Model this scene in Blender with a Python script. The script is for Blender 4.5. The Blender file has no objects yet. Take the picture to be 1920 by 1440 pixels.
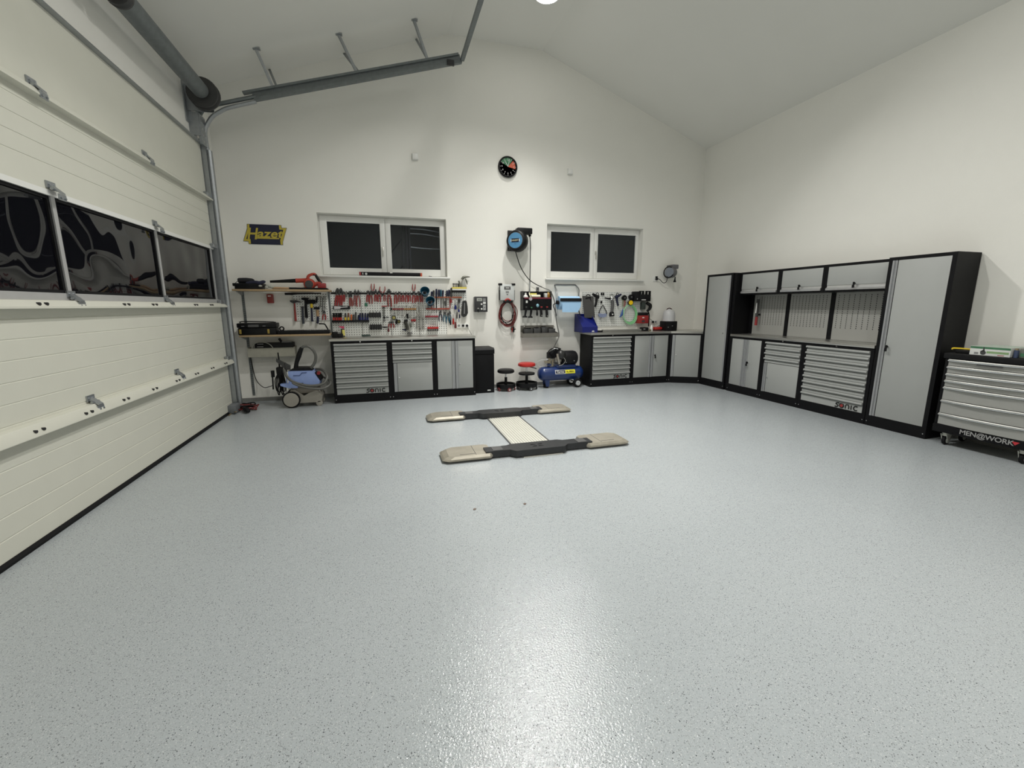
import bpy, bmesh, math, random
from mathutils import Vector, Matrix
random.seed(7)
PI = math.pi
scene = bpy.context.scene
C = scene.collection

# ---------------------------------------------------------------- camera, light, exposure
CAM_H = 1.46
FPX = 792.857                      # focal length in pixels of the 1920x1440 frame
YAW, PITCH, ROLL = 0.2868576, 0.1827646, -0.00201982
def _cam_axes():
    cy, sy, cp, sp, cr, sr = math.cos(YAW), math.sin(YAW), math.cos(PITCH), math.sin(PITCH), math.cos(ROLL), math.sin(ROLL)
    Ry = Matrix(((cy, 0, -sy), (0, 1, 0), (sy, 0, cy)))
    Rx = Matrix(((1, 0, 0), (0, cp, -sp), (0, sp, cp)))
    Rz = Matrix(((cr, -sr, 0), (sr, cr, 0), (0, 0, 1)))
    B = Matrix(((1, 0, 0), (0, 0, -1), (0, 1, 0)))
    return Rz @ Rx @ Ry @ B        # rows: right, down, forward
MC = _cam_axes()
cam_data = bpy.data.cameras.new('camera')
cam_data.sensor_fit = 'HORIZONTAL'; cam_data.sensor_width = 36.0
cam_data.lens = 36.0 * FPX / 1920.0
cam_data.clip_start = 0.05
cam = bpy.data.objects.new('camera', cam_data); C.objects.link(cam)
r, d, f = MC[0], MC[1], MC[2]
cam.matrix_world = Matrix(((r[0], -d[0], -f[0], 0), (r[1], -d[1], -f[1], 0), (r[2], -d[2], -f[2], CAM_H), (0, 0, 0, 1)))
scene.camera = cam
world = bpy.data.worlds.new('night'); scene.world = world; world.use_nodes = True
world.node_tree.nodes['Background'].inputs[0].default_value = (0.012, 0.014, 0.02, 1)
world.node_tree.nodes['Background'].inputs[1].default_value = 0.5
vs = scene.view_settings
vs.view_transform = 'Standard'; vs.look = 'None'; vs.gamma = 1.0; vs.exposure = 0.0; vs.use_curve_mapping = False
LAMP_COL = (1.0, 0.985, 0.94)
# lamps along the ridge: x, y, ((watts, beam angle, tilt towards the room), ...)
LAMPS = ((2.29, 6.06, ((72.0, 120, 34), (22.0, 78, 0))), (1.48, 4.1, ((86.0, 140, 0),)), (2.29, 2.0, ((44.0, 160, 0),)), (1.48, -0.6, ((62.0, 165, 0),)))

# where the planes of the room stand (metres)
BY, RX, LX, FY = 7.32, 6.03, -2.20, -3.6
DX = -2.14                         # inner face of the sectional door
FX = 5.645                         # cabinet fronts along the right wall
EAVE, FLAT_Z, FLAT0, FLAT1 = 4.385, 5.56, 1.146, 2.69
def ceil_z(x):
    if x < FLAT0: return EAVE + (FLAT_Z - EAVE) * (x - LX) / (FLAT0 - LX)
    if x > FLAT1: return FLAT_Z + (EAVE - FLAT_Z) * (x - FLAT1) / (RX - FLAT1)
    return FLAT_Z

# survey helpers: a sighting in the photograph -> a point on a real plane of the room
def _ray(px, py): return MC.transposed() @ Vector(((px - 960) / FPX, (py - 720) / FPX, 1))
CO = Vector((0, 0, CAM_H))
def P(px, py, Y=BY): q = _ray(px, py); return CO + q * (Y / q[1])
def PX(px, py, X): q = _ray(px, py); return CO + q * (X / q[0])
def PF(px, py, z=0.0): q = _ray(px, py); return CO + q * ((z - CAM_H) / q[2])

# ---------------------------------------------------------------- materials
MATS = {}
def mat(name, col, rough=0.5, metal=0.0, var=0.06, scale=18.0, bump=0.0, bscale=200.0, spec=0.5, coat=0.0, emit=None, estr=0.0, alpha=1.0, trans=0.0):
    if name in MATS: return MATS[name]
    m = bpy.data.materials.new(name); m.use_nodes = True
    nt = m.node_tree; b = nt.nodes['Principled BSDF']
    b.inputs['Roughness'].default_value = rough; b.inputs['Metallic'].default_value = metal
    b.inputs['Specular IOR Level'].default_value = spec
    b.inputs['Coat Weight'].default_value = coat
    b.inputs['Transmission Weight'].default_value = trans
    b.inputs['Alpha'].default_value = alpha
    tc = nt.nodes.new('ShaderNodeTexCoord')
    n = nt.nodes.new('ShaderNodeTexNoise'); n.inputs['Scale'].default_value = scale; n.inputs['Detail'].default_value = 3
    nt.links.new(tc.outputs['Object'], n.inputs['Vector'])
    mx = nt.nodes.new('ShaderNodeMix'); mx.data_type = 'RGBA'
    mx.inputs['A'].default_value = tuple(max(0, c * (1 - var)) for c in col) + (1,)
    mx.inputs['B'].default_value = tuple(min(1, c * (1 + var)) for c in col) + (1,)
    nt.links.new(n.outputs['Fac'], mx.inputs['Factor']); nt.links.new(mx.outputs['Result'], b.inputs['Base Color'])
    if bump:
        n2 = nt.nodes.new('ShaderNodeTexNoise'); n2.inputs['Scale'].default_value = bscale; n2.inputs['Detail'].default_value = 2
        nt.links.new(tc.outputs['Object'], n2.inputs['Vector'])
        bp = nt.nodes.new('ShaderNodeBump'); bp.inputs['Strength'].default_value = bump; bp.inputs['Distance'].default_value = 0.004
        nt.links.new(n2.outputs['Fac'], bp.inputs['Height']); nt.links.new(bp.outputs['Normal'], b.inputs['Normal'])
    if emit:
        b.inputs['Emission Color'].default_value = tuple(emit) + (1,); b.inputs['Emission Strength'].default_value = estr
    MATS[name] = m
    return m
WALL = mat('wall_plaster', (0.84, 0.83, 0.78), 0.92, var=0.02, scale=3, bump=0.25, bscale=120)
CEIL = mat('ceiling_paint', (0.80, 0.795, 0.75), 0.92, var=0.02, scale=2, bump=0.1, bscale=60)
CREAM = mat('door_sheet', (0.66, 0.655, 0.575), 0.42, var=0.03, scale=6, bump=0.12, bscale=350)
WHITE = mat('white_plastic', (0.80, 0.80, 0.77), 0.35, var=0.02)
PEGW = mat('white_perforated_sheet', (0.78, 0.79, 0.76), 0.45, var=0.02)
GREY = mat('grey_powder_coat', (0.37, 0.38, 0.37), 0.42, var=0.03, scale=6)
GREYL = mat('light_grey_profile', (0.40, 0.41, 0.42), 0.32, 0.35, var=0.03)
PEGG = mat('grey_back_panel', (0.33, 0.33, 0.31), 0.5, var=0.03, scale=5)
BLACK = mat('black_powder_coat', (0.005, 0.005, 0.006), 0.5, var=0.2, spec=0.18)
BLK = mat('black_plastic', (0.007, 0.007, 0.008), 0.48, var=0.25, spec=0.22)
RUB = mat('black_rubber', (0.008, 0.008, 0.009), 0.75, var=0.25, spec=0.2)
CHAR = mat('charcoal_plastic', (0.045, 0.045, 0.045), 0.5, var=0.15)
DGREY = mat('dark_grey_plastic', (0.09, 0.09, 0.09), 0.5, var=0.12)
MGREY = mat('mid_grey_plastic', (0.22, 0.22, 0.22), 0.5, var=0.08)
STEEL = mat('stainless_steel', (0.62, 0.61, 0.58), 0.33, 1.0, var=0.06, scale=9)
CHROME = mat('chrome', (0.75, 0.75, 0.76), 0.16, 1.0, var=0.03)
GALV = mat('galvanised_steel', (0.38, 0.40, 0.42), 0.42, 0.9, var=0.15, scale=25)
GALVD = mat('dull_galvanised_steel', (0.19, 0.21, 0.215), 0.5, 0.55, var=0.2, scale=20)
DSTEEL = mat('dark_tool_steel', (0.045, 0.045, 0.047), 0.4, 0.5, var=0.25)
TSTEEL = mat('tool_steel', (0.22, 0.22, 0.21), 0.34, 0.85, var=0.15)
RED = mat('red_plastic', (0.42, 0.022, 0.018), 0.38, var=0.1)
GRIPR = mat('faded_red_grip', (0.27, 0.048, 0.046), 0.45, var=0.15)
DRED = mat('dark_red_grip', (0.30, 0.028, 0.03), 0.45, var=0.15)
ORANGE = mat('orange_plastic', (0.62, 0.13, 0.03), 0.45, var=0.1)
YEL = mat('yellow_plastic', (0.78, 0.56, 0.03), 0.4, var=0.08)
PYEL = mat('pale_yellow_plastic', (0.75, 0.68, 0.18), 0.45, var=0.08)
NAVY = mat('navy_enamel', (0.006, 0.008, 0.035), 0.35, var=0.15)
BLUE = mat('blue_enamel', (0.008, 0.028, 0.125), 0.28, var=0.08, coat=0.3)
SBLUE = mat('signal_blue_plastic', (0.004, 0.010, 0.14), 0.4, var=0.08)
TEALB = mat('petrol_blue_plastic', (0.008, 0.075, 0.13), 0.38, var=0.1)
LBLUE = mat('pale_blue_plastic', (0.29, 0.39, 0.72), 0.38, var=0.06)
PBLUE = mat('blue_paper', (0.36, 0.58, 0.82), 0.85, var=0.05, bump=0.2)
STKB = mat('blue_sticker', (0.085, 0.25, 0.44), 0.45, var=0.06)
BEIGE = mat('beige_plastic', (0.34, 0.32, 0.28), 0.45, var=0.05)
WOOD = mat('pale_chipboard', (0.42, 0.30, 0.17), 0.75, var=0.25, scale=60)
WOODG = mat('weathered_board', (0.38, 0.37, 0.31), 0.8, var=0.2, scale=12)
HANDLEW = mat('ash_wood_handle', (0.42, 0.27, 0.15), 0.6, var=0.15, scale=30)
GREEN = mat('green_hose', (0.16, 0.50, 0.20), 0.4, var=0.08)
GREENP = mat('green_print', (0.05, 0.19, 0.09), 0.5, var=0.1)
REDP = mat('red_print', (0.52, 0.10, 0.05), 0.5, var=0.08)
WPRINT = mat('white_print', (0.75, 0.75, 0.73), 0.5, var=0.02)
CARD = mat('white_card', (0.62, 0.63, 0.61), 0.6, var=0.05)
CLOTH = mat('white_rag', (0.42, 0.42, 0.37), 0.9, var=0.3, scale=40)
HOSEG = mat('grey_hose', (0.115, 0.115, 0.105), 0.45, var=0.12)
BRASS = mat('brass', (0.55, 0.36, 0.10), 0.3, 1.0)
SEAL = mat('pvc_curtain', (0.6, 0.6, 0.56), 0.4)
MAGENTA = mat('pink_cap', (0.60, 0.05, 0.13), 0.4)
PADM = mat('worn_aluminium_pad', (0.42, 0.39, 0.325), 0.42, 0.5, var=0.25, scale=9, bump=0.1, bscale=60)
COVER = mat('ribbed_aluminium', (0.62, 0.61, 0.55), 0.5, 0.25, var=0.08, scale=7)
LIFTB = mat('scuffed_black_steel', (0.022, 0.023, 0.025), 0.4, var=0.5, scale=14, bump=0.05)
REDC = mat('red_cable', (0.13, 0.014, 0.013), 0.4)
DSHADE = mat('anthracite_blind', (0.012, 0.014, 0.021), 0.6, var=0.06, spec=0.2)

def floor_material():
    m = bpy.data.materials.new('flake_epoxy'); m.use_nodes = True
    nt = m.node_tree; N = nt.nodes; Lk = nt.links; b = N['Principled BSDF']
    tc = N.new('ShaderNodeTexCoord')
    def vor(scale):
        v = N.new('ShaderNodeTexVoronoi'); v.inputs['Scale'].default_value = scale; Lk.new(tc.outputs['Object'], v.inputs['Vector']); return v
    def math_(op, a, bb, clamp=False):
        n = N.new('ShaderNodeMath'); n.operation = op; n.use_clamp = clamp
        for i, x in enumerate((a, bb)):
            if isinstance(x, (int, float)): n.inputs[i].default_value = x
            else: Lk.new(x, n.inputs[i])
        return n.outputs[0]
    def specks(scale, share, radius):
        v = vor(scale)
        sx = N.new('ShaderNodeSeparateColor'); Lk.new(v.outputs['Color'], sx.inputs[0])
        pick = math_('LESS_THAN', sx.outputs[0], share)
        size = math_('MULTIPLY', sx.outputs[1], radius)
        near = math_('LESS_THAN', v.outputs['Distance'], size)
        return math_('MULTIPLY', pick, near)
    def mix(fac, a, col):
        n = N.new('ShaderNodeMix'); n.data_type = 'RGBA'
        if isinstance(fac, float): n.inputs['Factor'].default_value = fac
        else: Lk.new(fac, n.inputs['Factor'])
        if isinstance(a, tuple): n.inputs['A'].default_value = a
        else: Lk.new(a, n.inputs['A'])
        n.inputs['B'].default_value = col
        return n.outputs['Result']
    big = N.new('ShaderNodeTexNoise'); big.inputs['Scale'].default_value = 1.3; big.inputs['Detail'].default_value = 4
    Lk.new(tc.outputs['Object'], big.inputs['Vector'])
    c = mix(big.outputs['Fac'], (0.395, 0.428, 0.448, 1), (0.45, 0.482, 0.502, 1))
    c = mix(specks(260, 0.55, 0.55), c, (0.27, 0.29, 0.295, 1))
    c = mix(specks(290, 0.30, 0.50), c, (0.62, 0.64, 0.64, 1))
    c = mix(specks(200, 0.16, 0.46), c, (0.075, 0.082, 0.088, 1))
    Lk.new(c, b.inputs['Base Color'])
    b.inputs['Roughness'].default_value = 0.10
    b.inputs['Specular IOR Level'].default_value = 0.5
    n1 = N.new('ShaderNodeTexNoise'); n1.inputs['Scale'].default_value = 120; n1.inputs['Detail'].default_value = 2.5
    Lk.new(tc.outputs['Object'], n1.inputs['Vector'])
    bp = N.new('ShaderNodeBump'); bp.inputs['Strength'].default_value = 0.34; bp.inputs['Distance'].default_value = 0.006
    Lk.new(n1.outputs['Fac'], bp.inputs['Height']); Lk.new(bp.outputs['Normal'], b.inputs['Normal'])
    return m
FLOOR = floor_material()

def pane_material(name, wavy, tint=(0.004, 0.004, 0.006)):
    m = bpy.data.materials.new(name); m.use_nodes = True
    nt = m.node_tree; N = nt.nodes; b = N['Principled BSDF']
    b.inputs['Base Color'].default_value = tint + (1,); b.inputs['Roughness'].default_value = 0.02
    b.inputs['IOR'].default_value = 1.52
    tc = N.new('ShaderNodeTexCoord'); n = N.new('ShaderNodeTexNoise'); n.inputs['Scale'].default_value = 1.6; n.inputs['Detail'].default_value = 1.0
    bp = N.new('ShaderNodeBump'); bp.inputs['Strength'].default_value = 1.0; bp.inputs['Distance'].default_value = wavy
    nt.links.new(tc.outputs['Object'], n.inputs['Vector']); nt.links.new(n.outputs['Fac'], bp.inputs['Height']); nt.links.new(bp.outputs['Normal'], b.inputs['Normal'])
    return m
DOORGLASS = pane_material('tinted_acrylic', 0.055)
def clear_glass():
    m = bpy.data.materials.new('window_glass'); m.use_nodes = True
    nt = m.node_tree; N = nt.nodes; N.remove(N['Principled BSDF'])
    o = N['Material Output']; g = N.new('ShaderNodeBsdfGlossy'); g.inputs['Roughness'].default_value = 0.01; g.inputs[0].default_value = (0.5, 0.52, 0.56, 1)
    t = N.new('ShaderNodeBsdfTransparent'); t.inputs[0].default_value = (0.92, 0.94, 0.94, 1)
    fr = N.new('ShaderNodeFresnel'); fr.inputs[0].default_value = 1.5
    mx = N.new('ShaderNodeMixShader')
    nt.links.new(fr.outputs[0], mx.inputs[0]); nt.links.new(t.outputs[0], mx.inputs[1]); nt.links.new(g.outputs[0], mx.inputs[2]); nt.links.new(mx.outputs[0], o.inputs[0])
    return m
GLASS = clear_glass()

# ---------------------------------------------------------------- mesh helpers
MW = {}                              # matrices of things (roots); parts sit at their thing's origin
class MB:
    def __init__(s): s.v = []; s.f = []
    def add(s, vs_, fs): 
        o = len(s.v); s.v += [tuple(v) for v in vs_]; s.f += [tuple(i + o for i in f) for f in fs]; return s
    def box(s, x0, x1, y0, y1, z0, z1, bev=0.0):
        if x0 > x1: x0, x1 = x1, x0
        if y0 > y1: y0, y1 = y1, y0
        if z0 > z1: z0, z1 = z1, z0
        if bev:
            b = min(bev, (x1 - x0) * .45, (y1 - y0) * .45, (z1 - z0) * .45)
            bm = bmesh.new(); bmesh.ops.create_cube(bm, size=1)
            for v in bm.verts: v.co = Vector(((x0 + x1) / 2 + v.co.x * (x1 - x0), (y0 + y1) / 2 + v.co.y * (y1 - y0), (z0 + z1) / 2 + v.co.z * (z1 - z0)))
            bmesh.ops.bevel(bm, geom=bm.edges[:], offset=b, segments=2, affect='EDGES', profile=0.5)
            bm.verts.index_update()
            s.add([v.co for v in bm.verts], [[v.index for v in f.verts] for f in bm.faces]); bm.free(); return s
        return s.add([(x0, y0, z0), (x1, y0, z0), (x1, y1, z0), (x0, y1, z0), (x0, y0, z1), (x1, y0, z1), (x1, y1, z1), (x0, y1, z1)],
                     [(3, 2, 1, 0), (4, 5, 6, 7), (0, 1, 5, 4), (1, 2, 6, 5), (2, 3, 7, 6), (3, 0, 4, 7)])
    def prism(s, pts, axis, a, b):
        """polygon given in the two other axes, extruded from a to b along axis"""
        n = len(pts)
        def mk(p, h): return {'x': (h, p[0], p[1]), 'y': (p[0], h, p[1]), 'z': (p[0], p[1], h)}[axis]
        area = sum(pts[i][0] * pts[(i + 1) % n][1] - pts[(i + 1) % n][0] * pts[i][1] for i in range(n))
        flip = (area < 0) != (axis == 'y') 
        lo, hi = (a, b) if a < b else (b, a)
        vs_ = [mk(p, lo) for p in pts] + [mk(p, hi) for p in pts]
        fs = [tuple(range(n - 1, -1, -1)), tuple(range(n, 2 * n))] + [(i, (i + 1) % n, n + (i + 1) % n, n + i) for i in range(n)]
        if flip: fs = [tuple(reversed(f)) for f in fs]
        return s.add(vs_, fs)
    def cyl(s, p, q, r, r2=None, n=12, cap=True):
        p, q = Vector(p), Vector(q); r2 = r if r2 is None else r2
        w = (q - p).normalized(); u = w.orthogonal().normalized(); t = w.cross(u)
        vs_ = []
        for c, rr in ((p, r), (q, r2)):
            for i in range(n):
                a = 2 * PI * i / n; vs_.append(c + (u * math.cos(a) + t * math.sin(a)) * rr)
        fs = [(i, (i + 1) % n, n + (i + 1) % n, n + i) for i in range(n)]
        if cap: fs += [tuple(range(n - 1, -1, -1)), tuple(range(n, 2 * n))]
        return s.add(vs_, fs)
    def lathe(s, c, axis, prof, n=20):
        """prof: list of (radius, height) along axis"""
        c = Vector(c); w = Vector(axis).normalized(); u = w.orthogonal().normalized(); t = w.cross(u)
        vs_ = []; m = len(prof)
        for rr, h in prof:
            for i in range(n):
                a = 2 * PI * i / n; vs_.append(c + w * h + (u * math.cos(a) + t * math.sin(a)) * max(rr, 1e-5))
        fs = [(k * n + i, k * n + (i + 1) % n, (k + 1) * n + (i + 1) % n, (k + 1) * n + i) for k in range(m - 1) for i in range(n)]
        fs += [tuple(range(n - 1, -1, -1)), tuple(range((m - 1) * n, m * n))]
        return s.add(vs_, fs)
    def tube(s, pts, r, n=8, smooth=0, closed=False):
        pts = [Vector(p) for p in pts]
        if smooth: pts = catmull(pts, smooth, closed)
        m = len(pts); vs_ = []; u = None
        rr = r if isinstance(r, (list, tuple)) else None
        for k, p in enumerate(pts):
            if closed: w = pts[(k + 1) % m] - pts[k - 1]
            else: w = pts[min(k + 1, m - 1)] - pts[max(k - 1, 0)]
            w = w.normalized() if w.length > 1e-9 else Vector((0, 0, 1))
            u = w.orthogonal().normalized() if u is None else (u - w * u.dot(w)).normalized()
            t = w.cross(u)
            if rr: 
                x = k / max(1, m - 1) * (len(rr) - 1); i0 = min(int(x), len(rr) - 2); rad = rr[i0] + (rr[i0 + 1] - rr[i0]) * (x - i0)
            else: rad = r
            for i in range(n):
                a = 2 * PI * i / n; vs_.append(p + (u * math.cos(a) + t * math.sin(a)) * rad)
        last = m if closed else m - 1
        fs = [(k * n + i, k * n + (i + 1) % n, ((k + 1) % m) * n + (i + 1) % n, ((k + 1) % m) * n + i) for k in range(last) for i in range(n)]
        if not closed: fs += [tuple(range(n - 1, -1, -1)), tuple(range((m - 1) * n, m * n))]
        return s.add(vs_, fs)
    def ball(s, c, rx, ry=None, rz=None, n=12, m=8):
        ry = rx if ry is None else ry; rz = rx if rz is None else rz
        vs_ = [(c[0], c[1], c[2] - rz)]
        for j in range(1, m):
            a = -PI / 2 + PI * j / m
            for i in range(n):
                b = 2 * PI * i / n; vs_.append((c[0] + rx * math.cos(a) * math.cos(b), c[1] + ry * math.cos(a) * math.sin(b), c[2] + rz * math.sin(a)))
        vs_.append((c[0], c[1], c[2] + rz)); top = len(vs_) - 1
        fs = [(0, 1 + (i + 1) % n, 1 + i) for i in range(n)]
        fs += [(1 + j * n + i, 1 + j * n + (i + 1) % n, 1 + (j + 1) * n + (i + 1) % n, 1 + (j + 1) * n + i) for j in range(m - 2) for i in range(n)]
        fs += [(1 + (m - 2) * n + i, 1 + (m - 2) * n + (i + 1) % n, top) for i in range(n)]
        return s.add(vs_, fs)
    def build(s, name, material, parent=None, local=False, angle=32):
        me = bpy.data.meshes.new(name)
        vs_ = s.v
        loc = None
        if parent is not None:
            root = parent
            while root.parent: root = root.parent
            if not local and root.name in MW:
                inv = MW[root.name].inverted(); vs_ = [tuple(inv @ Vector(v)) for v in s.v]
        else:
            xs = [v[0] for v in vs_]; ys = [v[1] for v in vs_]; zs = [v[2] for v in vs_]
            loc = Vector(((min(xs) + max(xs)) / 2, (min(ys) + max(ys)) / 2, min(zs)))
            vs_ = [tuple(Vector(v) - loc) for v in vs_]
        me.from_pydata(vs_, [], s.f); me.validate()
        bm = bmesh.new(); bm.from_mesh(me); bmesh.ops.recalc_face_normals(bm, faces=bm.faces[:]); bm.to_mesh(me); bm.free()
        me.polygons.foreach_set('use_smooth', [True] * len(me.polygons))
        me.set_sharp_from_angle(angle=math.radians(angle))
        me.materials.append(material)
        o = bpy.data.objects.new(name, me); C.objects.link(o)
        if parent is not None: o.parent = parent
        else: o.location = loc; MW[o.name] = Matrix.Translation(loc)
        return o
def catmull(pts, k, closed=False):
    out = []; m = len(pts)
    rng = range(m) if closed else range(m - 1)
    for i in rng:
        if closed: p0, p1, p2, p3 = pts[i - 1], pts[i], pts[(i + 1) % m], pts[(i + 2) % m]
        else: p0, p1, p2, p3 = pts[max(i - 1, 0)], pts[i], pts[i + 1], pts[min(i + 2, m - 1)]
        for j in range(k):
            t = j / k
            out.append(0.5 * ((2 * p1) + (p2 - p0) * t + (2 * p0 - 5 * p1 + 4 * p2 - p3) * t * t + (3 * p1 - p0 - 3 * p2 + p3) * t ** 3))
    if not closed: out.append(pts[-1])
    return out
def tag(o, label, cat, group=None, kind=None):
    if label: o['label'] = label
    if cat: o['category'] = cat
    if group: o['group'] = group
    if kind: o['kind'] = kind
    return o
def thing(name, label, cat, loc=(0, 0, 0), rot=0.0, group=None):
    o = bpy.data.objects.new(name, None); C.objects.link(o)
    o.empty_display_size = 0.05
    o.location = loc; o.rotation_euler = (0, 0, rot)
    MW[o.name] = Matrix.Translation(Vector(loc)) @ Matrix.Rotation(rot, 4, 'Z')
    return tag(o, label, cat, group)
def struct(name, mb, material, parent=None):
    o = mb.build(name, material, parent)
    if parent is None: o['kind'] = 'structure'
    return o
def box_part(name, m, parent, x0, x1, y0, y1, z0, z1, bev=0.0, local=True):
    return MB().box(x0, x1, y0, y1, z0, z1, bev).build(name, m, parent, local)
def lettering(body, size, material, parent, origin, right=(1, 0, 0), up=(0, 0, 1), bold=0.0, shear=0.0, align='CENTER', name='lettering', width=None, spacing=1.0):
    """flat letters as real geometry; origin, right, up in the parent's own frame"""
    cu = bpy.data.curves.new(name, 'FONT'); cu.body = body; cu.size = size; cu.offset = bold; cu.shear = shear
    cu.align_x = align; cu.align_y = 'CENTER'; cu.extrude = 0.0008; cu.space_character = spacing; cu.resolution_u = 3
    cu.materials.append(material)
    tmp = bpy.data.objects.new('tmp_text', cu); C.objects.link(tmp); bpy.context.view_layer.update()
    me = bpy.data.meshes.new_from_object(tmp.evaluated_get(bpy.context.evaluated_depsgraph_get())); me.name = name
    bpy.data.objects.remove(tmp)
    o = bpy.data.objects.new(name, me); C.objects.link(o); o.parent = parent
    R, U = Vector(right).normalized(), Vector(up).normalized(); N = R.cross(U)
    m = Matrix((R, U, N)).transposed().to_4x4(); m.translation = Vector(origin)
    if width: m = m @ Matrix.Diagonal((width, 1, 1, 1))
    o.matrix_local = m
    return o

# ================================================================ the setting
XL, XR = LX - 0.3, RX + 0.3
struct('floor', MB().box(XL, XR, FY - 0.3, BY + 0.4, -0.2, 0.0), FLOOR)
WIN = [(-0.921, 1.034, 1.935, 2.858), (2.808, 4.745, 1.945, 2.882)]     # window openings x0 x1 z0 z1
wb = MB()
edges = sorted([LX, RX, FLAT0, FLAT1] + [w[0] for w in WIN] + [w[1] for w in WIN])
for a, b in zip(edges[:-1], edges[1:]):
    hole = [w for w in WIN if w[0] - 1e-6 <= a and b <= w[1] + 1e-6]
    z0 = 0.0
    if hole:
        wb.prism([(a, 0), (b, 0), (b, hole[0][2]), (a, hole[0][2])], 'y', BY, BY + 0.32); z0 = hole[0][3]
    wb.prism([(a, z0), (b, z0), (b, ceil_z(b)), (a, ceil_z(a))], 'y', BY, BY + 0.32)
struct('wall_back', wb, WALL)
struct('wall_right', MB().box(RX, RX + 0.3, FY, BY + 0.32, 0, EAVE), WALL)
OP0, OP1, OPZ = 1.10, 6.66, 3.42
struct('wall_left', MB().box(LX - 0.3, LX, FY, OP0, 0, EAVE).box(LX - 0.3, LX, OP1, BY + 0.32, 0, EAVE).box(LX - 0.3, LX, OP0, OP1, OPZ, EAVE), WALL)
wf = MB()
for a, b in ((LX, FLAT0), (FLAT0, FLAT1), (FLAT1, RX)):
    wf.prism([(a, 0), (b, 0), (b, ceil_z(b)), (a, ceil_z(a))], 'y', FY - 0.3, FY)
struct('wall_front', wf, WALL)
ce = MB()
for a, b in ((LX - 0.3, FLAT0), (FLAT0, FLAT1), (FLAT1, RX + 0.3)):
    za, zb = (ceil_z(a) if a > LX - 0.2 else EAVE - 0.3 * (FLAT_Z - EAVE) / (FLAT0 - LX)), (ceil_z(b) if b < RX + 0.2 else EAVE - 0.3 * (FLAT_Z - EAVE) / (RX - FLAT1))
    ce.prism([(a, za), (b, zb), (b, zb + 0.15), (a, za + 0.15)], 'y', FY - 0.3, BY + 0.32)
struct('ceiling', ce, CEIL)
BBM = mat('grey_skirting', (0.20, 0.20, 0.19), 0.6)
struct('baseboard_back', MB().box(LX, RX, BY - 0.012, BY, 0, 0.06), BBM)
struct('baseboard_right', MB().box(RX - 0.012, RX, FY, BY - 0.012, 0, 0.06), BBM)

# ---------------------------------------------------------------- windows in the back wall
def window(n, x0, x1, z0, z1, px_panes, handle_px, blinds):
    yf = BY + 0.13                                                     # room-side face of the frame
    fr = MB(); t = 0.045
    fr.box(x0, x0 + t, yf, yf + 0.07, z0, z1).box(x1 - t, x1, yf, yf + 0.07, z0, z1).box(x0 + t, x1 - t, yf, yf + 0.07, z1 - t, z1).box(x0 + t, x1 - t, yf, yf + 0.07, z0, z0 + t)
    root = struct('window_%d' % n, fr, WHITE)
    MB().box(x0 - 0.03, x1 + 0.04, BY - 0.07, yf + 0.02, z0 - 0.028, z0 - 0.001, 0.004).build('window_sill', WHITE, root)
    mid = None; panes = []
    for q in px_panes:                                                 # pane corners as sighted
        a = P(q[0], q[1], yf + 0.02); b = P(q[2], q[3], yf + 0.02); panes.append([a.x, b.x, b.z, a.z])
    zt = (panes[0][3] + panes[1][3]) / 2; zb = (panes[0][2] + panes[1][2]) / 2
    mid = (panes[0][1] + panes[1][0]) / 2
    spans = [(x0 + 0.02, mid - 0.002), (mid + 0.002, x1 - 0.02)]
    for k, ((sa, sb), pn) in enumerate(zip(spans, panes)):
        pa, pb = pn[0], pn[1]; s0, s1 = z0 + 0.02, z1 - 0.02
        m = MB(); y0, y1 = yf - 0.018, yf + 0.05
        m.box(sa, pa, y0, y1, s0, s1, 0.004).box(pb, sb, y0, y1, s0, s1, 0.004).box(pa, pb, y0 + 0.002, y1, zt, s1).box(pa, pb, y0 + 0.002, y1, s0, zb)
        sash = m.build('sash', WHITE, root)
        MB().box(pa - 0.005, pb + 0.005, yf + 0.012, yf + 0.018, zb - 0.005, zt + 0.005).build('pane', GLASS, sash)
        if blinds[k]: MB().box(pa - 0.006, pb + 0.006, yf + 0.030, yf + 0.034, zb - 0.006, zt + 0.006).build('blind', DSHADE, sash)
    h = P(handle_px[0], handle_px[1], yf - 0.03)
    MB().box(h.x - 0.015, h.x + 0.015, yf - 0.03, yf - 0.018, h.z - 0.02, h.z + 0.05, 0.004).box(h.x - 0.010, h.x + 0.010, yf - 0.055, yf - 0.04, h.z - 0.10, h.z + 0.035, 0.004).cyl((h.x, yf - 0.045, h.z + 0.02), (h.x, yf - 0.02, h.z + 0.02), 0.008).build('window_handle', STEEL, root)
    return root
window(1, *WIN[0], [(612.5, 416, 716, 504), (731.5, 421, 826, 506.5)], (718, 469), (True, False))
window(2, *WIN[1], [(1032, 434.5, 1104, 510.5), (1120, 439, 1187.5, 512.5)], (1117, 476), (True, True))
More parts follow.
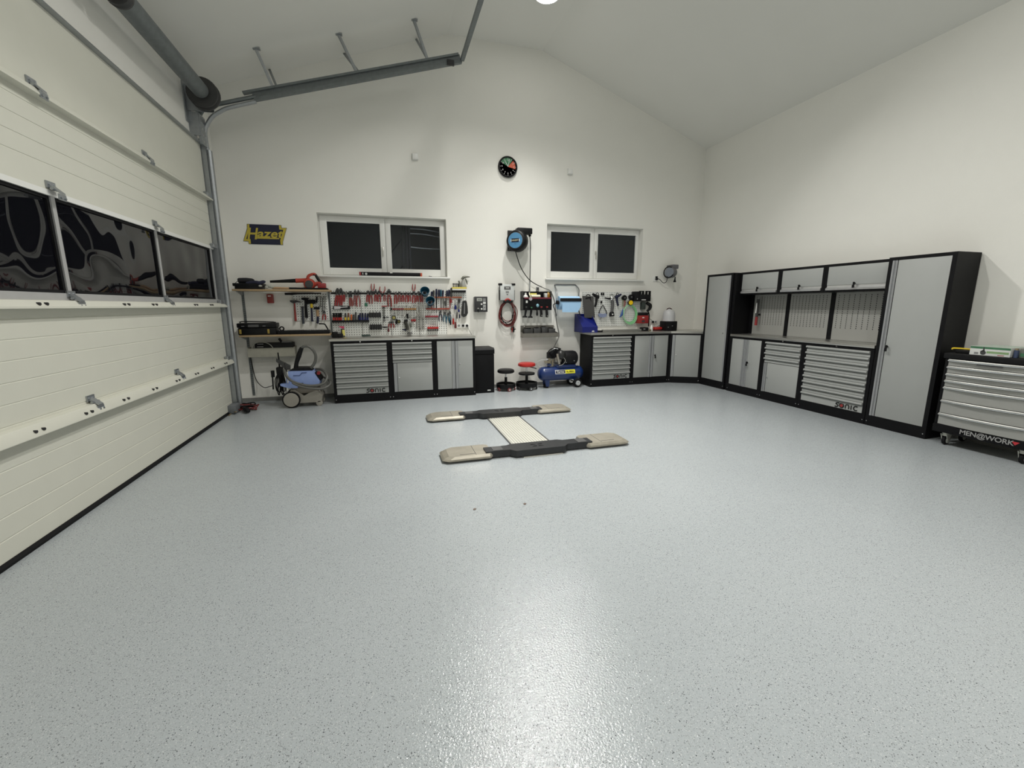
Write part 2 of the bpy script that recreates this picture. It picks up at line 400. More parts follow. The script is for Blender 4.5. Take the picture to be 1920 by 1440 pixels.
# what stands outside the unblinded sash: a dark steel rack against a grey screen
ra = P(767, 426, BY + 0.62); rb = P(826, 520, BY + 0.62)
rk = thing('metal_rack', 'dark steel rack with pale rails and a grey screen outside the bare window pane', 'rack', ((ra.x + rb.x) / 2, BY + 0.62, 0.0))
struct('ground', MB().box(-1.5, 2.6, BY + 0.41, BY + 2.2, -0.2, 0.0), mat('outside_paving', (0.08, 0.08, 0.08), 0.8))
RACKM = mat('rack_paint', (0.03, 0.03, 0.045), 0.35, 0.3); RAILM = mat('pale_rail', (0.75, 0.76, 0.85), 0.3, 0.2)
MB().box(ra.x - 0.05, rb.x + 0.10, BY + 0.95, BY + 0.98, rb.z - 0.1, ra.z + 0.3).build('back_panel', BLACK, rk)
for dx in (-0.12, -0.05, 0.0): MB().box(ra.x + dx - 0.012, ra.x + dx + 0.012, BY + 0.60, BY + 0.64, 0.0, ra.z + 0.3).build('upright', RACKM, rk)
for py in (432, 441, 466): 
    zz = P(790, py, BY + 0.62).z
    MB().tube([(ra.x, BY + 0.62, zz + 0.02), ((ra.x + rb.x) / 2, BY + 0.60, zz + 0.012 * (py < 450)), (rb.x + 0.08, BY + 0.62, zz - 0.03 * (py < 450))], 0.009, 6, 5).build('rail', RAILM, rk)
MB().box(ra.x + 0.05, rb.x + 0.08, BY + 0.60, BY + 0.92, rb.z - 0.1, rb.z + 0.10, 0.01).build('shelf_box', RACKM, rk)
scr = rk
MB().box(ra.x - 0.62, ra.x - 0.06, BY + 0.70, BY + 0.73, 1.7, 3.2).build('screen_board', mat('screen_grey', (0.10, 0.10, 0.11), 0.6), scr)
for k in range(2): MB().tube([(ra.x - 0.55, BY + 0.68, 2.08 - 0.4 * k), (ra.x - 0.13, BY + 0.68, 2.62 - 0.45 * k)], 0.012, 6).build('brace', RACKM, scr)

# ---------------------------------------------------------------- sectional door
DY0, DY1 = 1.02, 6.70
door = struct('door_1', MB().box(DX - 0.05, DX - 0.012, DY0, DY1, 3.494, 3.512), GALV)
door['label'] = 'cream sectional garage door with a dark window band'
def section(z0, z1, grooves):
    p = [(DX - 0.045, z0), (DX, z0)]
    for g in grooves: p += [(DX, g - 0.0045), (DX - 0.003, g - 0.0015), (DX - 0.003, g + 0.0015), (DX, g + 0.0045)]
    p += [(DX, z1), (DX - 0.045, z1)]
    return MB().prism(p, 'y', DY0, DY1).build('panel', CREAM, door, angle=20)
section(0.035, 0.700, [0.154, 0.280, 0.406, 0.533])
section(0.704, 1.462, [0.774 + 0.0, 0.898, 1.020, 1.146, 1.268, 1.39])
section(2.236, 2.840, [2.41, 2.525, 2.64, 2.755])
section(2.844, 3.494, [])
MB().prism([(DX - 0.06, 0.0), (DX + 0.012, 0.0), (DX + 0.016, 0.018), (DX + 0.004, 0.036), (DX - 0.06, 0.036)], 'y', DY0, DY1).build('bottom_seal', RUB, door)
def strip(z0, z1, out, m):
    return MB().prism([(DX - 0.002, z0 - 0.004), (DX + out, z0), (DX + out, z0 + 0.012), (DX + out * 0.55, z1 - 0.004), (DX, z1)], 'y', DY0 + 0.02, DY1 + 0.04).build('rail_strip', m, door)
s_low = strip(0.682, 0.757, 0.075, CREAM); s_mid = strip(1.450, 1.505, 0.075, CREAM)
strip(2.818, 2.868, 0.06, CREAM); strip(3.480, 3.512, 0.04, GALV)
ALU = mat('aluminium_frame', (0.50, 0.50, 0.50), 0.4, 0.3)
MB().box(DX - 0.04, DX + 0.004, DY0, DY1, 1.505, 1.553).build('window_bottom_rail', ALU, door)
MB().box(DX - 0.04, DX + 0.008, DY0, DY1, 2.199, 2.236).build('window_top_rail', WHITE, door)
MULL = [1.07, 2.45, 3.83, 5.21, 6.61]
for y in MULL: MB().box(DX - 0.04, DX + 0.004, y - 0.019, y + 0.019, 1.553, 2.199).build('mullion', ALU, door)
for a, b in zip(MULL[:-1], MULL[1:]):
    pn = MB().box(DX - 0.022, DX - 0.018, a + 0.04, b - 0.04, 1.572, 2.180).build('pane', DOORGLASS, door)
    g = MB()
    for q in ((a + 0.019, a + 0.042, 1.553, 2.199), (b - 0.042, b - 0.019, 1.553, 2.199), (a + 0.042, b - 0.042, 1.553, 1.574), (a + 0.042, b - 0.042, 2.178, 2.199)): g.box(DX - 0.024, DX - 0.006, *q)
    g.build('gasket', RUB, pn)
def hinge(y, z):
    h = MB(); h.box(DX + 0.055, DX + 0.062, y - 0.036, y + 0.036, z - 0.062, z - 0.02).box(DX, DX + 0.010, y - 0.042, y + 0.042, z + 0.012, z + 0.058)
    h.prism([(DX + 0.01, z + 0.02), (DX + 0.065, z - 0.02), (DX + 0.065, z - 0.01), (DX + 0.01, z + 0.04)], 'y', y - 0.026, y + 0.026).cyl((DX + 0.03, y - 0.042, z + 0.006), (DX + 0.03, y + 0.042, z + 0.006), 0.009, n=8)
    for dy in (-0.02, 0.02): h.cyl((DX + 0.01, y + dy, z + 0.036), (DX + 0.017, y + dy, z + 0.036), 0.008, n=6).cyl((DX + 0.06, y + dy, z - 0.045), (DX + 0.07, y + dy, z - 0.045), 0.008, n=6)
    return h.build('hinge', GALV, door)
for z in (0.757, 1.512, 2.236, 2.868):
    for y in (2.45, 3.83, 5.21): hinge(y, z)
    MB().box(DX + 0.0, DX + 0.05, 6.60, 6.74, z - 0.02, z + 0.03, 0.004).cyl((DX + 0.03, 6.58, z + 0.02), (DX + 0.03, 6.80, z + 0.02), 0.012).build('roller_bracket', GALV, door)
for st, z, o in ((s_low, 0.715, 0.060), (s_mid, 1.478, 0.060)):
    for k in range(12):
        y = 2.30 + 0.46 * k - (0.23 if z > 1 else 0.0)
        if y > 6.55 or min(abs(y - q) for q in MULL) < 0.09: continue
        for dy in (-0.032, 0.032): MB().cyl((DX + o - 0.005, y + dy, z), (DX + o + 0.014, y + dy, z), 0.010, n=6).build('bolt', DSTEEL, st)

# ---------------------------------------------------------------- track, spring shaft and hangers of the door
TY = 6.79
tr = thing('door_track', 'galvanised door track rising beside the door and sloping along the ceiling', 'track', (DX, TY, 0))
MB().box(LX, LX + 0.008, 6.715, 6.90, 0.0, 3.55).box(LX, DX + 0.055, 6.715, 6.725, 0.0, 3.55).build('wall_angle', GALV, tr)
MB().prism([(DX + 0.0, 6.745), (DX + 0.075, 6.745), (DX + 0.095, 6.76), (DX + 0.095, 6.815), (DX + 0.075, 6.835), (DX, 6.835), (DX, 6.828), (DX + 0.072, 6.828), (DX + 0.087, 6.81), (DX + 0.087, 6.765), (DX + 0.072, 6.752), (DX, 6.752)], 'z', 0.06, 3.44).build('vertical_rail', GALV, tr)
lower = [P(x, y, TY) for x, y in ((384.5, 252), (387.5, 236), (398, 219), (413, 209), (431, 201.5), (480, 190.5))]
end_lo, end_up = P(866, 118.5, TY), P(862, 106, TY)
MB().tube([Vector((DX + 0.05, TY, 3.40))] + lower, 0.026, 8, 4).build('curved_rail', GALV, tr)
MB().tube([P(372, 222, TY), P(379, 207.5, TY), P(392, 199.5, TY), P(435, 190, TY), P(480, 181, TY)], 0.026, 8, 4).build('upper_curved_rail', GALVD, tr)
d0, d1 = P(478, 190, TY), end_lo
ux = (d1 - d0).normalized(); un = Vector((-ux.z, 0, ux.x))
rail = MB()
def along(a, b, lo, hi, y0, y1):
    c = [a + un * lo, b + un * lo, b + un * hi, a + un * hi]
    rail.prism([(p.x, p.z) for p in c], 'y', y0, y1)
along(d0, d1, 0.0, 0.035, TY - 0.03, TY + 0.03); along(d0, d1, 0.035, 0.115, TY - 0.004, TY + 0.03); along(d0 - ux * 0.1, d1 - ux * 0.02, 0.098, 0.125, TY - 0.035, TY + 0.03)
rail.build('sloping_rail', GALVD, tr)
MB().box(d1.x - 0.22, d1.x - 0.12, TY - 0.05, TY - 0.02, d1.z - 0.07, d1.z + 0.0).build('stop_bracket', DSTEEL, tr)
sp0 = end_lo + Vector((0.0, 0.0, 0.02))
MB().box(sp0.x - 0.02, sp0.x + 0.03, 1.0, TY - 0.02, sp0.z - 0.005, sp0.z + 0.05).build('spreader_bar', GALVD, tr)
def on_ceiling(px, py):
    q = _ray(px, py); k = (FLAT_Z - EAVE) / (FLAT0 - LX)
    t = (EAVE - CAM_H - k * LX) / (q[2] - k * q[0]); return CO + q * t
def strut(top, bot, w=0.035):
    t, b = Vector(top), Vector(bot); ax = (b - t).normalized(); s1 = ax.cross(Vector((0, 1, 0))).normalized() * w / 2
    m = MB(); y = Vector((0, 0.004, 0)); y2 = Vector((0, w, 0))
    for o, e1, e2 in ((Vector(), s1 * 2, y), (Vector(), s1 * 0.25, y2)):
        c = [t - s1 + o, t - s1 + e1, t - s1 + e1 + e2, t - s1 + e2, b - s1, b - s1 + e1, b - s1 + e1 + e2, b - s1 + e2]
        m.add(c, [(3, 2, 1, 0), (4, 5, 6, 7), (0, 1, 5, 4), (1, 2, 6, 5), (2, 3, 7, 6), (3, 0, 4, 7)])
    m.box(t.x - 0.05, t.x + 0.05, t.y - 0.02, t.y + 0.03, t.z - 0.012, t.z + 0.004)
    return m.build('hanger', GALV, tr)
def on_track(px): 
    a, b = P(480, 187, TY), P(866, 114, TY); k = (px - 480) / 386.0; return a + (b - a) * k + Vector((0, 0.03, 0.05))
strut(on_ceiling(479, 90), on_track(513)); strut(P(501, 120, BY - 0.01), on_track(519), 0.03)
strut(on_ceiling(634, 63), on_track(664)); strut(P(638, 90, BY - 0.01), on_track(670), 0.03)
strut(on_ceiling(776, 36), on_track(800)); strut(P(778, 68, BY - 0.01), on_track(803), 0.03)

SX, SZ = -1.965, 3.985
sh = thing('spring_shaft', 'grey torsion spring tube with cable drum above the door', 'spring shaft', (SX, 6.4, SZ))
MB().cyl((SX, 4.78, SZ), (SX, 6.38, SZ), 0.088, n=24).build('spring_tube', GALVD, sh)
MB().lathe((SX, 6.42, SZ), (0, 1, 0), [(0.10, 0), (0.165, 0.005), (0.17, 0.02), (0.145, 0.03), (0.145, 0.07), (0.172, 0.08), (0.172, 0.095), (0.06, 0.10)], 28).build('cable_drum', CHAR, sh)
MB().cyl((SX, 3.0, SZ), (SX, 6.62, SZ), 0.016, n=10).build('shaft', DSTEEL, sh)
MB().lathe((SX, 4.70, SZ), (0, 1, 0), [(0.05, 0), (0.095, 0.01), (0.10, 0.03), (0.085, 0.045), (0.10, 0.06), (0.095, 0.085)], 20).build('spring_cone', CHAR, sh)
for k in range(14): MB().tube([(SX + 0.075 * math.cos(a * PI / 6), 4.68 - 0.028 * k - 0.028 * a / 12, SZ + 0.075 * math.sin(a * PI / 6)) for a in range(13)], 0.011, 5).build('coil', DSTEEL, sh)
MB().box(LX + 0.002, SX + 0.06, 6.585, 6.60, SZ - 0.16, SZ + 0.13).box(LX, LX + 0.012, 6.52, 6.70, SZ - 0.3, SZ + 0.14).build('bearing_plate', GALV, sh)
pst = tr
MB().box(LX, LX + 0.010, 6.60, 6.80, 3.552, SZ - 0.165).box(LX + 0.01, DX + 0.05, 6.602, 6.612, 3.552, SZ - 0.165).box(DX + 0.03, DX + 0.06, 6.612, 6.79, 3.46, SZ - 0.17).build('post_channel', GALV, pst)
for k in range(5):
    for dy in (6.66, 6.74): MB().cyl((DX + 0.058, dy, 3.50 + 0.075 * k), (DX + 0.064, dy, 3.50 + 0.075 * k), 0.010, n=8).build('bolt', CHROME, pst)
MB().prism([(q.x, q.z) for q in (P(367, 217, 6.77), P(380, 206.5, 6.77), P(394, 198.5, 6.77), P(367, 201, 6.77))], 'y', 6.768, 6.773).build('gusset', GALV, pst)

# ---------------------------------------------------------------- ceiling lamps, each with its own light
DIFF = mat('lamp_diffuser', (0.9, 0.9, 0.88), 0.5, emit=(1.0, 0.98, 0.92), estr=18.0)
for k, (LAMP_X, y, beams) in enumerate(LAMPS):
    lab = ['round white ceiling lamp glowing near the back wall', 'round white ceiling lamp over the floor lift', 'round white ceiling lamp over the open floor', 'round white ceiling lamp behind the viewer'][k]
    t = thing('ceiling_lamp', lab, 'lamp', (LAMP_X, y, FLAT_Z), group='round lamps along the ridge')
    MB().lathe((LAMP_X, y, FLAT_Z), (0, 0, -1), [(0.20, 0.0), (0.20, 0.03), (0.185, 0.045), (0.165, 0.045), (0.165, 0.03)], 32).build('lamp_housing', WHITE, t)
    MB().cyl((LAMP_X, y, FLAT_Z - 0.044), (LAMP_X, y, FLAT_Z - 0.040), 0.163, n=32).build('diffuser', DIFF, t)
    for watts, beam, tilt in beams:
        ld = bpy.data.lights.new('lamp_light', 'AREA'); ld.shape = 'DISK'; ld.size = (0.14 if tilt < 0 else 0.22) if tilt else 0.26; ld.energy = watts; ld.color = LAMP_COL; ld.spread = math.radians(beam)
        lo = bpy.data.objects.new('lamp_light', ld); C.objects.link(lo); lo.parent = t; lo.location = (0, 0, -0.05 - 0.11 * abs(math.sin(math.radians(tilt)))); lo.rotation_euler = (-math.radians(tilt), 0, 0)

# ================================================================ workshop cabinets
TOPZ = 0.945
def drawer(parent, x0, x1, z0, z1, lip=0.030, flat=0.40):
    """drawer front with a rolled grip along its top edge"""
    prof = [(0.002, z0), (0.002, z0 + (z1 - z0) * flat), (0.016, z0 + (z1 - z0) * (flat + 0.10)), (0.016, z1 - lip + 0.002), (-0.018, z1 - lip + 0.004), (-0.022, z1 - lip + 0.012), (-0.020, z1 - 0.006), (-0.012, z1 - 0.001), (0.010, z1), (0.03, z1), (0.03, z0)]
    return MB().prism(prof, 'x', x0, x1).build('drawer', GREY, parent, True, angle=25)
def vhandle(parent, x, z0, z1, side=1):
    return MB().prism([(x - 0.024, 0.004), (x - 0.024, -0.010), (x - 0.004, -0.014), (x, 0.002), (x + 0.018, 0.002), (x + 0.018, -0.006), (x + 0.024, -0.006), (x + 0.024, 0.006)] , 'z', z0, z1).build('handle', GREYL, parent, True)
def screw(parent, x, z, y=-0.001, r=0.006):
    return MB().cyl((x, y, z), (x, y - 0.003, z), r, n=8).build('screw', CHROME, parent, True)
def lock(parent, x, z, key=False, y=0.0):
    o = MB().cyl((x, y, z), (x, y - 0.010, z), 0.010, n=12).build('lock', CHROME, parent, True)
    if key: MB().box(x - 0.002, x + 0.002, y - 0.045, y - 0.010, z - 0.018, z + 0.018, 0.002).box(x - 0.014, x + 0.014, y - 0.040, y - 0.030, z - 0.055, z - 0.018, 0.003).build('key', BLK, o, True)
    return o
def sonic(parent, xr, z, h=0.06):
    """brand lettering set at the lower right corner of a drawer: ends at xr"""
    w = h * 4.3; x = xr - w
    INK = mat('black_print', (0.01, 0.01, 0.01), 0.4)
    def arc(cx, cz, r, a0, a1, name='letter'):
        MB().tube([(cx + r * math.cos(a0 + (a1 - a0) * i / 12), -0.0005, cz + r * math.sin(a0 + (a1 - a0) * i / 12)) for i in range(13)], h * 0.10, 5).build(name, INK, parent, True)
    r = h * 0.36
    MB().tube([(x + r * 2.0, -0.0005, z + r * 0.95), (x + r * 1.0, -0.0005, z + r * 0.95), (x + r * 0.55, -0.0005, z + r * 0.5), (x + r * 1.0, -0.0005, z + r * 0.05)], h * 0.10, 5, 3).build('letter', INK, parent, True)
    MB().tube([(x + r * 1.3, -0.0005, z + r * 0.1), (x + r * 1.6, -0.0005, z - r * 0.4), (x + r * 1.1, -0.0005, z - r * 0.95), (x + r * 0.1, -0.0005, z - r * 0.95)], h * 0.10, 5, 3).build('letter', INK, parent, True)
    cx = x + h * 1.18
    arc(cx, z, r, 0, 2 * PI); MB().cyl((cx, 0.001, z), (cx, -0.0015, z), r * 0.80, n=20).build('logo_dot', mat('logo_red', (0.33, 0.04, 0.04), 0.4), parent, True)
    x2 = x + h * 1.85
    MB().tube([(x2, -0.0005, z - r), (x2, -0.0005, z + r * 0.3), (x2 + r * 0.3, -0.0005, z + r * 0.95), (x2 + r * 1.2, -0.0005, z + r * 0.95), (x2 + r * 1.55, -0.0005, z + r * 0.3), (x2 + r * 1.55, -0.0005, z - r)], h * 0.10, 5).build('letter', INK, parent, True)
    MB().tube([(x2 + h * 0.95, -0.0005, z - r), (x2 + h * 0.95, -0.0005, z + r)], h * 0.10, 5).build('letter', INK, parent, True)
    arc(x2 + h * 1.72, z, r, 0.28 * PI, 1.72 * PI)
def carcass(t, w, d, h, e=0.040, plinth=0.128, top=0.034):
    """black body with a proud front frame"""
    MB().box(0.0, w, 0.030, d, 0.0, h).build('body', BLACK, t, True)
    f = MB().box(0, e, 0, 0.03, 0, h).box(w - e, w, 0, 0.03, 0, h).box(e, w - e, 0, 0.03, 0, plinth).box(e, w - e, 0, 0.03, h - top, h)
    f.build('front_frame', BLACK, t, True)
    for x in (0.022, w - 0.022): screw(t, x, 0.055)
def cab_drawers(name, label, loc, rot, w, d, n=8, logo=True, group='grey and black workshop cabinets'):
    t = thing(name, label, 'cabinet', loc, rot, group); carcass(t, w, d, TOPZ)
    x0, x1, z0, z1 = 0.042, w - 0.042, 0.131, TOPZ - 0.036
    hb = 0.128; hd = (z1 - z0 - hb) / n
    for k in range(n): drawer(t, x0, x1, z0 + hb + k * hd + 0.002, z0 + hb + (k + 1) * hd - 0.002)
    b = drawer(t, x0, x1, z0, z0 + hb - 0.002, flat=0.66)
    if logo: sonic(b, x1 - 0.018, z0 + 0.042, 0.074)
    lock(t, w * 0.5, TOPZ - 0.014)
    return t
def cab_combo(name, label, loc, rot, w, d, group='grey and black workshop cabinets'):
    t = thing(name, label, 'cabinet', loc, rot, group); carcass(t, w, d, TOPZ)
    x0, x1, z0, z1 = 0.042, w - 0.042, 0.131, TOPZ - 0.036
    hd = 0.0805
    for k in range(4): drawer(t, x0, x1, z1 - (k + 1) * hd + 0.002, z1 - k * hd - 0.002)
    zt = z1 - 4 * hd - 0.006
    dr = box_part('cabinet_door', GREY, t, x0 + 0.06, x1, 0.0, 0.02, z0, zt, 0.003)
    vhandle(dr, x0 + 0.030, z0, zt); lock(dr, x0 + 0.085, (z0 + zt) / 2)
    lock(t, w * 0.5, TOPZ - 0.014)
    return t
def cab_double(name, label, loc, rot, w, d, key=False, group='grey and black workshop cabinets'):
    t = thing(name, label, 'cabinet', loc, rot, group); carcass(t, w, d, TOPZ)
    x0, x1, z0, z1 = 0.042, w - 0.042, 0.131, TOPZ - 0.036; m = w * 0.5
    a = box_part('cabinet_door', GREY, t, x0, m - 0.052, 0.0, 0.02, z0, z1, 0.003); vhandle(a, m - 0.028, z0, z1)
    b = box_part('cabinet_door', GREY, t, m + 0.052, x1, 0.0, 0.02, z0, z1, 0.003); vhandle(b, m + 0.028, z0, z1)
    lock(b, m + 0.075, (z0 + z1) / 2 + 0.02, key)
    return t
def cab_tall(name, label, loc, rot, w, d, handle_left, key=False, h=2.0, group='grey and black workshop cabinets'):
    t = thing(name, label, 'cabinet', loc, rot, group); carcass(t, w, d, h)
    x0, x1, z0, z1 = 0.042, w - 0.042, 0.131, h - 0.037
    if handle_left:
        dr = box_part('cabinet_door', GREY, t, x0 + 0.058, x1, 0.0, 0.02, z0, z1, 0.003); vhandle(dr, x0 + 0.028, z0, z1); lock(dr, x0 + 0.085, 0.98, key)
    else:
        dr = box_part('cabinet_door', GREY, t, x0, x1 - 0.03, 0.0, 0.02, z0, z1, 0.003)
        MB().box(x1 - 0.028, x1, -0.006, 0.02, z0, z1, 0.003).build('handle', GREYL, dr, True); lock(dr, x1 - 0.075, 0.98, key)
    return t

# -- run under the left window
LYF = 6.785
cab_drawers('drawer_cabinet', 'nine-drawer cabinet at the vacuum cleaner end of the left run, lettered sonic', (-0.808, LYF, 0), 0, 0.838, 0.50)
cab_combo('combination_cabinet', 'cabinet of four drawers over one door under the tool pegboard', (0.030, LYF, 0), 0, 0.685, 0.50)
cab_double('double_door_cabinet', 'two-door cabinet beside the slim black bin', (0.715, LYF, 0), 0, 0.660, 0.50)
wt = MB().box(-0.822, 1.382, LYF - 0.02, BY - 0.002, TOPZ, TOPZ + 0.038, 0.003).build('worktop', STEEL); tag(wt, 'stainless steel worktop under the large tool pegboard', 'worktop')
# -- run under the right window, with its corner unit
RYF = 6.858
cab_drawers('drawer_cabinet', 'nine-drawer cabinet beside the blue compressor, lettered sonic', (3.500, RYF, 0), 0, 0.85, 0.45)
cab_double('double_door_cabinet', 'two-door cabinet with a hanging key, under the right window', (4.350, RYF, 0), 0, 0.80, 0.45, True)
CA, CB = Vector((5.152, RYF, 0)), Vector((FX, 6.572, 0))
ang = math.atan2(CB.y - CA.y, CB.x - CA.x); cw = (CB - CA).length
t = thing('corner_cabinet', 'diagonal one-door cabinet in the corner of the two cabinet runs', 'cabinet', CA, ang, 'grey and black workshop cabinets')
inv = MW[t.name].inverted()
poly = [inv @ Vector(p) for p in ((5.152, RYF, 0), (FX, 6.572, 0), (RX - 0.014, 6.572, 0), (RX - 0.014, BY - 0.014, 0), (5.152, BY - 0.014, 0))]
MB().prism([(p.x + (0.03 * math.sin(-ang) if i == 0 else 0), p.y + (0.03 if i < 2 else 0)) for i, p in enumerate(poly)], 'z', 0, TOPZ).build('body', BLACK, t, True)
MB().box(0, 0.034, 0, 0.03, 0, TOPZ).box(cw - 0.034, cw, 0, 0.03, 0, TOPZ).box(0.034, cw - 0.034, 0, 0.03, 0, 0.115).box(0.034, cw - 0.034, 0, 0.03, TOPZ - 0.03, TOPZ).build('front_frame', BLACK, t, True)
dr = box_part('cabinet_door', GREY, t, 0.036 + 0.058, cw - 0.036, 0, 0.02, 0.122, TOPZ - 0.032, 0.003); vhandle(dr, 0.036 + 0.028, 0.122, TOPZ - 0.032); lock(dr, 0.12, 0.54)
for x in (0.022, cw - 0.022): screw(t, x, 0.055)
o = MB().prism([(3.488, RYF - 0.018), (5.146, RYF - 0.018), (5.146, BY - 0.002), (3.488, BY - 0.002)], 'z', TOPZ, TOPZ + 0.038).build('worktop', STEEL); tag(o, 'stainless steel worktop with a blue bin and a white dome lamp', 'worktop')
o = MB().prism([(5.149, RYF - 0.018), (FX - 0.010, 6.575), (RX - 0.002, 6.575), (RX - 0.002, BY - 0.002), (5.149, BY - 0.002)], 'z', TOPZ, TOPZ + 0.038).build('corner_worktop', STEEL); tag(o, 'bare stainless corner worktop beside the far tall cabinet', 'worktop')
# -- run along the right wall
R90 = -PI / 2; RD = RX - FX - 0.014
cab_tall('tall_cabinet', 'slim tall one-door cabinet near the room corner', (FX, 6.570, 0), R90, 0.605, RD, False)
cab_double('double_door_cabinet', 'two-door cabinet below the first wall flap on the right wall', (FX, 5.900, 0), R90, 0.672, RD, True)
cab_combo('combination_cabinet', 'cabinet of four drawers over one door on the right wall', (FX, 5.226, 0), R90, 0.672, RD)
cab_drawers('drawer_cabinet', 'nine-drawer cabinet on the right wall next to the nearest tall cabinet, lettered sonic', (FX, 4.552, 0), R90, 0.905, RD)
cab_tall('tall_cabinet', 'wide tall one-door cabinet with a key, beside the roller tool cart', (FX, 3.640, 0), R90, 0.625, RD, True, True)
o = MB().box(FX - 0.015, RX - 0.03, 3.645, 5.902, TOPZ, TOPZ + 0.036, 0.003).build('worktop', STEEL); tag(o, 'stainless steel worktop on the right wall below the wall cabinets', 'worktop')
o = MB().box(FX + 0.02, RX - 0.014, 5.907, 5.962, 0, 1.99).build('filler_strip', BLACK); tag(o, 'narrow black filler beside the slim tall cabinet', 'filler')
UX = FX + 0.10; UD = RX - UX - 0.002
ub = [5.905, 5.152, 4.456, 3.645]
for k, lab in enumerate(('wall cabinet with grey flap nearest the room corner', 'middle of the three wall cabinets with grey flaps', 'wall cabinet with grey flap beside the wide tall cabinet')):
    y1, y0 = ub[k], ub[k + 1]; w = y1 - y0 - 0.003
    t = thing('wall_cabinet', lab, 'cabinet', (UX, y1, 1.635), R90, 'wall cabinets with flap doors')
    h = 0.362
    MB().box(0, w, 0.03, UD, 0, h).build('body', BLACK, t, True)
    e = 0.034
    MB().box(0, e, 0, 0.03, 0, h).box(w - e, w, 0, 0.03, 0, h).box(e, w - e, 0, 0.03, 0, 0.018).box(e, w - e, 0, 0.03, h - 0.032, h).build('front_frame', BLACK, t, True)
    fl = box_part('flap', GREY, t, e + 0.002, w - e - 0.002, 0, 0.02, 0.085, h - 0.034, 0.003)
    MB().prism([(0.004, 0.020), (-0.016, 0.022), (-0.018, 0.045), (-0.004, 0.058), (0.004, 0.060), (0.006, 0.083), (0.02, 0.083), (0.02, 0.020)], 'x', e + 0.002, w - e - 0.002).build('handle', mat('chrome_profile', (0.6, 0.6, 0.6), 0.3, 0.7), fl, True)
    lock(fl, w * 0.5, 0.098, True)
PZ0, PZ1, PXW = TOPZ + 0.038, 1.632, RX - 0.02
pb = [5.902, 5.190, 4.50, 3.645]
for k, lab in enumerate(('grey slotted back panel nearest the room corner', 'middle grey slotted back panel above the worktop', 'grey slotted back panel beside the wide tall cabinet')):
    t = thing('back_panel_board', lab, 'pegboard', (PXW, pb[k], PZ0), R90, 'slotted back panels')
    w = pb[k] - pb[k + 1]; h = PZ1 - PZ0
    box_part('sheet', PEGG, t, 0.03 if k else 0.068, w - 0.031, 0, 0.015, 0, h)
    if k == 0: box_part('upright', BLACK, t, 0.0, 0.067, -0.010, 0.015, 0.002, h)
    sl = MB(); n = 11
    for i in range(n):
        x = (0.075 if k else 0.115) + (w - (0.17 if k else 0.21)) * i / (n - 1)
        for j in range(17):
            z = 0.17 + j * 0.0275
            sl.add([(x - 0.004, -0.0008, z - 0.008), (x + 0.004, -0.0008, z - 0.008), (x + 0.004, -0.0008, z + 0.008), (x - 0.004, -0.0008, z + 0.008)], [(0, 1, 2, 3)])
    s_ = sl.build('slots', BLK, t, True); s_['kind'] = 'stuff'
    if k < 2: box_part('upright', BLACK, t, w - 0.030, w + 0.028, -0.010, 0.015, -0.036 + 0.038, h)

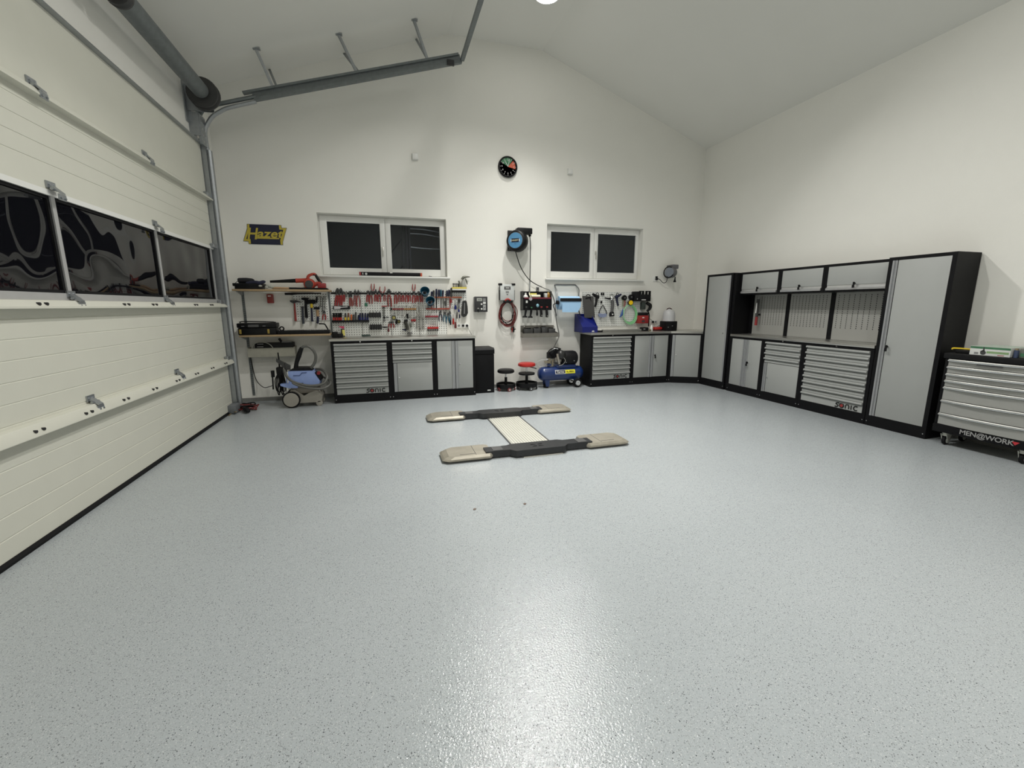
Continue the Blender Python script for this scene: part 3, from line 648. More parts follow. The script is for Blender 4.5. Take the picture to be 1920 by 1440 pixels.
# ================================================================ things on the floor
# -- low scissor lift let into the middle of the floor
lift = thing('vehicle_lift', 'low scissor vehicle lift with four metal pads in the floor', 'lift', (1.43, 4.6, 0))
cov = MB().box(1.222, 1.637, 3.735, 5.46, 0.0, 0.006).build('cover_plate', COVER, lift)
for k in range(13):
    x = 1.245 + k * 0.0308
    MB().box(x - 0.009, x + 0.009, 3.94, 5.44, 0.006, 0.011).build('rib', COVER, cov)
for x in (1.208, 1.640): MB().box(x - 0.003, x + 0.012, 3.74, 5.46, 0.0, 0.010).build('edge_strip', DGREY, lift)
for y0 in (0.0, 1.49):
    b = MB()
    b.prism([(0.86, 3.80 + y0), (1.10, 3.80 + y0), (1.15, 3.745 + y0), (1.66, 3.745 + y0), (1.71, 3.80 + y0), (1.99, 3.80 + y0), (1.99, 3.935 + y0), (1.71, 3.935 + y0), (1.66, 3.965 + y0), (1.15, 3.965 + y0), (1.10, 3.935 + y0), (0.86, 3.935 + y0)], 'z', 0.012, 0.076)
    bo = b.build('beam', LIFTB, lift)
    for dx in (-0.035, 0.035):
        for dy in (-0.025, 0.025):
            a = 1 if dx * dy > 0 else -1
            MB().prism([(1.40 + dx - 0.026, 3.855 + y0 + dy - 0.008), (1.40 + dx + 0.026, 3.855 + y0 + dy - 0.008), (1.40 + dx + 0.026 * (a > 0), 3.855 + y0 + dy + 0.012), (1.40 + dx - 0.026 * (a < 0) , 3.855 + y0 + dy + 0.012)], 'z', 0.0762, 0.0775).build('cut_out', RUB, bo)
    for x, sx in ((0.985, -1), (1.885, 1)): MB().box(x - 0.05, x + 0.05, 3.81 + y0, 3.925 + y0, 0.076, 0.079).build('slide_plate', DGREY, bo)
    for xa, xb, s in ((0.44, 0.925, 1), (2.43, 1.925, -1)):
        L = abs(xb - xa); f = lambda q: xa + s * q
        p = MB(); ya, yb = 3.765 + y0, 4.095 + y0
        # plan with cut corners; ramp at the outer end, chamfered long sides
        def ring(ins, z, ramp): return [(f(ramp), ya + ins + 0.045, z), (f(ramp + 0.05), ya + ins, z), (f(L - 0.03), ya + ins, z), (f(L), ya + ins + 0.03, z), (f(L), yb - ins - 0.03, z), (f(L - 0.03), yb - ins, z), (f(ramp + 0.05), yb - ins, z), (f(ramp), yb - ins - 0.045, z)]
        rings = [ring(0.012, 0.014, 0.02), ring(0.0, 0.026, 0.0), ring(0.004, 0.040, 0.018), ring(0.022, 0.062, 0.065)]
        vs_ = [v for r_ in rings for v in r_]; n = 8
        fs = [tuple(range(n - 1, -1, -1)), tuple(range(3 * n, 4 * n))] + [(k * n + i, k * n + (i + 1) % n, (k + 1) * n + (i + 1) % n, (k + 1) * n + i) for k in range(3) for i in range(n)]
        po = p.add(vs_, fs).build('pad', PADM, lift, angle=12)
        xs = sorted((f(L * 0.66), f(L * 0.66 + 0.004)))
        MB().box(xs[0], xs[1], ya + 0.03, yb - 0.03, 0.0615, 0.0626).build('joint', CHAR, po)
        xs = sorted((f(0.17), f(0.32))); MB().box(xs[0], xs[1], ya + 0.062, ya + 0.070, 0.0615, 0.0628).build('slot', CHAR, po)
        for k in range(6):
            xs = sorted((f(0.020 + k * 0.008), f(0.0235 + k * 0.008))); z = 0.042 + k * 0.0036
            MB().box(xs[0], xs[1], ya + 0.06, yb - 0.06, z - 0.004, z + 0.0025).build('tread', PADM, po)

# -- roller tool cart
CX = 5.56
ct = thing('tool_cart', 'silver fronted roller tool cart lettered men at work', 'tool cart', (CX, 2.92, 0), -PI / 2)
cwid, cdep = 0.72, 0.44
box_part('body', BLACK, ct, 0.0, cwid, 0.012, cdep, 0.14, 0.915, 0.004)
base = box_part('base_rail', BLACK, ct, 0.0, cwid, -0.004, 0.03, 0.140, 0.222, 0.004)
lettering('MEN@WORK', 0.066, mat('grey_print', (0.32, 0.32, 0.32), 0.4), base, (0.425, -0.0055, 0.186), bold=0.0010, spacing=0.95)
MB().prism([(0.605, 0.205), (0.660, 0.205), (0.632, 0.172)], 'y', -0.0055, -0.004).build('logo_triangle', mat('logo_red_bright', (0.50, 0.03, 0.04), 0.4), base, True)
tp = box_part('top_tray', BLK, ct, -0.012, cwid + 0.012, -0.012, cdep, 0.918, 0.975, 0.010)
SILV = mat('silver_drawer_paint', (0.42, 0.42, 0.40), 0.38, 0.45, var=0.03)
zz = [0.225, 0.346, 0.488, 0.627, 0.698, 0.768, 0.843, 0.914]
for z0, z1 in zip(zz[:-1], zz[1:]):
    # front sheet bowed in plan, with a bright rolled lip at its top edge
    def bow(u): return -0.030 * (1 - (2 * u - 1) ** 2)
    N_ = 10; x0, x1 = 0.034, cwid - 0.034
    prof = [(0.0, z0 + 0.002), (0.0, z1 - 0.034), (-0.5, z1 - 0.024), (-0.5, z1 - 0.012), (-0.25, z1 - 0.003), (0.01, z1 - 0.003)]
    vs_, fs = [], []
    for i in range(N_ + 1):
        u = i / N_
        for (o, z) in prof:
            vs_.append((x0 + (x1 - x0) * u, 0.004 + (bow(u) * 0.55 if o == 0.0 else (bow(u) * 1.0 + o * 0.022 if o < 0 else 0.012)), z))
    m = len(prof)
    for i in range(N_):
        for j in range(m - 1): fs.append((i * m + j, (i + 1) * m + j, (i + 1) * m + j + 1, i * m + j + 1))
    dr = MB().add(vs_, fs).build('drawer', SILV, ct, True, angle=25)
    lipv = []
    MB().tube([(x0 + (x1 - x0) * i / N_, 0.004 + bow(i / N_) - 0.011, z1 - 0.016) for i in range(N_ + 1)], 0.0085, 6).build('grip', CHROME, dr, True)
box_part('label_plate', DGREY, ct, 0.27, 0.45, -0.032, -0.024, 0.872, 0.900)
for x, y in ((0.09, 0.06), (cwid - 0.05, 0.06), (0.07, cdep - 0.07), (cwid - 0.07, cdep - 0.07)):
    c = MB().cyl((x, y, 0.14), (x, y, 0.10), 0.028).prism([(y - 0.03, 0.12), (y + 0.05, 0.12), (y + 0.03, 0.05), (y - 0.0, 0.05)], 'x', x - 0.027, x - 0.020).prism([(y - 0.03, 0.12), (y + 0.05, 0.12), (y + 0.03, 0.05), (y, 0.05)], 'x', x + 0.020, x + 0.027).build('caster_fork', mat('zinc_caster', (0.55, 0.55, 0.50), 0.4, 0.5), ct, True)
    w_ = MB().lathe((x - 0.018, y + 0.02, 0.052), (1, 0, 0), [(0.036, 0.0), (0.050, 0.006), (0.052, 0.018), (0.050, 0.030), (0.036, 0.036)], 20).build('wheel', RUB, c, True)
    MB().lathe((x - 0.021, y + 0.02, 0.052), (1, 0, 0), [(0.014, 0.0), (0.034, 0.003), (0.034, 0.039), (0.014, 0.042)], 16).build('hub', mat('pale_hub', (0.45, 0.46, 0.43), 0.5), w_, True)
# things lying on the cart
def on_cart(name, label, cat, x0, x1, y0, y1, h, m): 
    t = thing(name, label, cat, ((x0 + x1) / 2, (y0 + y1) / 2, 0.975)); return t
BX0, BX1, BY0, BY1 = 5.555, 5.90, 2.445, 2.735
t = thing('cardboard_box', 'white and green printed carton on the roller tool cart', 'box', (5.72, 2.59, 0.976))
MB().box(BX0, BX1, BY0, BY1, 0.976, 1.062, 0.002).build('carton', CARD, t)
GRN = mat('dark_green_print', (0.05, 0.16, 0.08), 0.5, var=0.3, scale=14); LGRN = mat('light_green_print', (0.22, 0.34, 0.16), 0.5, var=0.3, scale=20)
MB().box(BX0 - 0.001, BX0, BY0 + 0.002, BY1 - 0.002, 1.040, 1.060).build('green_band', GRN, t)
MB().box(BX0 - 0.001, BX0, BY0 + 0.01, BY0 + 0.165, 1.000, 1.020).build('green_band', LGRN, t)
MB().box(BX0 - 0.001, BX0, BY0 + 0.01, BY0 + 0.09, 1.032, 1.037).build('white_band', WPRINT, t)
MB().cyl((BX0 - 0.0015, BY1 - 0.10, 1.003), (BX0, BY1 - 0.10, 1.003), 0.021, n=16).prism([(BY1 - 0.075, 1.013), (BY1 - 0.11, 1.018), (BY1 - 0.105, 1.056), (BY1 - 0.098, 1.056), (BY1 - 0.097, 1.030)], 'x', BX0 - 0.0015, BX0).build('printed_tool', CHAR, t)
MB().box(BX0 - 0.0012, BX0, BY1 - 0.065, BY1 - 0.035, 0.985, 1.005).build('printed_frame', MGREY, t)
MB().box(BX0 - 0.0012, BX0, BY0 + 0.04, BY0 + 0.085, 0.984, 0.990).build('printed_line', DRED, t)
MB().box(BX0, BX1, BY0, BY1, 1.062, 1.0625).build('lid_print', mat('pale_green_lid', (0.40, 0.46, 0.40), 0.6, var=0.2), t)
t = thing('cardboard_box', 'dark green carton beside the white and green one on the tool cart', 'box', (5.75, 2.32, 0.976))
MB().box(5.60, 5.92, 2.215, 2.405, 0.976, 1.058, 0.002).build('carton', mat('dark_carton', (0.12, 0.13, 0.11), 0.55, var=0.4, scale=22), t)
MB().box(5.599, 5.60, 2.22, 2.40, 0.99, 1.02).build('green_band', GRN, t)
t = thing('spray_can', 'small navy can standing between the two cartons on the tool cart', 'can', (5.60, 2.424, 0.976))
MB().cyl((5.595, 2.424, 0.976), (5.595, 2.424, 1.045), 0.017, n=14).build('can', mat('navy_can', (0.05, 0.07, 0.14), 0.35), t)
MB().cyl((5.595, 2.424, 1.045), (5.595, 2.424, 1.062), 0.012, n=12).build('cap', mat('tan_cap', (0.25, 0.2, 0.12), 0.5), t)
t = thing('trigger_clamp', 'yellow and black clamp lying at the edge of the tool cart', 'clamp', (5.62, 2.84, 0.976))
MB().tube([(5.60, 2.895, 1.010), (5.60, 2.885, 1.022), (5.64, 2.80, 1.020), (5.66, 2.76, 1.016)], 0.008, 6, 3).build('handle', YEL, t)
MB().box(5.60, 5.66, 2.75, 2.87, 0.976, 1.010, 0.006).build('jaw', BLK, t)

# -- slim black bin
bn = thing('waste_bin', 'tall slim black metal bin beside the left cabinet run', 'bin', (1.56, 7.0, 0))
MB().box(1.392, 1.722, 6.90, 7.30, 0.0, 0.66, 0.006).build('bin_body', BLACK, bn)
MB().prism([(6.895, 0.665), (6.895, 0.735), (6.93, 0.765), (7.30, 0.765), (7.30, 0.665)], 'x', 1.386, 1.728).build('lid', BLACK, bn)
MB().box(1.60, 1.655, 6.898, 6.90, 0.035, 0.055).build('maker_plate', CARD, bn)

# -- work stools
def stool(label, x, y, zs, seatm, r, tray_z, shelf, cast, lever, tr_):
    t = thing('work_stool', label, 'stool', (x, y, 0), 0.3, 'rolling work stools')
    MB().lathe((0, 0, zs - 0.065), (0, 0, 1), [(r * 0.86, 0), (r, 0.012), (r * 1.01, 0.03), (r * 0.97, 0.052), (r * 0.8, 0.064), (0.01, 0.066)], 28).build('seat', seatm, t, True)
    MB().cyl((0, 0, 0.20), (0, 0, zs - 0.06), 0.014).build('piston', CHROME, t, True)
    MB().cyl((0, 0, tray_z + 0.02), (0, 0, zs * 0.62), 0.026, 0.024).build('column', BLK, t, True)
    MB().lathe((0, 0, tray_z), (0, 0, 1), [(tr_ * 0.90, 0.0), (tr_ * 0.98, 0.01), (tr_, 0.078), (tr_ * 0.94, 0.078), (tr_ * 0.91, 0.05), (0.03, 0.046), (0.03, 0.05)], 28).build('tray', BLK, t, True)
    if shelf: MB().prism([(0.145 * math.cos(a * PI / 6), 0.145 * math.sin(a * PI / 6)) for a in range(12)], 'z', zs * 0.56, zs * 0.56 + 0.03).build('shelf', BLK, t, True)
    if lever: MB().tube([(0.04, -0.02, zs - 0.075), (0.13, -0.05, zs - 0.10), (0.17, -0.06, zs - 0.115)], 0.008, 6, 3).build('lever', BLK, t, True)
    for k in range(5):
        a = k * 2 * PI / 5 - 1.75; cx, cy = (tr_ - 0.012) * math.cos(a), (tr_ - 0.012) * math.sin(a)
        f_ = MB().cyl((cx, cy, 0.05), (cx, cy, tray_z + 0.005), 0.012).build('caster', DGREY, t, True)
        tx, ty = -math.sin(a), math.cos(a)
        MB().lathe((cx - math.cos(a) * 0.014, cy - math.sin(a) * 0.014, 0.033), (math.cos(a), math.sin(a), 0), [(0.02, 0), (0.032, 0.003), (0.033, 0.014), (0.032, 0.025), (0.02, 0.028)], 16).build('wheel', cast, f_, True)
        MB().cyl((cx - math.cos(a) * 0.016, cy - math.sin(a) * 0.016, 0.033), (cx + math.cos(a) * 0.017, cy + math.sin(a) * 0.017, 0.033), 0.014).build('hub', CHROME, f_, True)
stool('low black-seated rolling stool beside the black bin', 1.965, 7.04, 0.375, BLK, 0.148, 0.045, False, mat('red_wheel', (0.22, 0.05, 0.05), 0.4), False, 0.168)
stool('taller rolling stool with a red seat', 2.345, 7.03, 0.475, RED, 0.155, 0.048, True, CHAR, True, 0.192)

# -- compressor
CYT = 7.06; TR = 0.128
a = P(1008.5, 707, CYT); b = Vector((3.44, CYT, a.z))
TZ = 0.255
cp = thing('air_compressor', 'blue air compressor with black motor and yellow label', 'compressor', (3.0, CYT, 0))
MB().lathe((a.x, CYT, TZ), (1, 0, 0), [(0.02, 0), (0.07, 0.012), (0.108, 0.045), (TR, 0.10), (TR, b.x - a.x - 0.10), (0.108, b.x - a.x - 0.045), (0.07, b.x - a.x - 0.012), (0.02, b.x - a.x)], 32).build('tank', BLUE, cp)
for dy in (-0.07, 0.07): MB().prism([(a.x + 0.11, TZ - 0.08), (a.x + 0.20, TZ - 0.10), (a.x + 0.19, 0.03), (a.x + 0.13, 0.03)], 'y', CYT + dy - 0.006, CYT + dy + 0.006).build('foot', BLUE, cp)
MB().cyl((a.x + 0.155, CYT, 0.0), (a.x + 0.155, CYT, 0.06), 0.045, n=16).build('rubber_foot', RUB, cp)
wc = P(1082, 719.5, 6.93)
for y, s in ((CYT - 0.165, -1), (CYT + 0.125, 1)):
    w_ = MB().lathe((wc.x, y, 0.082), (0, 1, 0), [(0.045, 0), (0.076, 0.006), (0.082, 0.016), (0.082, 0.03), (0.076, 0.04), (0.045, 0.046)], 28).build('wheel', RUB, cp)
    MB().lathe((wc.x, y - 0.003 * (s < 0), 0.082), (0, 1, 0), [(0.012, -0.004), (0.030, 0.0), (0.046, -0.003), (0.050, 0.006), (0.046, 0.048), (0.02, 0.05)], 20).build('rim', CHROME, w_)
MB().cyl((wc.x, CYT - 0.16, 0.082), (wc.x, CYT + 0.15, 0.082), 0.010).build('axle', DSTEEL, cp)
MB().prism([(wc.x - 0.05, TZ - 0.10), (wc.x + 0.05, TZ - 0.10), (wc.x + 0.025, 0.07), (wc.x - 0.025, 0.07)], 'y', CYT - 0.10, CYT - 0.09).build('wheel_bracket', BLUE, cp)
m0 = P(1052, 676, CYT); m1 = P(1081, 678, CYT); MZ = TZ + TR + 0.145
MB().lathe((m0.x - 0.02, CYT, MZ), (1, 0, 0), [(0.08, 0), (0.125, 0.015), (0.132, 0.04), (0.132, 0.25), (0.12, 0.29), (0.09, 0.315), (0.02, 0.32)], 28).build('motor', BLK, cp)
for dx, dy in ((0.05, -0.5), (0.20, -0.3), (0.03, 0.9), (0.05, -1.6)): MB().cyl((m0.x + dx, CYT - 0.132 * math.cos(dy), MZ + 0.132 * math.sin(dy)), (m0.x + dx, CYT - 0.138 * math.cos(dy), MZ + 0.138 * math.sin(dy)), 0.007, n=8).build('screw', CHROME, cp)
MB().box(m0.x - 0.12, m0.x + 0.26, CYT - 0.08, CYT + 0.08, TZ + TR - 0.02, TZ + TR + 0.03, 0.006).build('base_bracket', BLUE, cp)
# crankcase, two finned cylinder heads and a dark air filter
hx = m0.x - 0.10
MB().lathe((hx - 0.05, CYT, MZ - 0.01), (1, 0, 0), [(0.05, 0), (0.075, 0.01), (0.085, 0.05), (0.085, 0.12), (0.07, 0.14)], 20).build('crankcase', mat('cast_aluminium', (0.33, 0.31, 0.27), 0.45, 0.7), cp)
for s, nm in ((-1, 'cylinder_head'), (1, 'cylinder_head')):
    dv = Vector((-0.75 if s < 0 else 0.25, -0.25 * 0, 0.85)).normalized(); c0 = Vector((hx, CYT - 0.02 + 0.06 * (s > 0), MZ + 0.01))
    h = MB()
    for k in range(5): h.cyl(c0 + dv * (0.04 + 0.022 * k), c0 + dv * (0.054 + 0.022 * k), 0.062, n=12)
    h.cyl(c0, c0 + dv * 0.15, 0.045).cyl(c0 + dv * 0.145, c0 + dv * 0.185, 0.066, 0.058, n=14)
    h.build(nm, BLK, cp)
MB().ball((hx + 0.06, CYT - 0.09, MZ + 0.07), 0.085, 0.07, 0.085, 16, 10).build('air_filter', mat('black_filter', (0.02, 0.02, 0.02), 0.35), cp)
MB().tube([(hx - 0.02, CYT - 0.11, MZ + 0.09), (hx - 0.005, CYT - 0.115, MZ + 0.0), (hx + 0.02, CYT - 0.11, MZ - 0.09)], 0.022, 8, 3).build('fan_guard_bar', mat('pale_bar', (0.40, 0.37, 0.32), 0.4, 0.4), cp)
MB().tube([(hx + 0.08, CYT - 0.13, MZ + 0.04), (hx + 0.12, CYT - 0.15, MZ - 0.03), (hx + 0.07, CYT - 0.14, MZ - 0.10), (hx + 0.01, CYT - 0.12, MZ - 0.12)], 0.006, 6, 4).build('pipe', STEEL, cp)
MB().tube([(hx - 0.15, CYT - 0.05, MZ + 0.13), (hx - 0.06, CYT - 0.08, MZ + 0.185), (hx + 0.0, CYT - 0.09, MZ + 0.175)], 0.007, 6, 4).build('pipe', CHROME, cp)
vx = a.x + 0.20
MB().cyl((vx, CYT, TZ + TR - 0.02), (vx, CYT, TZ + TR + 0.12), 0.022).box(vx - 0.03, vx + 0.03, CYT - 0.06, CYT + 0.02, TZ + TR + 0.02, TZ + TR + 0.05, 0.004).build('outlet_pipe', BLUE, cp)
MB().cyl((vx - 0.10, CYT - 0.05, TZ + TR + 0.10), (vx + 0.03, CYT - 0.05, TZ + TR + 0.10), 0.012).cyl((vx - 0.09, CYT - 0.06, TZ + TR + 0.075), (vx + 0.02, CYT - 0.06, TZ + TR + 0.075), 0.009).cyl((vx + 0.0, CYT - 0.05, TZ + TR + 0.08), (vx, CYT - 0.05, TZ + TR + 0.155), 0.020).cyl((vx + 0.06, CYT - 0.05, TZ + TR + 0.02), (vx + 0.06, CYT - 0.05, TZ + TR + 0.13), 0.018).build('valve_group', mat('old_brass', (0.32, 0.28, 0.20), 0.4, 0.8), cp)
MB().box(vx - 0.02, vx + 0.07, CYT - 0.04, CYT + 0.06, MZ + 0.0, MZ + 0.11, 0.008).build('pressure_switch', BLK, cp)
MB().tube([(vx + 0.0, CYT - 0.04, MZ - 0.01), (vx - 0.15, CYT + 0.02, MZ - 0.03), (vx - 0.21, CYT + 0.05, MZ - 0.09), (vx - 0.15, CYT + 0.04, MZ - 0.15), (vx - 0.05, CYT - 0.03, MZ - 0.13)], 0.005, 6, 5).build('air_line', mat('clear_line', (0.55, 0.55, 0.52), 0.4), cp)
# decal on the tank, following its curve
def decal(name, m, x0, x1, a0, a1, parent, lift_=0.0015):
    v = []; n = 6
    for i in range(n + 1):
        an = a0 + (a1 - a0) * i / n
        for x in (x0, x1): v.append((x, CYT - (TR + lift_) * math.cos(an), TZ + (TR + lift_) * math.sin(an)))
    return MB().add(v, [(2 * i, 2 * i + 1, 2 * i + 3, 2 * i + 2) for i in range(n)]).build(name, m, parent)
d0_, d1_, d2_ = P(1041, 701, 6.94).x, P(1060, 701, 6.94).x, P(1078, 700, 6.94).x
lab = decal('label', WPRINT, d0_, d1_ + 0.003, 0.02, 0.60, cp)
decal('label_field', NAVY, d0_ + 0.010, d1_ - 0.004, 0.10, 0.52, lab, 0.0022)
yl = decal('yellow_label', mat('bright_yellow', (0.85, 0.78, 0.04), 0.4), d1_, d2_, 0.05, 0.58, cp, 0.0024)
loc0 = Vector((3.0, CYT, 0)); an = 0.31
up = (0, math.sin(an), math.cos(an))
lettering('Varmo', 0.056, WPRINT, lab, Vector(((d0_ + d1_) / 2, CYT - (TR + 0.006) * math.cos(an), TZ + (TR + 0.006) * math.sin(an))) - loc0, up=up, bold=0.0006, width=0.95)
lettering('HL 380DC', 0.040, mat('olive_print', (0.16, 0.14, 0.01), 0.5), yl, Vector(((d1_ + d2_) / 2, CYT - (TR + 0.006) * math.cos(an), TZ + (TR + 0.006) * math.sin(an))) - loc0, up=up, bold=0.0015, width=0.85)
# hose from the compressor up the wall
o = MB().tube([P(1028, 668, 7.1), P(1036, 655, 7.22), P(1046, 636, BY - 0.02), P(1048, 625, BY - 0.012), P(1043, 600, BY - 0.012), P(1041.5, 580, BY - 0.012), P(1040, 566, BY - 0.012), P(1036, 553, BY - 0.012), P(1031, 545, BY - 0.02), P(1022, 541, BY - 0.04), P(1012, 537, BY - 0.06)], 0.007, 6, 5).build('air_hose', mat('grey_air_line', (0.16, 0.16, 0.155), 0.5)); tag(o, 'thin grey air line climbing the wall from the compressor', 'hose')

# -- wet vacuum cleaner
VY = 6.86
def V(px, py, dy=0.0): return P(px, py, VY + dy)
wcx = V(548, 752, -0.14)
vc = thing('vacuum_cleaner', 'pale blue and beige workshop vacuum with grey hose and a big rear wheel', 'vacuum', (V(572, 740).x, VY, 0))
# beige base: side profile extruded through
q = [V(552, 747), V(548, 729), V(556, 727), V(565, 734), V(573, 739), V(583, 733), V(594, 729), V(601, 731), V(607, 739), V(606, 749), V(592, 755), V(566, 757)]
MB().prism([(p.x, max(p.z, 0.06)) for p in q], 'y', VY - 0.16, VY + 0.16).build('base_tub', BEIGE, vc)
MB().box(V(549, 740).x, V(600, 740).x, VY - 0.13, VY + 0.13, 0.19, 0.36, 0.03).build('tank', mat('beige_dark', (0.22, 0.20, 0.17), 0.5), vc)
for y, s in ((VY - 0.205, -1), (VY + 0.165, 1)):
    w_ = MB().lathe((wcx.x, y, 0.122), (0, 1, 0), [(0.10, 0), (0.118, 0.004), (0.122, 0.02), (0.118, 0.036), (0.10, 0.04)], 32).build('rear_wheel', RUB, vc)
    MB().lathe((wcx.x, y - 0.002, 0.122), (0, 1, 0), [(0.02, -0.004), (0.098, -0.002), (0.104, 0.004), (0.104, 0.04), (0.02, 0.044)], 28).build('hub_cap', BEIGE, w_)
for y in (VY - 0.14, VY + 0.14):
    x = V(602, 755).x
    f_ = MB().cyl((x, y, 0.08), (x, y, 0.13), 0.02).build('front_caster', DGREY, vc)
    MB().lathe((x - 0.0, y - 0.02, 0.045), (0, 1, 0), [(0.03, 0), (0.045, 0.004), (0.045, 0.036), (0.03, 0.04)], 18).build('wheel', BEIGE, f_)
# blue hood: tapering side profile, chamfered front
hd = [V(541, 716), V(540, 697), V(544, 694), V(588, 693), V(591, 696), V(602, 712), V(601, 720), V(590, 722), V(560, 722)]
MB().prism([(p.x, p.z) for p in hd], 'y', VY - 0.15, VY + 0.15).build('hood', LBLUE, vc)
MB().prism([(p.x, p.z) for p in (V(530, 717), V(545, 715), V(562, 720), V(562, 724), V(545, 724), V(531, 720))], 'y', VY - 0.165, VY + 0.165).build('handle_bar', LBLUE, vc)
rb_ = [V(550, 704, -0.155), V(562, 704, -0.155), V(566, 699, -0.155), V(575, 698.5, -0.155)]
MB().tube(rb_, 0.006, 5).build('groove', mat('blue_groove', (0.08, 0.12, 0.27), 0.5), vc)
MB().box(V(561, 716).x, V(572, 716).x, VY - 0.157, VY - 0.15, V(566, 720).z, V(566, 715).z).build('latch', BLK, vc)
MB().prism([(p.x, p.z) for p in (V(543, 694), V(556, 688), V(582, 688), V(588, 693))], 'y', VY - 0.10, VY + 0.10).build('motor_top', BLK, vc)
MB().prism([(p.x, p.z) for p in (V(591, 697), V(597, 697), V(606, 709), V(602, 712))], 'y', VY - 0.10, VY + 0.10).build('switch_panel', BLK, vc)
MB().cyl(V(597, 700, -0.13), V(598, 699, -0.105), 0.025).build('red_switch', DRED, vc)
# suction hose: grip, arch, and the loop around the hood
MB().tube([V(555, 690, -0.05), V(556, 680, -0.05), V(560, 668, -0.05), V(564, 656, -0.05), V(566, 652, -0.05)], [0.032, 0.028, 0.034, 0.030, 0.026], 10, 3).build('hose_grip', BLK, vc)
MB().tube([V(565, 653, -0.05), V(570, 649.5, -0.05), V(579, 650, -0.05), V(588, 658, -0.05), V(592, 668, -0.05), V(590, 680, -0.05), V(583, 690, -0.05)], 0.020, 10, 5).build('hose', HOSEG, vc)
MB().tube([V(592, 692, 0.05), V(603, 693, 0.0), V(611, 700, -0.08), V(613, 709, -0.15), V(606, 719, -0.20), V(590, 723, -0.23), V(570, 722, -0.24), V(550, 716, -0.22), V(538, 706, -0.18), V(533, 694, -0.10)], 0.019, 10, 5).build('hose', HOSEG, vc)
MB().tube([V(609, 708, 0.10), V(616, 712, 0.0), V(619.5, 718, -0.11), V(615, 724, -0.19), V(604, 728.5, -0.23), V(585, 728.5, -0.25), V(565, 725, -0.25), V(548, 718, -0.23)], 0.016, 10, 5).build('hose', HOSEG, vc)
# nozzle bracket with tools and coiled cable at the rear
MB().box(V(519, 690).x, V(530, 690).x, VY - 0.06, VY + 0.06, V(525, 702).z, V(525, 688).z, 0.01).build('tool_bracket', BLK, vc)
MB().tube([V(521, 661, -0.05), V(523, 675, -0.05), V(524, 690, -0.05)], 0.011, 6).build('crevice_nozzle', BLK, vc)
MB().prism([(p.x, p.z) for p in (V(520, 671), V(546, 684), V(546, 692), V(539, 692), V(520, 677))], 'y', VY - 0.075, VY - 0.045).build('floor_nozzle', CHAR, vc)
MB().tube([V(534, 680, -0.06), V(535, 690, -0.06), V(536, 697, -0.06)], 0.016, 8).build('nozzle_neck', BLK, vc)
MB().tube([V(539, 697, -0.155), V(540, 709, -0.155), V(540, 718, -0.155)], 0.010, 8).build('chrome_post', CHROME, vc)
MB().tube([V(539, 722, -0.14), V(540, 738, -0.14)], 0.016, 8).build('chrome_post', CHROME, vc)
for k in range(6):
    x = 516 + k * 2.6
    MB().tube([V(522, 699, -0.05), V(x, 712, -0.07), V(x + 1, 726 + (k % 3) * 4, -0.08), V(x + 4 + k, 733 + (k % 2) * 8, -0.08), V(x + 7, 722, -0.07), V(526 + k, 700, -0.05)], 0.0075, 5, 4).build('cable', BLK, vc)
MB().cyl(V(511, 695, -0.06), V(512, 707, -0.06), 0.024).cyl(V(511, 707, -0.06), V(512.5, 730, -0.06), 0.010).build('plug', BLK, vc)
o = MB().tube([Vector((V(512, 722).x, VY - 0.06, V(512, 722).z)), P(505, 725, 7.0), P(495, 726.5, 7.15), P(484, 718, BY - 0.03), P(478, 706, BY - 0.02), P(474, 690, BY - 0.02), P(470, 670, BY - 0.02)], 0.006, 5, 5).build('power_cable', BLK); tag(o, 'thin black cable from the shelf upright down to the vacuum', 'cable')

# -- tangle of leads on the floor in the corner by the door
tg = thing('jump_leads', 'tangle of red and black jump leads on the floor by the door track', 'cable', (-1.98, 6.75, 0))
tp0 = PF(452, 770)
random.seed(3)
for k in range(7):
    c = Vector((tp0.x + 0.05 + random.uniform(-0.06, 0.10), tp0.y + random.uniform(-0.06, 0.12), 0))
    pts = [Vector((c.x + 0.13 * math.cos(a) * random.uniform(0.7, 1.15), c.y + 0.08 * math.sin(a) * random.uniform(0.6, 1.2), random.uniform(0.012, 0.085))) for a in [2 * PI * i / 7 for i in range(7)]]
    MB().tube(pts, 0.009, 6, 4, closed=True).build('lead', REDC if k % 2 else RUB, tg)
MB().tube([PF(455, 764, 0.03), PF(462, 768, 0.05), PF(467, 772, 0.03)], [0.02, 0.035, 0.02], 8, 3).build('clamp', RUB, tg)
MB().tube([PF(443, 772, 0.05), PF(436, 774, 0.01), PF(429, 779, 0.008)], 0.008, 6, 3).build('loose_end', mat('tan_lead', (0.2, 0.15, 0.08), 0.5), tg)
o = MB().box(DX - 0.01, DX + 0.10, 6.50, 6.70, 0.005, 0.125, 0.02).build('corner_bumper', mat('grey_bumper', (0.15, 0.16, 0.17), 0.5)); tag(o, 'grey bumper block at the foot of the door track', 'bumper')

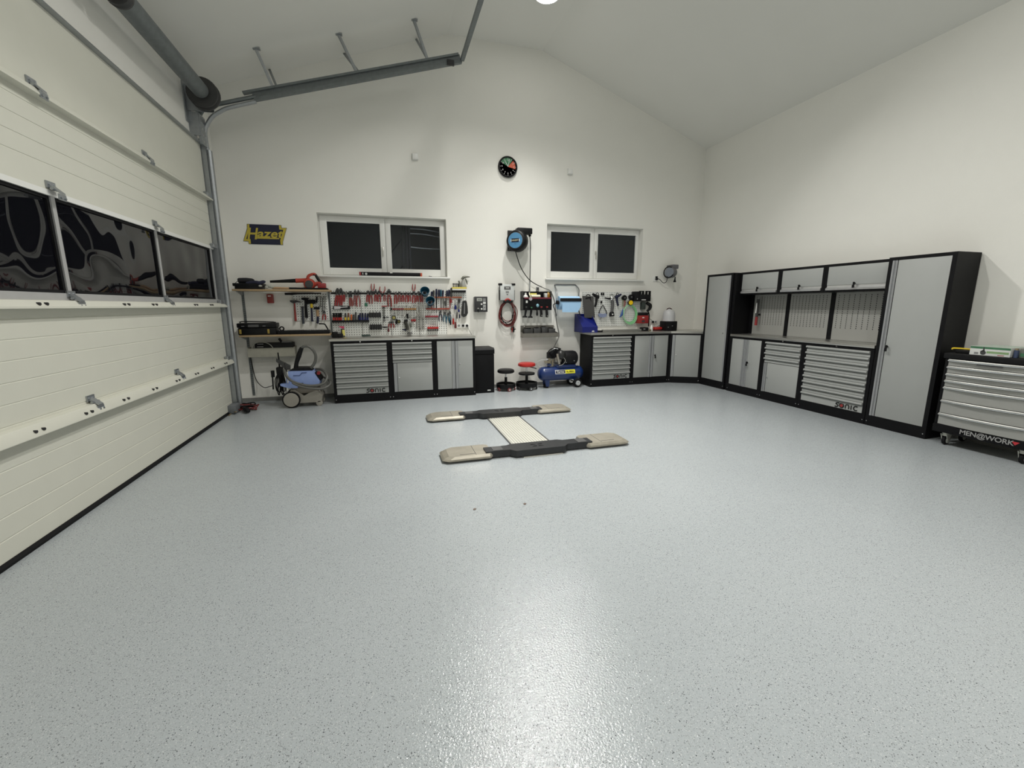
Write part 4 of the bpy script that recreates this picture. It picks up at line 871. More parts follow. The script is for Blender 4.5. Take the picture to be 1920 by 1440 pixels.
# ================================================================ shelves and what lies on them (left of the pegboard)
def S(px, py, d=0.0): return P(px, py, BY - d)
def slab(pts, y0, y1): return MB().prism([(p.x, p.z) for p in pts], 'y', y0, y1)
def pxbox(x0, y0, x1, y1, d0, d1, bev=0.0, ref=None):
    """box seen with its front face (at distance d1 from the wall) on those picture edges"""
    rd = d1 if ref is None else ref
    a, b = S(x0, (y0 + y1) / 2, rd), S(x1, (y0 + y1) / 2, rd); m = (x0 + x1) / 2
    return MB().box(a.x, b.x, BY - d1, BY - d0, S(m, y1, rd).z, S(m, y0, rd).z, bev)
SD = 0.30
for label, l, r, yt, yb in (('upper pale board shelf carrying the red leaf blower', 434.5, 618, 542.5, 547.2), ('lower pale board shelf carrying the black toolbox', 447.5, 619.5, 627.5, 631.5)):
    x0, x1 = S(l, yt, SD).x, S(r, yt, SD).x
    zt, zb = S((l + r) / 2, yt, SD).z, S((l + r) / 2, yb, SD).z
    t = thing('wall_shelf', label, 'shelf', ((x0 + x1) / 2, BY - SD / 2, zb), group='board shelves on wall uprights')
    MB().box(x0, x1, BY - SD, BY - 0.03, zt - 0.026, zt, 0.002).build('board', WOOD, t)
    for x in (S(456, 560).x, S(620, 580).x):
        MB().prism([(BY - 0.012, zt - 0.026), (BY - SD * 0.92, zt - 0.026), (BY - SD * 0.92, zt - 0.034), (BY - 0.03, zt - 0.085), (BY - 0.012, zt - 0.085)], 'x', x - 0.009, x + 0.009).build('bracket', GALV, t)
    if 'upper' in label: SH1 = zt
    else: SH2 = zt
for lab, x, za, zb in (('slotted steel upright on the wall behind the toolbox', S(456, 560).x, 0.10, 1.70), ('slotted steel upright between the shelves and the tool pegboard', S(620, 580).x, 0.985, 1.70)):
    t = thing('shelf_upright', lab, 'upright', (x, BY - 0.006, za), group='slotted wall uprights')
    MB().box(x - 0.017, x + 0.017, BY - 0.012, BY - 0.0005, za, zb).build('channel', GALVD, t)
    sl = MB(); z = za + 0.03
    while z < zb - 0.03:
        for dx in (-0.007, 0.007): sl.box(x + dx - 0.002, x + dx + 0.002, BY - 0.0126, BY - 0.012, z, z + 0.018)
        z += 0.032
    o = sl.build('slots', BLK, t); o['kind'] = 'stuff'
tx0, tx1 = S(464, 660, 0.17).x, S(553, 660, 0.17).x; tz = S(508, 669, 0.17).z; tzt = S(508, 652.5, 0.17).z
t = thing('board_trough', 'shallow wooden trough under the lower shelf', 'trough', ((tx0 + tx1) / 2, BY - 0.085, tz))
for nm, q in (('front_board', (tx0, tx1, BY - 0.17, BY - 0.155, tz, tzt)), ('bottom_board', (tx0, tx1, BY - 0.155, BY - 0.002, tz, tz + 0.015)), ('end_board', (tx0, tx0 + 0.014, BY - 0.155, BY - 0.002, tz + 0.015, tzt + 0.01)), ('end_board', (tx1 - 0.014, tx1, BY - 0.155, BY - 0.002, tz + 0.015, tzt + 0.01))):
    MB().box(*q).build(nm, WOODG, t)

# -- upper shelf
def on1(px, d): return Vector((S(px, 542, d).x, BY - d, SH1))
t = thing('flat_case', 'flat black case on the upper shelf under a dark pouch', 'case', on1(458, 0.2))
pxbox(435.5, 531, 492, 536.5, 0.04, 0.26, 0.006).build('lid', BLK, t)
a_, b_ = S(440, 540, 0.26).x, S(490, 540, 0.26).x
MB().box(a_, b_, BY - 0.26, BY - 0.05, SH1 + 0.001, S(460, 536.5, 0.26).z, 0.004).build('case_body', BLK, t)
t = thing('soft_pouch', 'rounded black pouch with a cord on the flat case', 'pouch', S(462, 531, 0.2))
c0, c1 = S(446.5, 526.5, 0.16), S(477, 527, 0.16)
MB().tube([c0, c0 + Vector((0.02, 0, 0.002)), (c0 + c1) / 2 + Vector((0, 0, 0.004)), c1 - Vector((0.03, 0, 0)), c1], [0.028, 0.040, 0.042, 0.038, 0.020], 12, 3).build('bag', mat('black_fabric', (0.010, 0.010, 0.013), 0.8), t)
MB().tube([S(446, 527, 0.2), S(442, 530, 0.22), S(440, 532, 0.24)], 0.004, 5, 3).build('cord', BLK, t)
o = MB().tube([S(462, 531, 0.24), S(478, 529, 0.25), S(487, 530.5, 0.25), S(494, 528.5, 0.24), S(497, 529.5, 0.24)], [0.018, 0.022, 0.026, 0.024, 0.016], 9, 3).build('work_glove', mat('navy_fabric', (0.018, 0.019, 0.045), 0.8, var=0.3, scale=30)); tag(o, 'navy rolled glove lying beside the dark pouch', 'glove')
random.seed(5)
rg = MB(); rc = S(499, 537.5, 0.24)
for k in range(9): rg.ball((rc.x + random.uniform(-0.09, 0.09), rc.y + random.uniform(-0.03, 0.03), SH1 + 0.022 + random.uniform(0, 0.028)), random.uniform(0.022, 0.04), 0.03, random.uniform(0.014, 0.022), 8, 6)
tag(rg.build('cleaning_rag', CLOTH), 'crumpled pale rag between the flat case and the leaf blower', 'rag')
t = thing('sledge_handle', 'wooden shaft with a long black grip lying on the upper shelf', 'handle', on1(560, 0.25))
z = SH1 + 0.017
a_, b_, c_ = S(511, 539, 0.26), S(542, 539.5, 0.26), S(614, 540, 0.26)
MB().cyl((a_.x, a_.y, z + 0.004), (b_.x, b_.y, z), 0.017, 0.014).build('wood_shaft', HANDLEW, t)
MB().cyl((b_.x, b_.y, z), (c_.x, c_.y, z - 0.004), 0.014, 0.013).build('grip', RUB, t)
t = thing('leaf_blower', 'red and black cordless leaf blower on the upper shelf', 'blower', on1(575, 0.16))
bd = 0.17
BRED = mat('blower_red', (0.40, 0.045, 0.025), 0.42, var=0.1)
MB().tube([S(506.5, 528, bd), S(556, 526.3, bd)], [0.017, 0.030], 12).build('nozzle', BLK, t)
MB().tube([S(555, 526.3, bd), S(557, 526.3, bd), S(566, 526, bd), S(574, 526, bd)], [0.036, 0.032, 0.032, 0.038], 12).build('barrel', BRED, t)
bc = S(580.5, 532, bd); MB().lathe((bc.x, bc.y - 0.06, SH1 + 0.085), (0, 1, 0), [(0.03, 0), (0.07, 0.008), (0.082, 0.03), (0.082, 0.09), (0.07, 0.112), (0.03, 0.12)], 24).build('fan_housing', BRED, t)
MB().lathe((bc.x, bc.y - 0.066, SH1 + 0.08), (0, 1, 0), [(0.01, 0), (0.055, 0.002), (0.058, 0.006)], 20).build('intake_grille', CHAR, t)
MB().tube([S(577, 524, bd), S(578, 518, bd), S(583, 515, bd), S(589, 514, bd), S(592, 516, bd)], [0.024, 0.022, 0.02, 0.02, 0.02], 8, 3).build('upper_handle', BRED, t)
MB().tube([S(586, 514.5, bd), S(591, 515, bd), S(595, 521, bd), S(599, 527, bd), S(602, 531, bd)], [0.018, 0.020, 0.021, 0.020, 0.024], 8, 3).build('grip', BLK, t)
MB().tube([S(588, 534, bd), S(594, 532, bd), S(602, 531, bd)], [0.035, 0.030, 0.028], 8, 2).build('neck', BRED, t)
pb0, pb1 = S(596, 537, bd), S(611, 531, bd); MB().box(pb0.x, pb1.x, BY - bd - 0.045, BY - bd + 0.045, SH1 + 0.02, pb1.z, 0.012).build('battery', DRED, t)
MB().box(pb0.x - 0.02, pb1.x + 0.03, BY - bd - 0.05, BY - bd + 0.05, SH1 + 0.001, SH1 + 0.02, 0.004).build('battery_base', BLK, t)
# -- lower shelf
def on2(px, d): return Vector((S(px, 627, d).x, BY - d, SH2))
t = thing('toolbox', 'black toolbox with yellow catches on the lower shelf', 'toolbox', on2(480, 0.16))
a_, b_ = S(445, 616, 0.28), S(517, 616, 0.28); zt = S(480, 606, 0.28).z
MB().box(a_.x, b_.x, BY - 0.28, BY - 0.06, SH2 + 0.001, SH2 + 0.105, 0.014).build('box_body', BLK, t)
MB().box(a_.x - 0.008, b_.x + 0.008, BY - 0.285, BY - 0.055, SH2 + 0.107, zt, 0.014).build('lid', BLK, t)
MB().box(S(465, 610, 0.28).x, S(485, 610, 0.28).x, BY - 0.288, BY - 0.286, zt - 0.055, zt - 0.02).build('lid_window', DGREY, t)
MB().tube([(a_.x + 0.03, BY - 0.17, zt - 0.01), (a_.x + 0.035, BY - 0.17, zt + 0.022), (b_.x - 0.05, BY - 0.17, zt + 0.010), (b_.x - 0.03, BY - 0.17, zt - 0.01)], 0.009, 6, 3).build('carry_handle', BLK, t)
for px in (450.5, 503.5): 
    x = S(px, 620, 0.28).x; MB().box(x - 0.014, x + 0.014, BY - 0.293, BY - 0.28, SH2 + 0.02, SH2 + 0.085, 0.003).build('catch', mat('ochre_catch', (0.36, 0.25, 0.05), 0.5), t)
for px in (456, 496): 
    x = S(px, 617, 0.28).x; MB().box(x - 0.02, x + 0.02, BY - 0.289, BY - 0.287, SH2 + 0.128, SH2 + 0.136).build('print', MGREY, t)
t = thing('socket_tray', 'long black tray with a row of shiny sockets on the lower shelf', 'tray', on2(570, 0.2))
a_, b_ = S(520, 621, 0.27), S(617, 621, 0.27)
MB().box(a_.x, b_.x, BY - 0.27, BY - 0.08, SH2 + 0.001, SH2 + 0.055, 0.006).build('tray_body', BLK, t)
MB().box(a_.x + 0.12, a_.x + 0.34, BY - 0.20, BY - 0.14, SH2 + 0.055, SH2 + 0.062).build('ruler', TSTEEL, t)
for k in range(12):
    x = S(576 + k * 3.0, 615, 0.2).x; MB().cyl((x, BY - 0.20, SH2 + 0.055), (x, BY - 0.20, SH2 + 0.073), 0.010, n=8).build('socket', CHROME, t)
o = MB().tube([Vector((S(528.5, 618, 0.22).x + 0.028 * math.cos(a * PI / 6), BY - 0.22 + 0.0, SH2 + 0.085 + 0.028 * math.sin(a * PI / 6))) for a in range(12)], 0.010, 7, closed=True).build('tape_roll', BLK); tag(o, 'small black ring standing at the toolbox end of the socket tray', 'ring')
o = MB().tube([S(598, 607, 0.2), S(608, 607.5, 0.2), S(611, 611, 0.2), S(614, 616, 0.2), Vector((S(615, 617, 0.2).x, BY - 0.2, SH2 + 0.06))], 0.010, 7, 3).build('pry_bar', BLK); tag(o, 'bent black bar standing on the end of the socket tray', 'pry bar')
# -- trough contents
t = thing('tool_case', 'black tool case with pale trim lying in the wooden trough', 'case', Vector(((tx0 + tx1) / 2, BY - 0.09, tz + 0.015)))
a_, b_ = S(477, 646, 0.15), S(550, 646, 0.15)
MB().box(a_.x, b_.x, BY - 0.15, BY - 0.02, tz + 0.016, S(510, 643, 0.15).z, 0.008).build('case_body', BLK, t)
MB().box(S(529, 642, 0.1).x, S(548, 642, 0.1).x, BY - 0.13, BY - 0.05, S(510, 643, 0.15).z, S(510, 641.5, 0.15).z + 0.004).build('trim', MGREY, t)
for py in (646, 651): MB().box(S(482, py, 0.15).x, S(494, py, 0.15).x, BY - 0.152, BY - 0.15, S(488, py, 0.15).z, S(488, py - 1.4, 0.15).z).build('print', MGREY, t)
o = MB().tube([S(472, 653, 0.16), S(476, 646, 0.16), S(484, 642, 0.16), S(496, 642, 0.16), S(506, 646, 0.16), S(512, 652.5, 0.16)], 0.006, 6, 5).build('white_cable', mat('pale_cable', (0.35, 0.35, 0.30), 0.5)); tag(o, 'pale cable arching over the case in the trough', 'cable')
o = MB().tube([S(523, 634.5, 0.1), S(528, 641, 0.1)], 0.018, 8).build('torch', BLK); tag(o, 'black torch leaning on the case in the trough', 'torch')
o = pxbox(500.3, 551.5, 511.5, 568.5, 0.0, 0.07, 0.008).build('fire_alarm_box', mat('dull_red_box', (0.26, 0.03, 0.025), 0.45)); tag(o, 'small dark red box fixed to the wall under the upper shelf', 'box')
MB().box(S(502, 555, 0.07).x, S(508, 555, 0.07).x, BY - 0.0705, BY - 0.07, S(505, 556, 0.07).z, S(505, 554, 0.07).z).build('white_print', WPRINT, o)

# ================================================================ perforated boards
def pegboard(label, x0, y0, x1, y1, pitch=0.038, hole=0.0072, d=0.014, sheets=1, loc_name='pegboard', m=PEGW):
    a, b = S(x0, (y0 + y1) / 2, d), S(x1, (y0 + y1) / 2, d); mx = (x0 + x1) / 2
    zt, zb = S(mx, y0, d).z, max(S(mx, y1, d).z, 0.985 if y1 > 600 else -9)
    t = thing(loc_name, label, 'pegboard', ((a.x + b.x) / 2, BY - d / 2, zb))
    w = (b.x - a.x) / sheets
    for k in range(sheets): MB().box(a.x + k * w + 0.0015, a.x + (k + 1) * w - 0.0015, BY - d, BY - d + 0.003, zb, zt).box(a.x + k * w + 0.0015, a.x + k * w + 0.004, BY - d, BY - 0.0005, zb, zt).box(a.x + (k + 1) * w - 0.004, a.x + (k + 1) * w - 0.0015, BY - d, BY - 0.0005, zb, zt).build('sheet', m, t)
    h = MB(); nx = int((b.x - a.x - 0.02) / pitch); nz = int((zt - zb - 0.02) / pitch)
    for i in range(nx + 1):
        for j in range(nz + 1):
            x, z = a.x + 0.02 + i * pitch, zt - 0.02 - j * pitch
            if z < zb + 0.01 or x > b.x - 0.01: continue
            h.add([(x + hole * math.cos(q * PI / 3), BY - d - 0.0006, z + hole * math.sin(q * PI / 3)) for q in range(6)], [(0, 1, 2, 3, 4, 5)])
    o = h.build('holes', mat('hole_shade', (0.02, 0.02, 0.02), 0.8, spec=0.1), t); o['kind'] = 'stuff'
    return t
pegboard('large white pegboard of hand tools above the left worktop', 621, 544.5, 837, 631, sheets=4)
pegboard('short white pegboard piece behind the yellow battery box', 837.5, 543, 875, 577)
pegboard('small white pegboard of hammers beside the left upright', 550, 549, 617, 601)
pegboard('white pegboard of hoses and lamps above the right worktop', 1091, 547, 1206, 612, pitch=0.036)

# ================================================================ things on the back wall
# -- enamel sign
def Z3(a, b): return (440 + a / 16.0, 400 + b / 16.0)
t = thing('enamel_sign', 'dark blue and yellow enamel sign lettered Hazet', 'sign', S(498, 440, 0.008))
sg = [(372, 320), (1400, 358), (1412, 440), (1565, 440), (1450, 860), (1455, 950), (435, 922), (412, 842), (262, 835), (378, 450)]
slab([S(*Z3(*q)) for q in sg], BY - 0.008, BY).build('plate', NAVY, t)
SY = mat('sign_yellow', (0.50, 0.40, 0.05), 0.4)
for q in ([(385, 330), (445, 330), (447, 480), (352, 770), (480, 775), (495, 910), (440, 915), (418, 835), (272, 828), (386, 480)], [(1330, 368), (1392, 366), (1405, 448), (1556, 448), (1442, 860), (1447, 940), (1385, 940), (1370, 820), (1462, 495), (1345, 490)]):
    slab([S(*Z3(*c)) for c in q], BY - 0.0095, BY - 0.008).build('yellow_band', SY, t)
base_ = S(498, 440, 0.008)
def onsign(a, b): q = S(*Z3(a, b)) - base_; q.y = 0.0005; return q
rt = (S(*Z3(1340, 640)) - S(*Z3(440, 600))); rt.y = 0
rt = S(*Z3(1340, 752)) - S(*Z3(660, 735)); rt.y = 0
upv = Vector((-rt.z, 0, rt.x))
lettering('H', 0.225, SY, t, onsign(515, 628) + Vector((0, -0.003, 0)), right=rt, up=upv, bold=0.004, shear=0.25, width=0.86)
lettering('azet', 0.165, SY, t, onsign(1045, 622) + Vector((0, -0.003, 0)), right=rt, up=upv, bold=0.0035, shear=0.25, width=1.22, spacing=1.02)
slab([S(*Z3(*c)) for c in ((662, 722), (1345, 742), (1338, 778), (650, 760))], BY - 0.0095, BY - 0.008).build('underline', SY, t)

# -- clock
ck = S(952, 313, 0.02); ckr = 0.165
t = thing('wall_clock', 'round black wall clock with green and orange sectors', 'clock', ck)
MB().lathe((ck.x, BY, ck.z), (0, -1, 0), [(ckr * 0.96, 0), (ckr, 0.01), (ckr, 0.035), (ckr * 0.95, 0.045), (ckr * 0.86, 0.045), (ckr * 0.86, 0.030)], 40).build('case', BLK, t)
MB().cyl((ck.x, BY - 0.028, ck.z), (ck.x, BY - 0.030, ck.z), ckr * 0.87, n=40).build('dial', mat('dial_black', (0.015, 0.016, 0.02), 0.4), t)
def sector(a0, a1, r, m, y=0.0310):
    pts = [(ck.x, ck.z)] + [(ck.x + r * math.sin(math.radians(a0 + (a1 - a0) * i / 10)), ck.z + r * math.cos(math.radians(a0 + (a1 - a0) * i / 10))) for i in range(11)]
    return MB().prism(pts, 'y', BY - y, BY - 0.030).build('sector', m, t)
sector(-58, 36, ckr * 0.85, GREENP); sector(42, 103, ckr * 0.80, REDP)
for k in range(12):
    an = math.radians(k * 30); s_, c_ = math.sin(an), math.cos(an); r0, r1 = ckr * 0.74, ckr * 0.84
    MB().tube([(ck.x + r0 * s_, BY - 0.0325, ck.z + r0 * c_), (ck.x + r1 * s_, BY - 0.0325, ck.z + r1 * c_)], 0.003, 4).build('hour_mark', WPRINT, t)
for body, k in (('12', 0), ('1', 1), ('2', 2), ('3', 3), ('4', 4), ('5', 5), ('6', 6), ('7', 7), ('8', 8), ('9', 9), ('10', 10), ('11', 11)):
    an = math.radians(k * 30); lettering(body, 0.034, WPRINT, t, (ckr * 0.62 * math.sin(an), -0.0130, ckr * 0.62 * math.cos(an)), name='numeral')
for an, L_, w_ in ((-31, 0.085, 0.005), (14, 0.125, 0.0035)):
    an = math.radians(an); MB().tube([(ck.x, BY - 0.035, ck.z), (ck.x + L_ * math.sin(an), BY - 0.035, ck.z + L_ * math.cos(an))], w_, 5).build('hand', WPRINT, t)
# -- two small white wall sensors
for px, py, lab in ((778.5, 292.5, 'small white wall box above the left window'), (1070, 320.5, 'small white wall box between the clock and the right window')):
    c = S(px, py, 0.05); t = thing('wall_sensor', lab, 'sensor', c, group='small white wall boxes')
    MB().box(c.x - 0.045, c.x + 0.045, BY - 0.055, BY - 0.0, c.z - 0.045, c.z + 0.045, 0.012).build('cover', WHITE, t)
    MB().box(c.x - 0.05, c.x + 0.05, BY - 0.012, BY, c.z - 0.05, c.z + 0.05, 0.004).build('back_plate', WHITE, t)

# -- air hose reel with blue sticker
hr = thing('hose_reel', 'black air hose reel with a blue round sticker', 'hose reel', (S(972, 451, 0.2).x, BY - 0.15, S(972, 470, 0.2).z))
rc = S(966, 450.5, 0.26); rax = Vector((-0.62, -0.78, 0)).normalized()
c0 = Vector((rc.x, BY - 0.26, rc.z))
MB().lathe(c0 - rax * 0.20, rax, [(0.10, 0.0), (0.165, 0.02), (0.178, 0.06), (0.178, 0.15), (0.165, 0.185), (0.145, 0.20), (0.138, 0.19)], 36).build('drum_case', BLK, hr)
MB().lathe(c0 - rax * 0.012, rax, [(0.137, 0.0), (0.137, 0.006), (0.132, 0.009)], 36).build('sticker_rim', CHAR, hr)
MB().cyl(c0 - rax * 0.004, c0 - rax * -0.001, 0.125, n=36).build('sticker', STKB, hr)
tang = Vector((-rax.y, rax.x, 0)) * 1.0
if tang.x < 0: tang = -tang
hl = MW[hr.name].translation
ctr = c0 + rax * 0.0012
def plate(nm, m, w, h, off, dz=0.0):
    v = [ctr + rax * off + tang * sx * w / 2 + Vector((0, 0, sz * h / 2 + dz)) for sx, sz in ((-1, -1), (1, -1), (1, 1), (-1, 1))]
    b_ = [q - rax * off * 0.9 for q in v]
    return MB().add(v + b_, [(0, 1, 2, 3), (7, 6, 5, 4), (0, 4, 5, 1), (1, 5, 6, 2), (2, 6, 7, 3), (3, 7, 4, 0)]).build(nm, m, hr)
plate('logo_plate', NAVY, 0.13, 0.062, 0.0015); plate('logo_edge', mat('pale_edge', (0.5, 0.55, 0.6), 0.5), 0.165, 0.036, 0.0008)
lettering('HAZET', 0.036, mat('cream_print', (0.50, 0.48, 0.30), 0.5), hr, ctr + rax * 0.0025 - hl, right=tang, up=(0, 0, 1), bold=0.001)
lettering('10 m', 0.014, NAVY, hr, ctr + rax * 0.0012 + Vector((0, 0, -0.055)) - hl, right=tang, up=(0, 0, 1))
bk = S(955, 451, 0.05)
MB().box(bk.x - 0.02, bk.x + 0.20, BY - 0.03, BY, bk.z - 0.17, bk.z + 0.17, 0.006).build('wall_bracket', BLK, hr)
MB().box(bk.x - 0.012, bk.x + 0.03, BY - 0.11, BY - 0.03, bk.z - 0.17, bk.z - 0.14).box(bk.x + 0.10, bk.x + 0.15, BY - 0.16, BY - 0.03, bk.z - 0.10, bk.z + 0.10).build('arm', BLK, hr)
hd0 = S(988, 435, 0.17)
MB().box(hd0.x - 0.19, hd0.x + 0.075, BY - 0.25, BY - 0.10, hd0.z - 0.045, hd0.z + 0.055, 0.015).build('outlet_housing', BLK, hr)
MB().cyl(S(993, 440, 0.17), S(994, 443.5, 0.17), 0.022).build('hose_stop', BLK, hr)
o = MB().tube([S(993.5, 442, 0.17), S(994.3, 455, 0.16), S(994.3, 480, 0.14), S(994, 510, 0.12), S(993.5, 530, 0.10)], 0.0075, 6, 5).build('air_hose', BLK); tag(o, 'straight black air hose hanging from the reel to the tool panel', 'hose')
MB().tube([S(993.5, 530, 0.10), S(993.3, 536, 0.10), S(993.0, 546, 0.10), S(993, 549, 0.10)], [0.012, 0.009, 0.014, 0.009], 8).build('coupling', GALV, o)
o = MB().tube([S(966, 469, 0.2), S(970, 483, 0.17), S(976, 500, 0.13), S(984, 514, 0.10), S(993, 525, 0.08), S(1003, 532, 0.07), S(1012, 536.5, 0.06), S(1016, 538, 0.05)], 0.0075, 6, 5).build('feed_hose', BLK); tag(o, 'curving black feed hose from the reel to the wall line', 'hose')

# -- cable reel and socket by the corner
cr = thing('cable_reel', 'grey wall cable reel near the room corner', 'cable reel', (S(1259, 512, 0.15).x, BY - 0.12, S(1259, 522, 0.15).z))
q0 = S(1254.5, 510.5, 0.17); ax = Vector((-0.93, -0.37, 0)).normalized(); q0 = Vector((q0.x, BY - 0.17, q0.z))
REELG = mat('reel_grey', (0.13, 0.13, 0.14), 0.45)
MB().lathe(q0 - ax * 0.13, ax, [(0.07, 0), (0.097, 0.01), (0.10, 0.02), (0.10, 0.12), (0.092, 0.13)], 28).build('drum', REELG, cr)
MB().lathe(q0 - ax * 0.004, ax, [(0.085, 0), (0.093, 0.004), (0.085, 0.012), (0.07, 0.010), (0.02, 0.012)], 28).build('side_plate', mat('reel_light_grey', (0.22, 0.24, 0.28), 0.4), cr)
MB().tube([q0 + ax * 0.012 + Vector((0, 0, 0.118)) * 0 + (Vector((-ax.y, ax.x, 0)) * math.cos(k * PI / 12) + Vector((0, 0, 1)) * math.sin(k * PI / 12)) * 0.104 for k in range(4, 23)], 0.010, 6).build('outer_ring', BLK, cr)
tp_ = S(1264, 498.5, 0.13); MB().box(tp_.x - 0.075, tp_.x + 0.06, BY - 0.19, BY, tp_.z - 0.06, tp_.z + 0.02, 0.01).build('bracket', REELG, cr)
MB().tube([S(1266, 519, 0.17), S(1265.5, 524, 0.17), S(1265, 529, 0.17)], [0.010, 0.014, 0.028], 8).build('plug', BLK, cr)
wsk = thing('wall_socket', 'white wall socket with a black plug below the right window corner', 'socket', S(1228, 524, 0.01))
sc_ = S(1228.5, 522, 0.012); MB().box(sc_.x - 0.045, sc_.x + 0.045, BY - 0.012, BY, sc_.z - 0.06, sc_.z + 0.045, 0.003).build('plate', WHITE, wsk)
MB().box(sc_.x - 0.0, sc_.x + 0.045, BY - 0.03, BY - 0.012, sc_.z + 0.012, sc_.z + 0.038, 0.004).cyl((sc_.x + 0.02, BY - 0.012, sc_.z - 0.012), (sc_.x + 0.02, BY - 0.055, sc_.z - 0.012), 0.020).build('plug', BLK, wsk)
o = MB().tube([Vector((sc_.x + 0.03, BY - 0.05, sc_.z - 0.012)), S(1237, 524, 0.06), S(1243, 530, 0.07), S(1248, 529.5, 0.09), S(1250.5, 525, 0.13), S(1251, 518, 0.16)], 0.006, 6, 5).build('reel_cable', BLK); tag(o, 'black cable sagging between the wall socket and the cable reel', 'cable')

# -- dark control box
cb = thing('control_box', 'grey wall box with a dark control face and white knobs', 'control box', S(901, 585, 0.08))
fb = [S(889.5, 556, 0.10), S(914, 556, 0.10), S(914, 585, 0.10), S(889.5, 585, 0.10)]
CBX0, CBX1, CBZ0, CBZ1 = fb[0].x, fb[1].x, fb[3].z, fb[0].z
MB().box(CBX0 + 0.004, CBX1 - 0.004, BY - 0.085, BY, CBZ0 + 0.004, CBZ1 - 0.004, 0.004).build('box_body', MGREY, cb)
MB().box(CBX0, CBX1, BY - 0.10, BY - 0.085, CBZ0, CBZ1, 0.006).build('face', mat('dark_face', (0.030, 0.030, 0.032), 0.4), cb)
def fbox(u0, v0, u1, v1, m, nm, th=0.003): return MB().box(CBX0 + (CBX1 - CBX0) * u0, CBX0 + (CBX1 - CBX0) * u1, BY - 0.10 - th, BY - 0.10, CBZ1 - (CBZ1 - CBZ0) * v0, CBZ1 - (CBZ1 - CBZ0) * v1).build(nm, m, cb)
fbox(0.18, 0.11, 0.58, 0.29, mat('label_silver', (0.42, 0.44, 0.40), 0.4), 'display'); fbox(0.24, 0.18, 0.52, 0.23, DGREY, 'display_text', 0.004)
fbox(0.65, 0.11, 0.86, 0.36, MGREY, 'label'); fbox(0.65, 0.36, 0.86, 0.47, WPRINT, 'label'); fbox(0.65, 0.53, 0.86, 0.88, mat('label_grey', (0.36, 0.36, 0.36), 0.4), 'label'); fbox(0.72, 0.68, 0.80, 0.75, DGREY, 'label_print', 0.004)
for u, v in ((0.52, 0.49), (0.52, 0.80)):
    kx, kz = CBX0 + (CBX1 - CBX0) * u, CBZ1 - (CBZ1 - CBZ0) * v; MB().cyl((kx, BY - 0.10, kz), (kx, BY - 0.125, kz), 0.014).build('knob', WHITE, cb)
kx, kz = CBX0 + (CBX1 - CBX0) * 0.26, CBZ1 - (CBZ1 - CBZ0) * 0.79
MB().cyl((kx, BY - 0.10, kz), (kx, BY - 0.12, kz), 0.016).build('key_switch', STEEL, cb); MB().box(kx - 0.008, kx + 0.008, BY - 0.13, BY - 0.12, kz - 0.06, kz, 0.003).build('key', BLK, cb)

# -- silver charger with leads
jc = thing('battery_charger', 'silver wall charger holding a coil of red and black leads', 'charger', S(949, 562, 0.08))
JX0, JX1, JZ0, JZ1 = S(938, 548, 0.10).x, S(964.5, 548, 0.10).x, S(950, 563, 0.10).z, S(950, 533, 0.10).z
MB().box(JX0 + 0.006, JX1 - 0.006, BY - 0.085, BY, JZ0, JZ1, 0.006).build('side_body', DGREY, jc)
MB().box(JX0, JX1, BY - 0.10, BY - 0.085, JZ0, JZ1, 0.004).build('face', mat('silver_face', (0.60, 0.62, 0.61), 0.35, 0.2), jc)
for x in (JX0 + 0.01, JX1 - 0.01): MB().box(x - 0.036, x + 0.026, BY - 0.108, BY - 0.05, JZ1 - 0.020, JZ1 + 0.016, 0.006).build('corner_guard', BLK, jc)
for x in (JX0 - 0.006, JX1): MB().box(x, x + 0.008, BY - 0.095, BY - 0.03, JZ0 + 0.005, JZ1 - 0.10).build('side_grip', BLK, jc)
cxj = (JX0 + JX1) / 2
MB().box(cxj - 0.058, cxj + 0.058, BY - 0.104, BY - 0.10, JZ1 - 0.088, JZ1 - 0.036, 0.003).build('display', DGREY, jc); MB().box(cxj - 0.030, cxj + 0.030, BY - 0.106, BY - 0.104, JZ1 - 0.068, JZ1 - 0.056).build('display_bar', CARD, jc)
MB().box(cxj - 0.028, cxj + 0.028, BY - 0.102, BY - 0.10, JZ1 - 0.15, JZ1 - 0.115).build('label', MGREY, jc); MB().box(cxj - 0.014, cxj + 0.014, BY - 0.103, BY - 0.10, JZ1 - 0.18, JZ1 - 0.166).build('button', DGREY, jc)
MB().tube([(cxj - 0.045, BY - 0.11, JZ0 - 0.005), (cxj, BY - 0.115, JZ0 + 0.022), (cxj + 0.055, BY - 0.11, JZ0 - 0.005)], 0.012, 8, 4).build('cable_gland', RED, jc)
MB().box(cxj - 0.075, cxj + 0.095, BY - 0.12, BY - 0.085, JZ0 - 0.045, JZ0 - 0.004, 0.010).build('cable_hook', BLK, jc)
random.seed(11)
for k in range(9):
    w_ = random.uniform(0.115, 0.165); h_ = random.uniform(0.165, 0.215); dx = random.uniform(-0.02, 0.025); yy = BY - 0.07 - random.uniform(0, 0.05); zc = JZ0 - 0.03 - h_
    pts = [Vector((cxj + 0.005 + dx + w_ * math.sin(a) * (1 + 0.06 * math.sin(3 * a + k)), yy + 0.01 * math.sin(2 * a + k), zc + h_ * math.cos(a))) for a in [2 * PI * i / 10 for i in range(10)]]
    MB().tube(pts, 0.0065, 6, 4, closed=True).build('lead', REDC if k % 3 else RUB, jc)
for dx in (0.075, 0.095, 0.11): MB().tube([(cxj + dx + 0.02, BY - 0.07, JZ0 - 0.25), (cxj + dx + 0.015, BY - 0.07, JZ0 - 0.40), (cxj + dx, BY - 0.07, JZ0 - 0.52)], 0.006, 6, 4).build('lead', RUB if dx < 0.09 else REDC, jc)
ez = S(963, 618, 0.08)
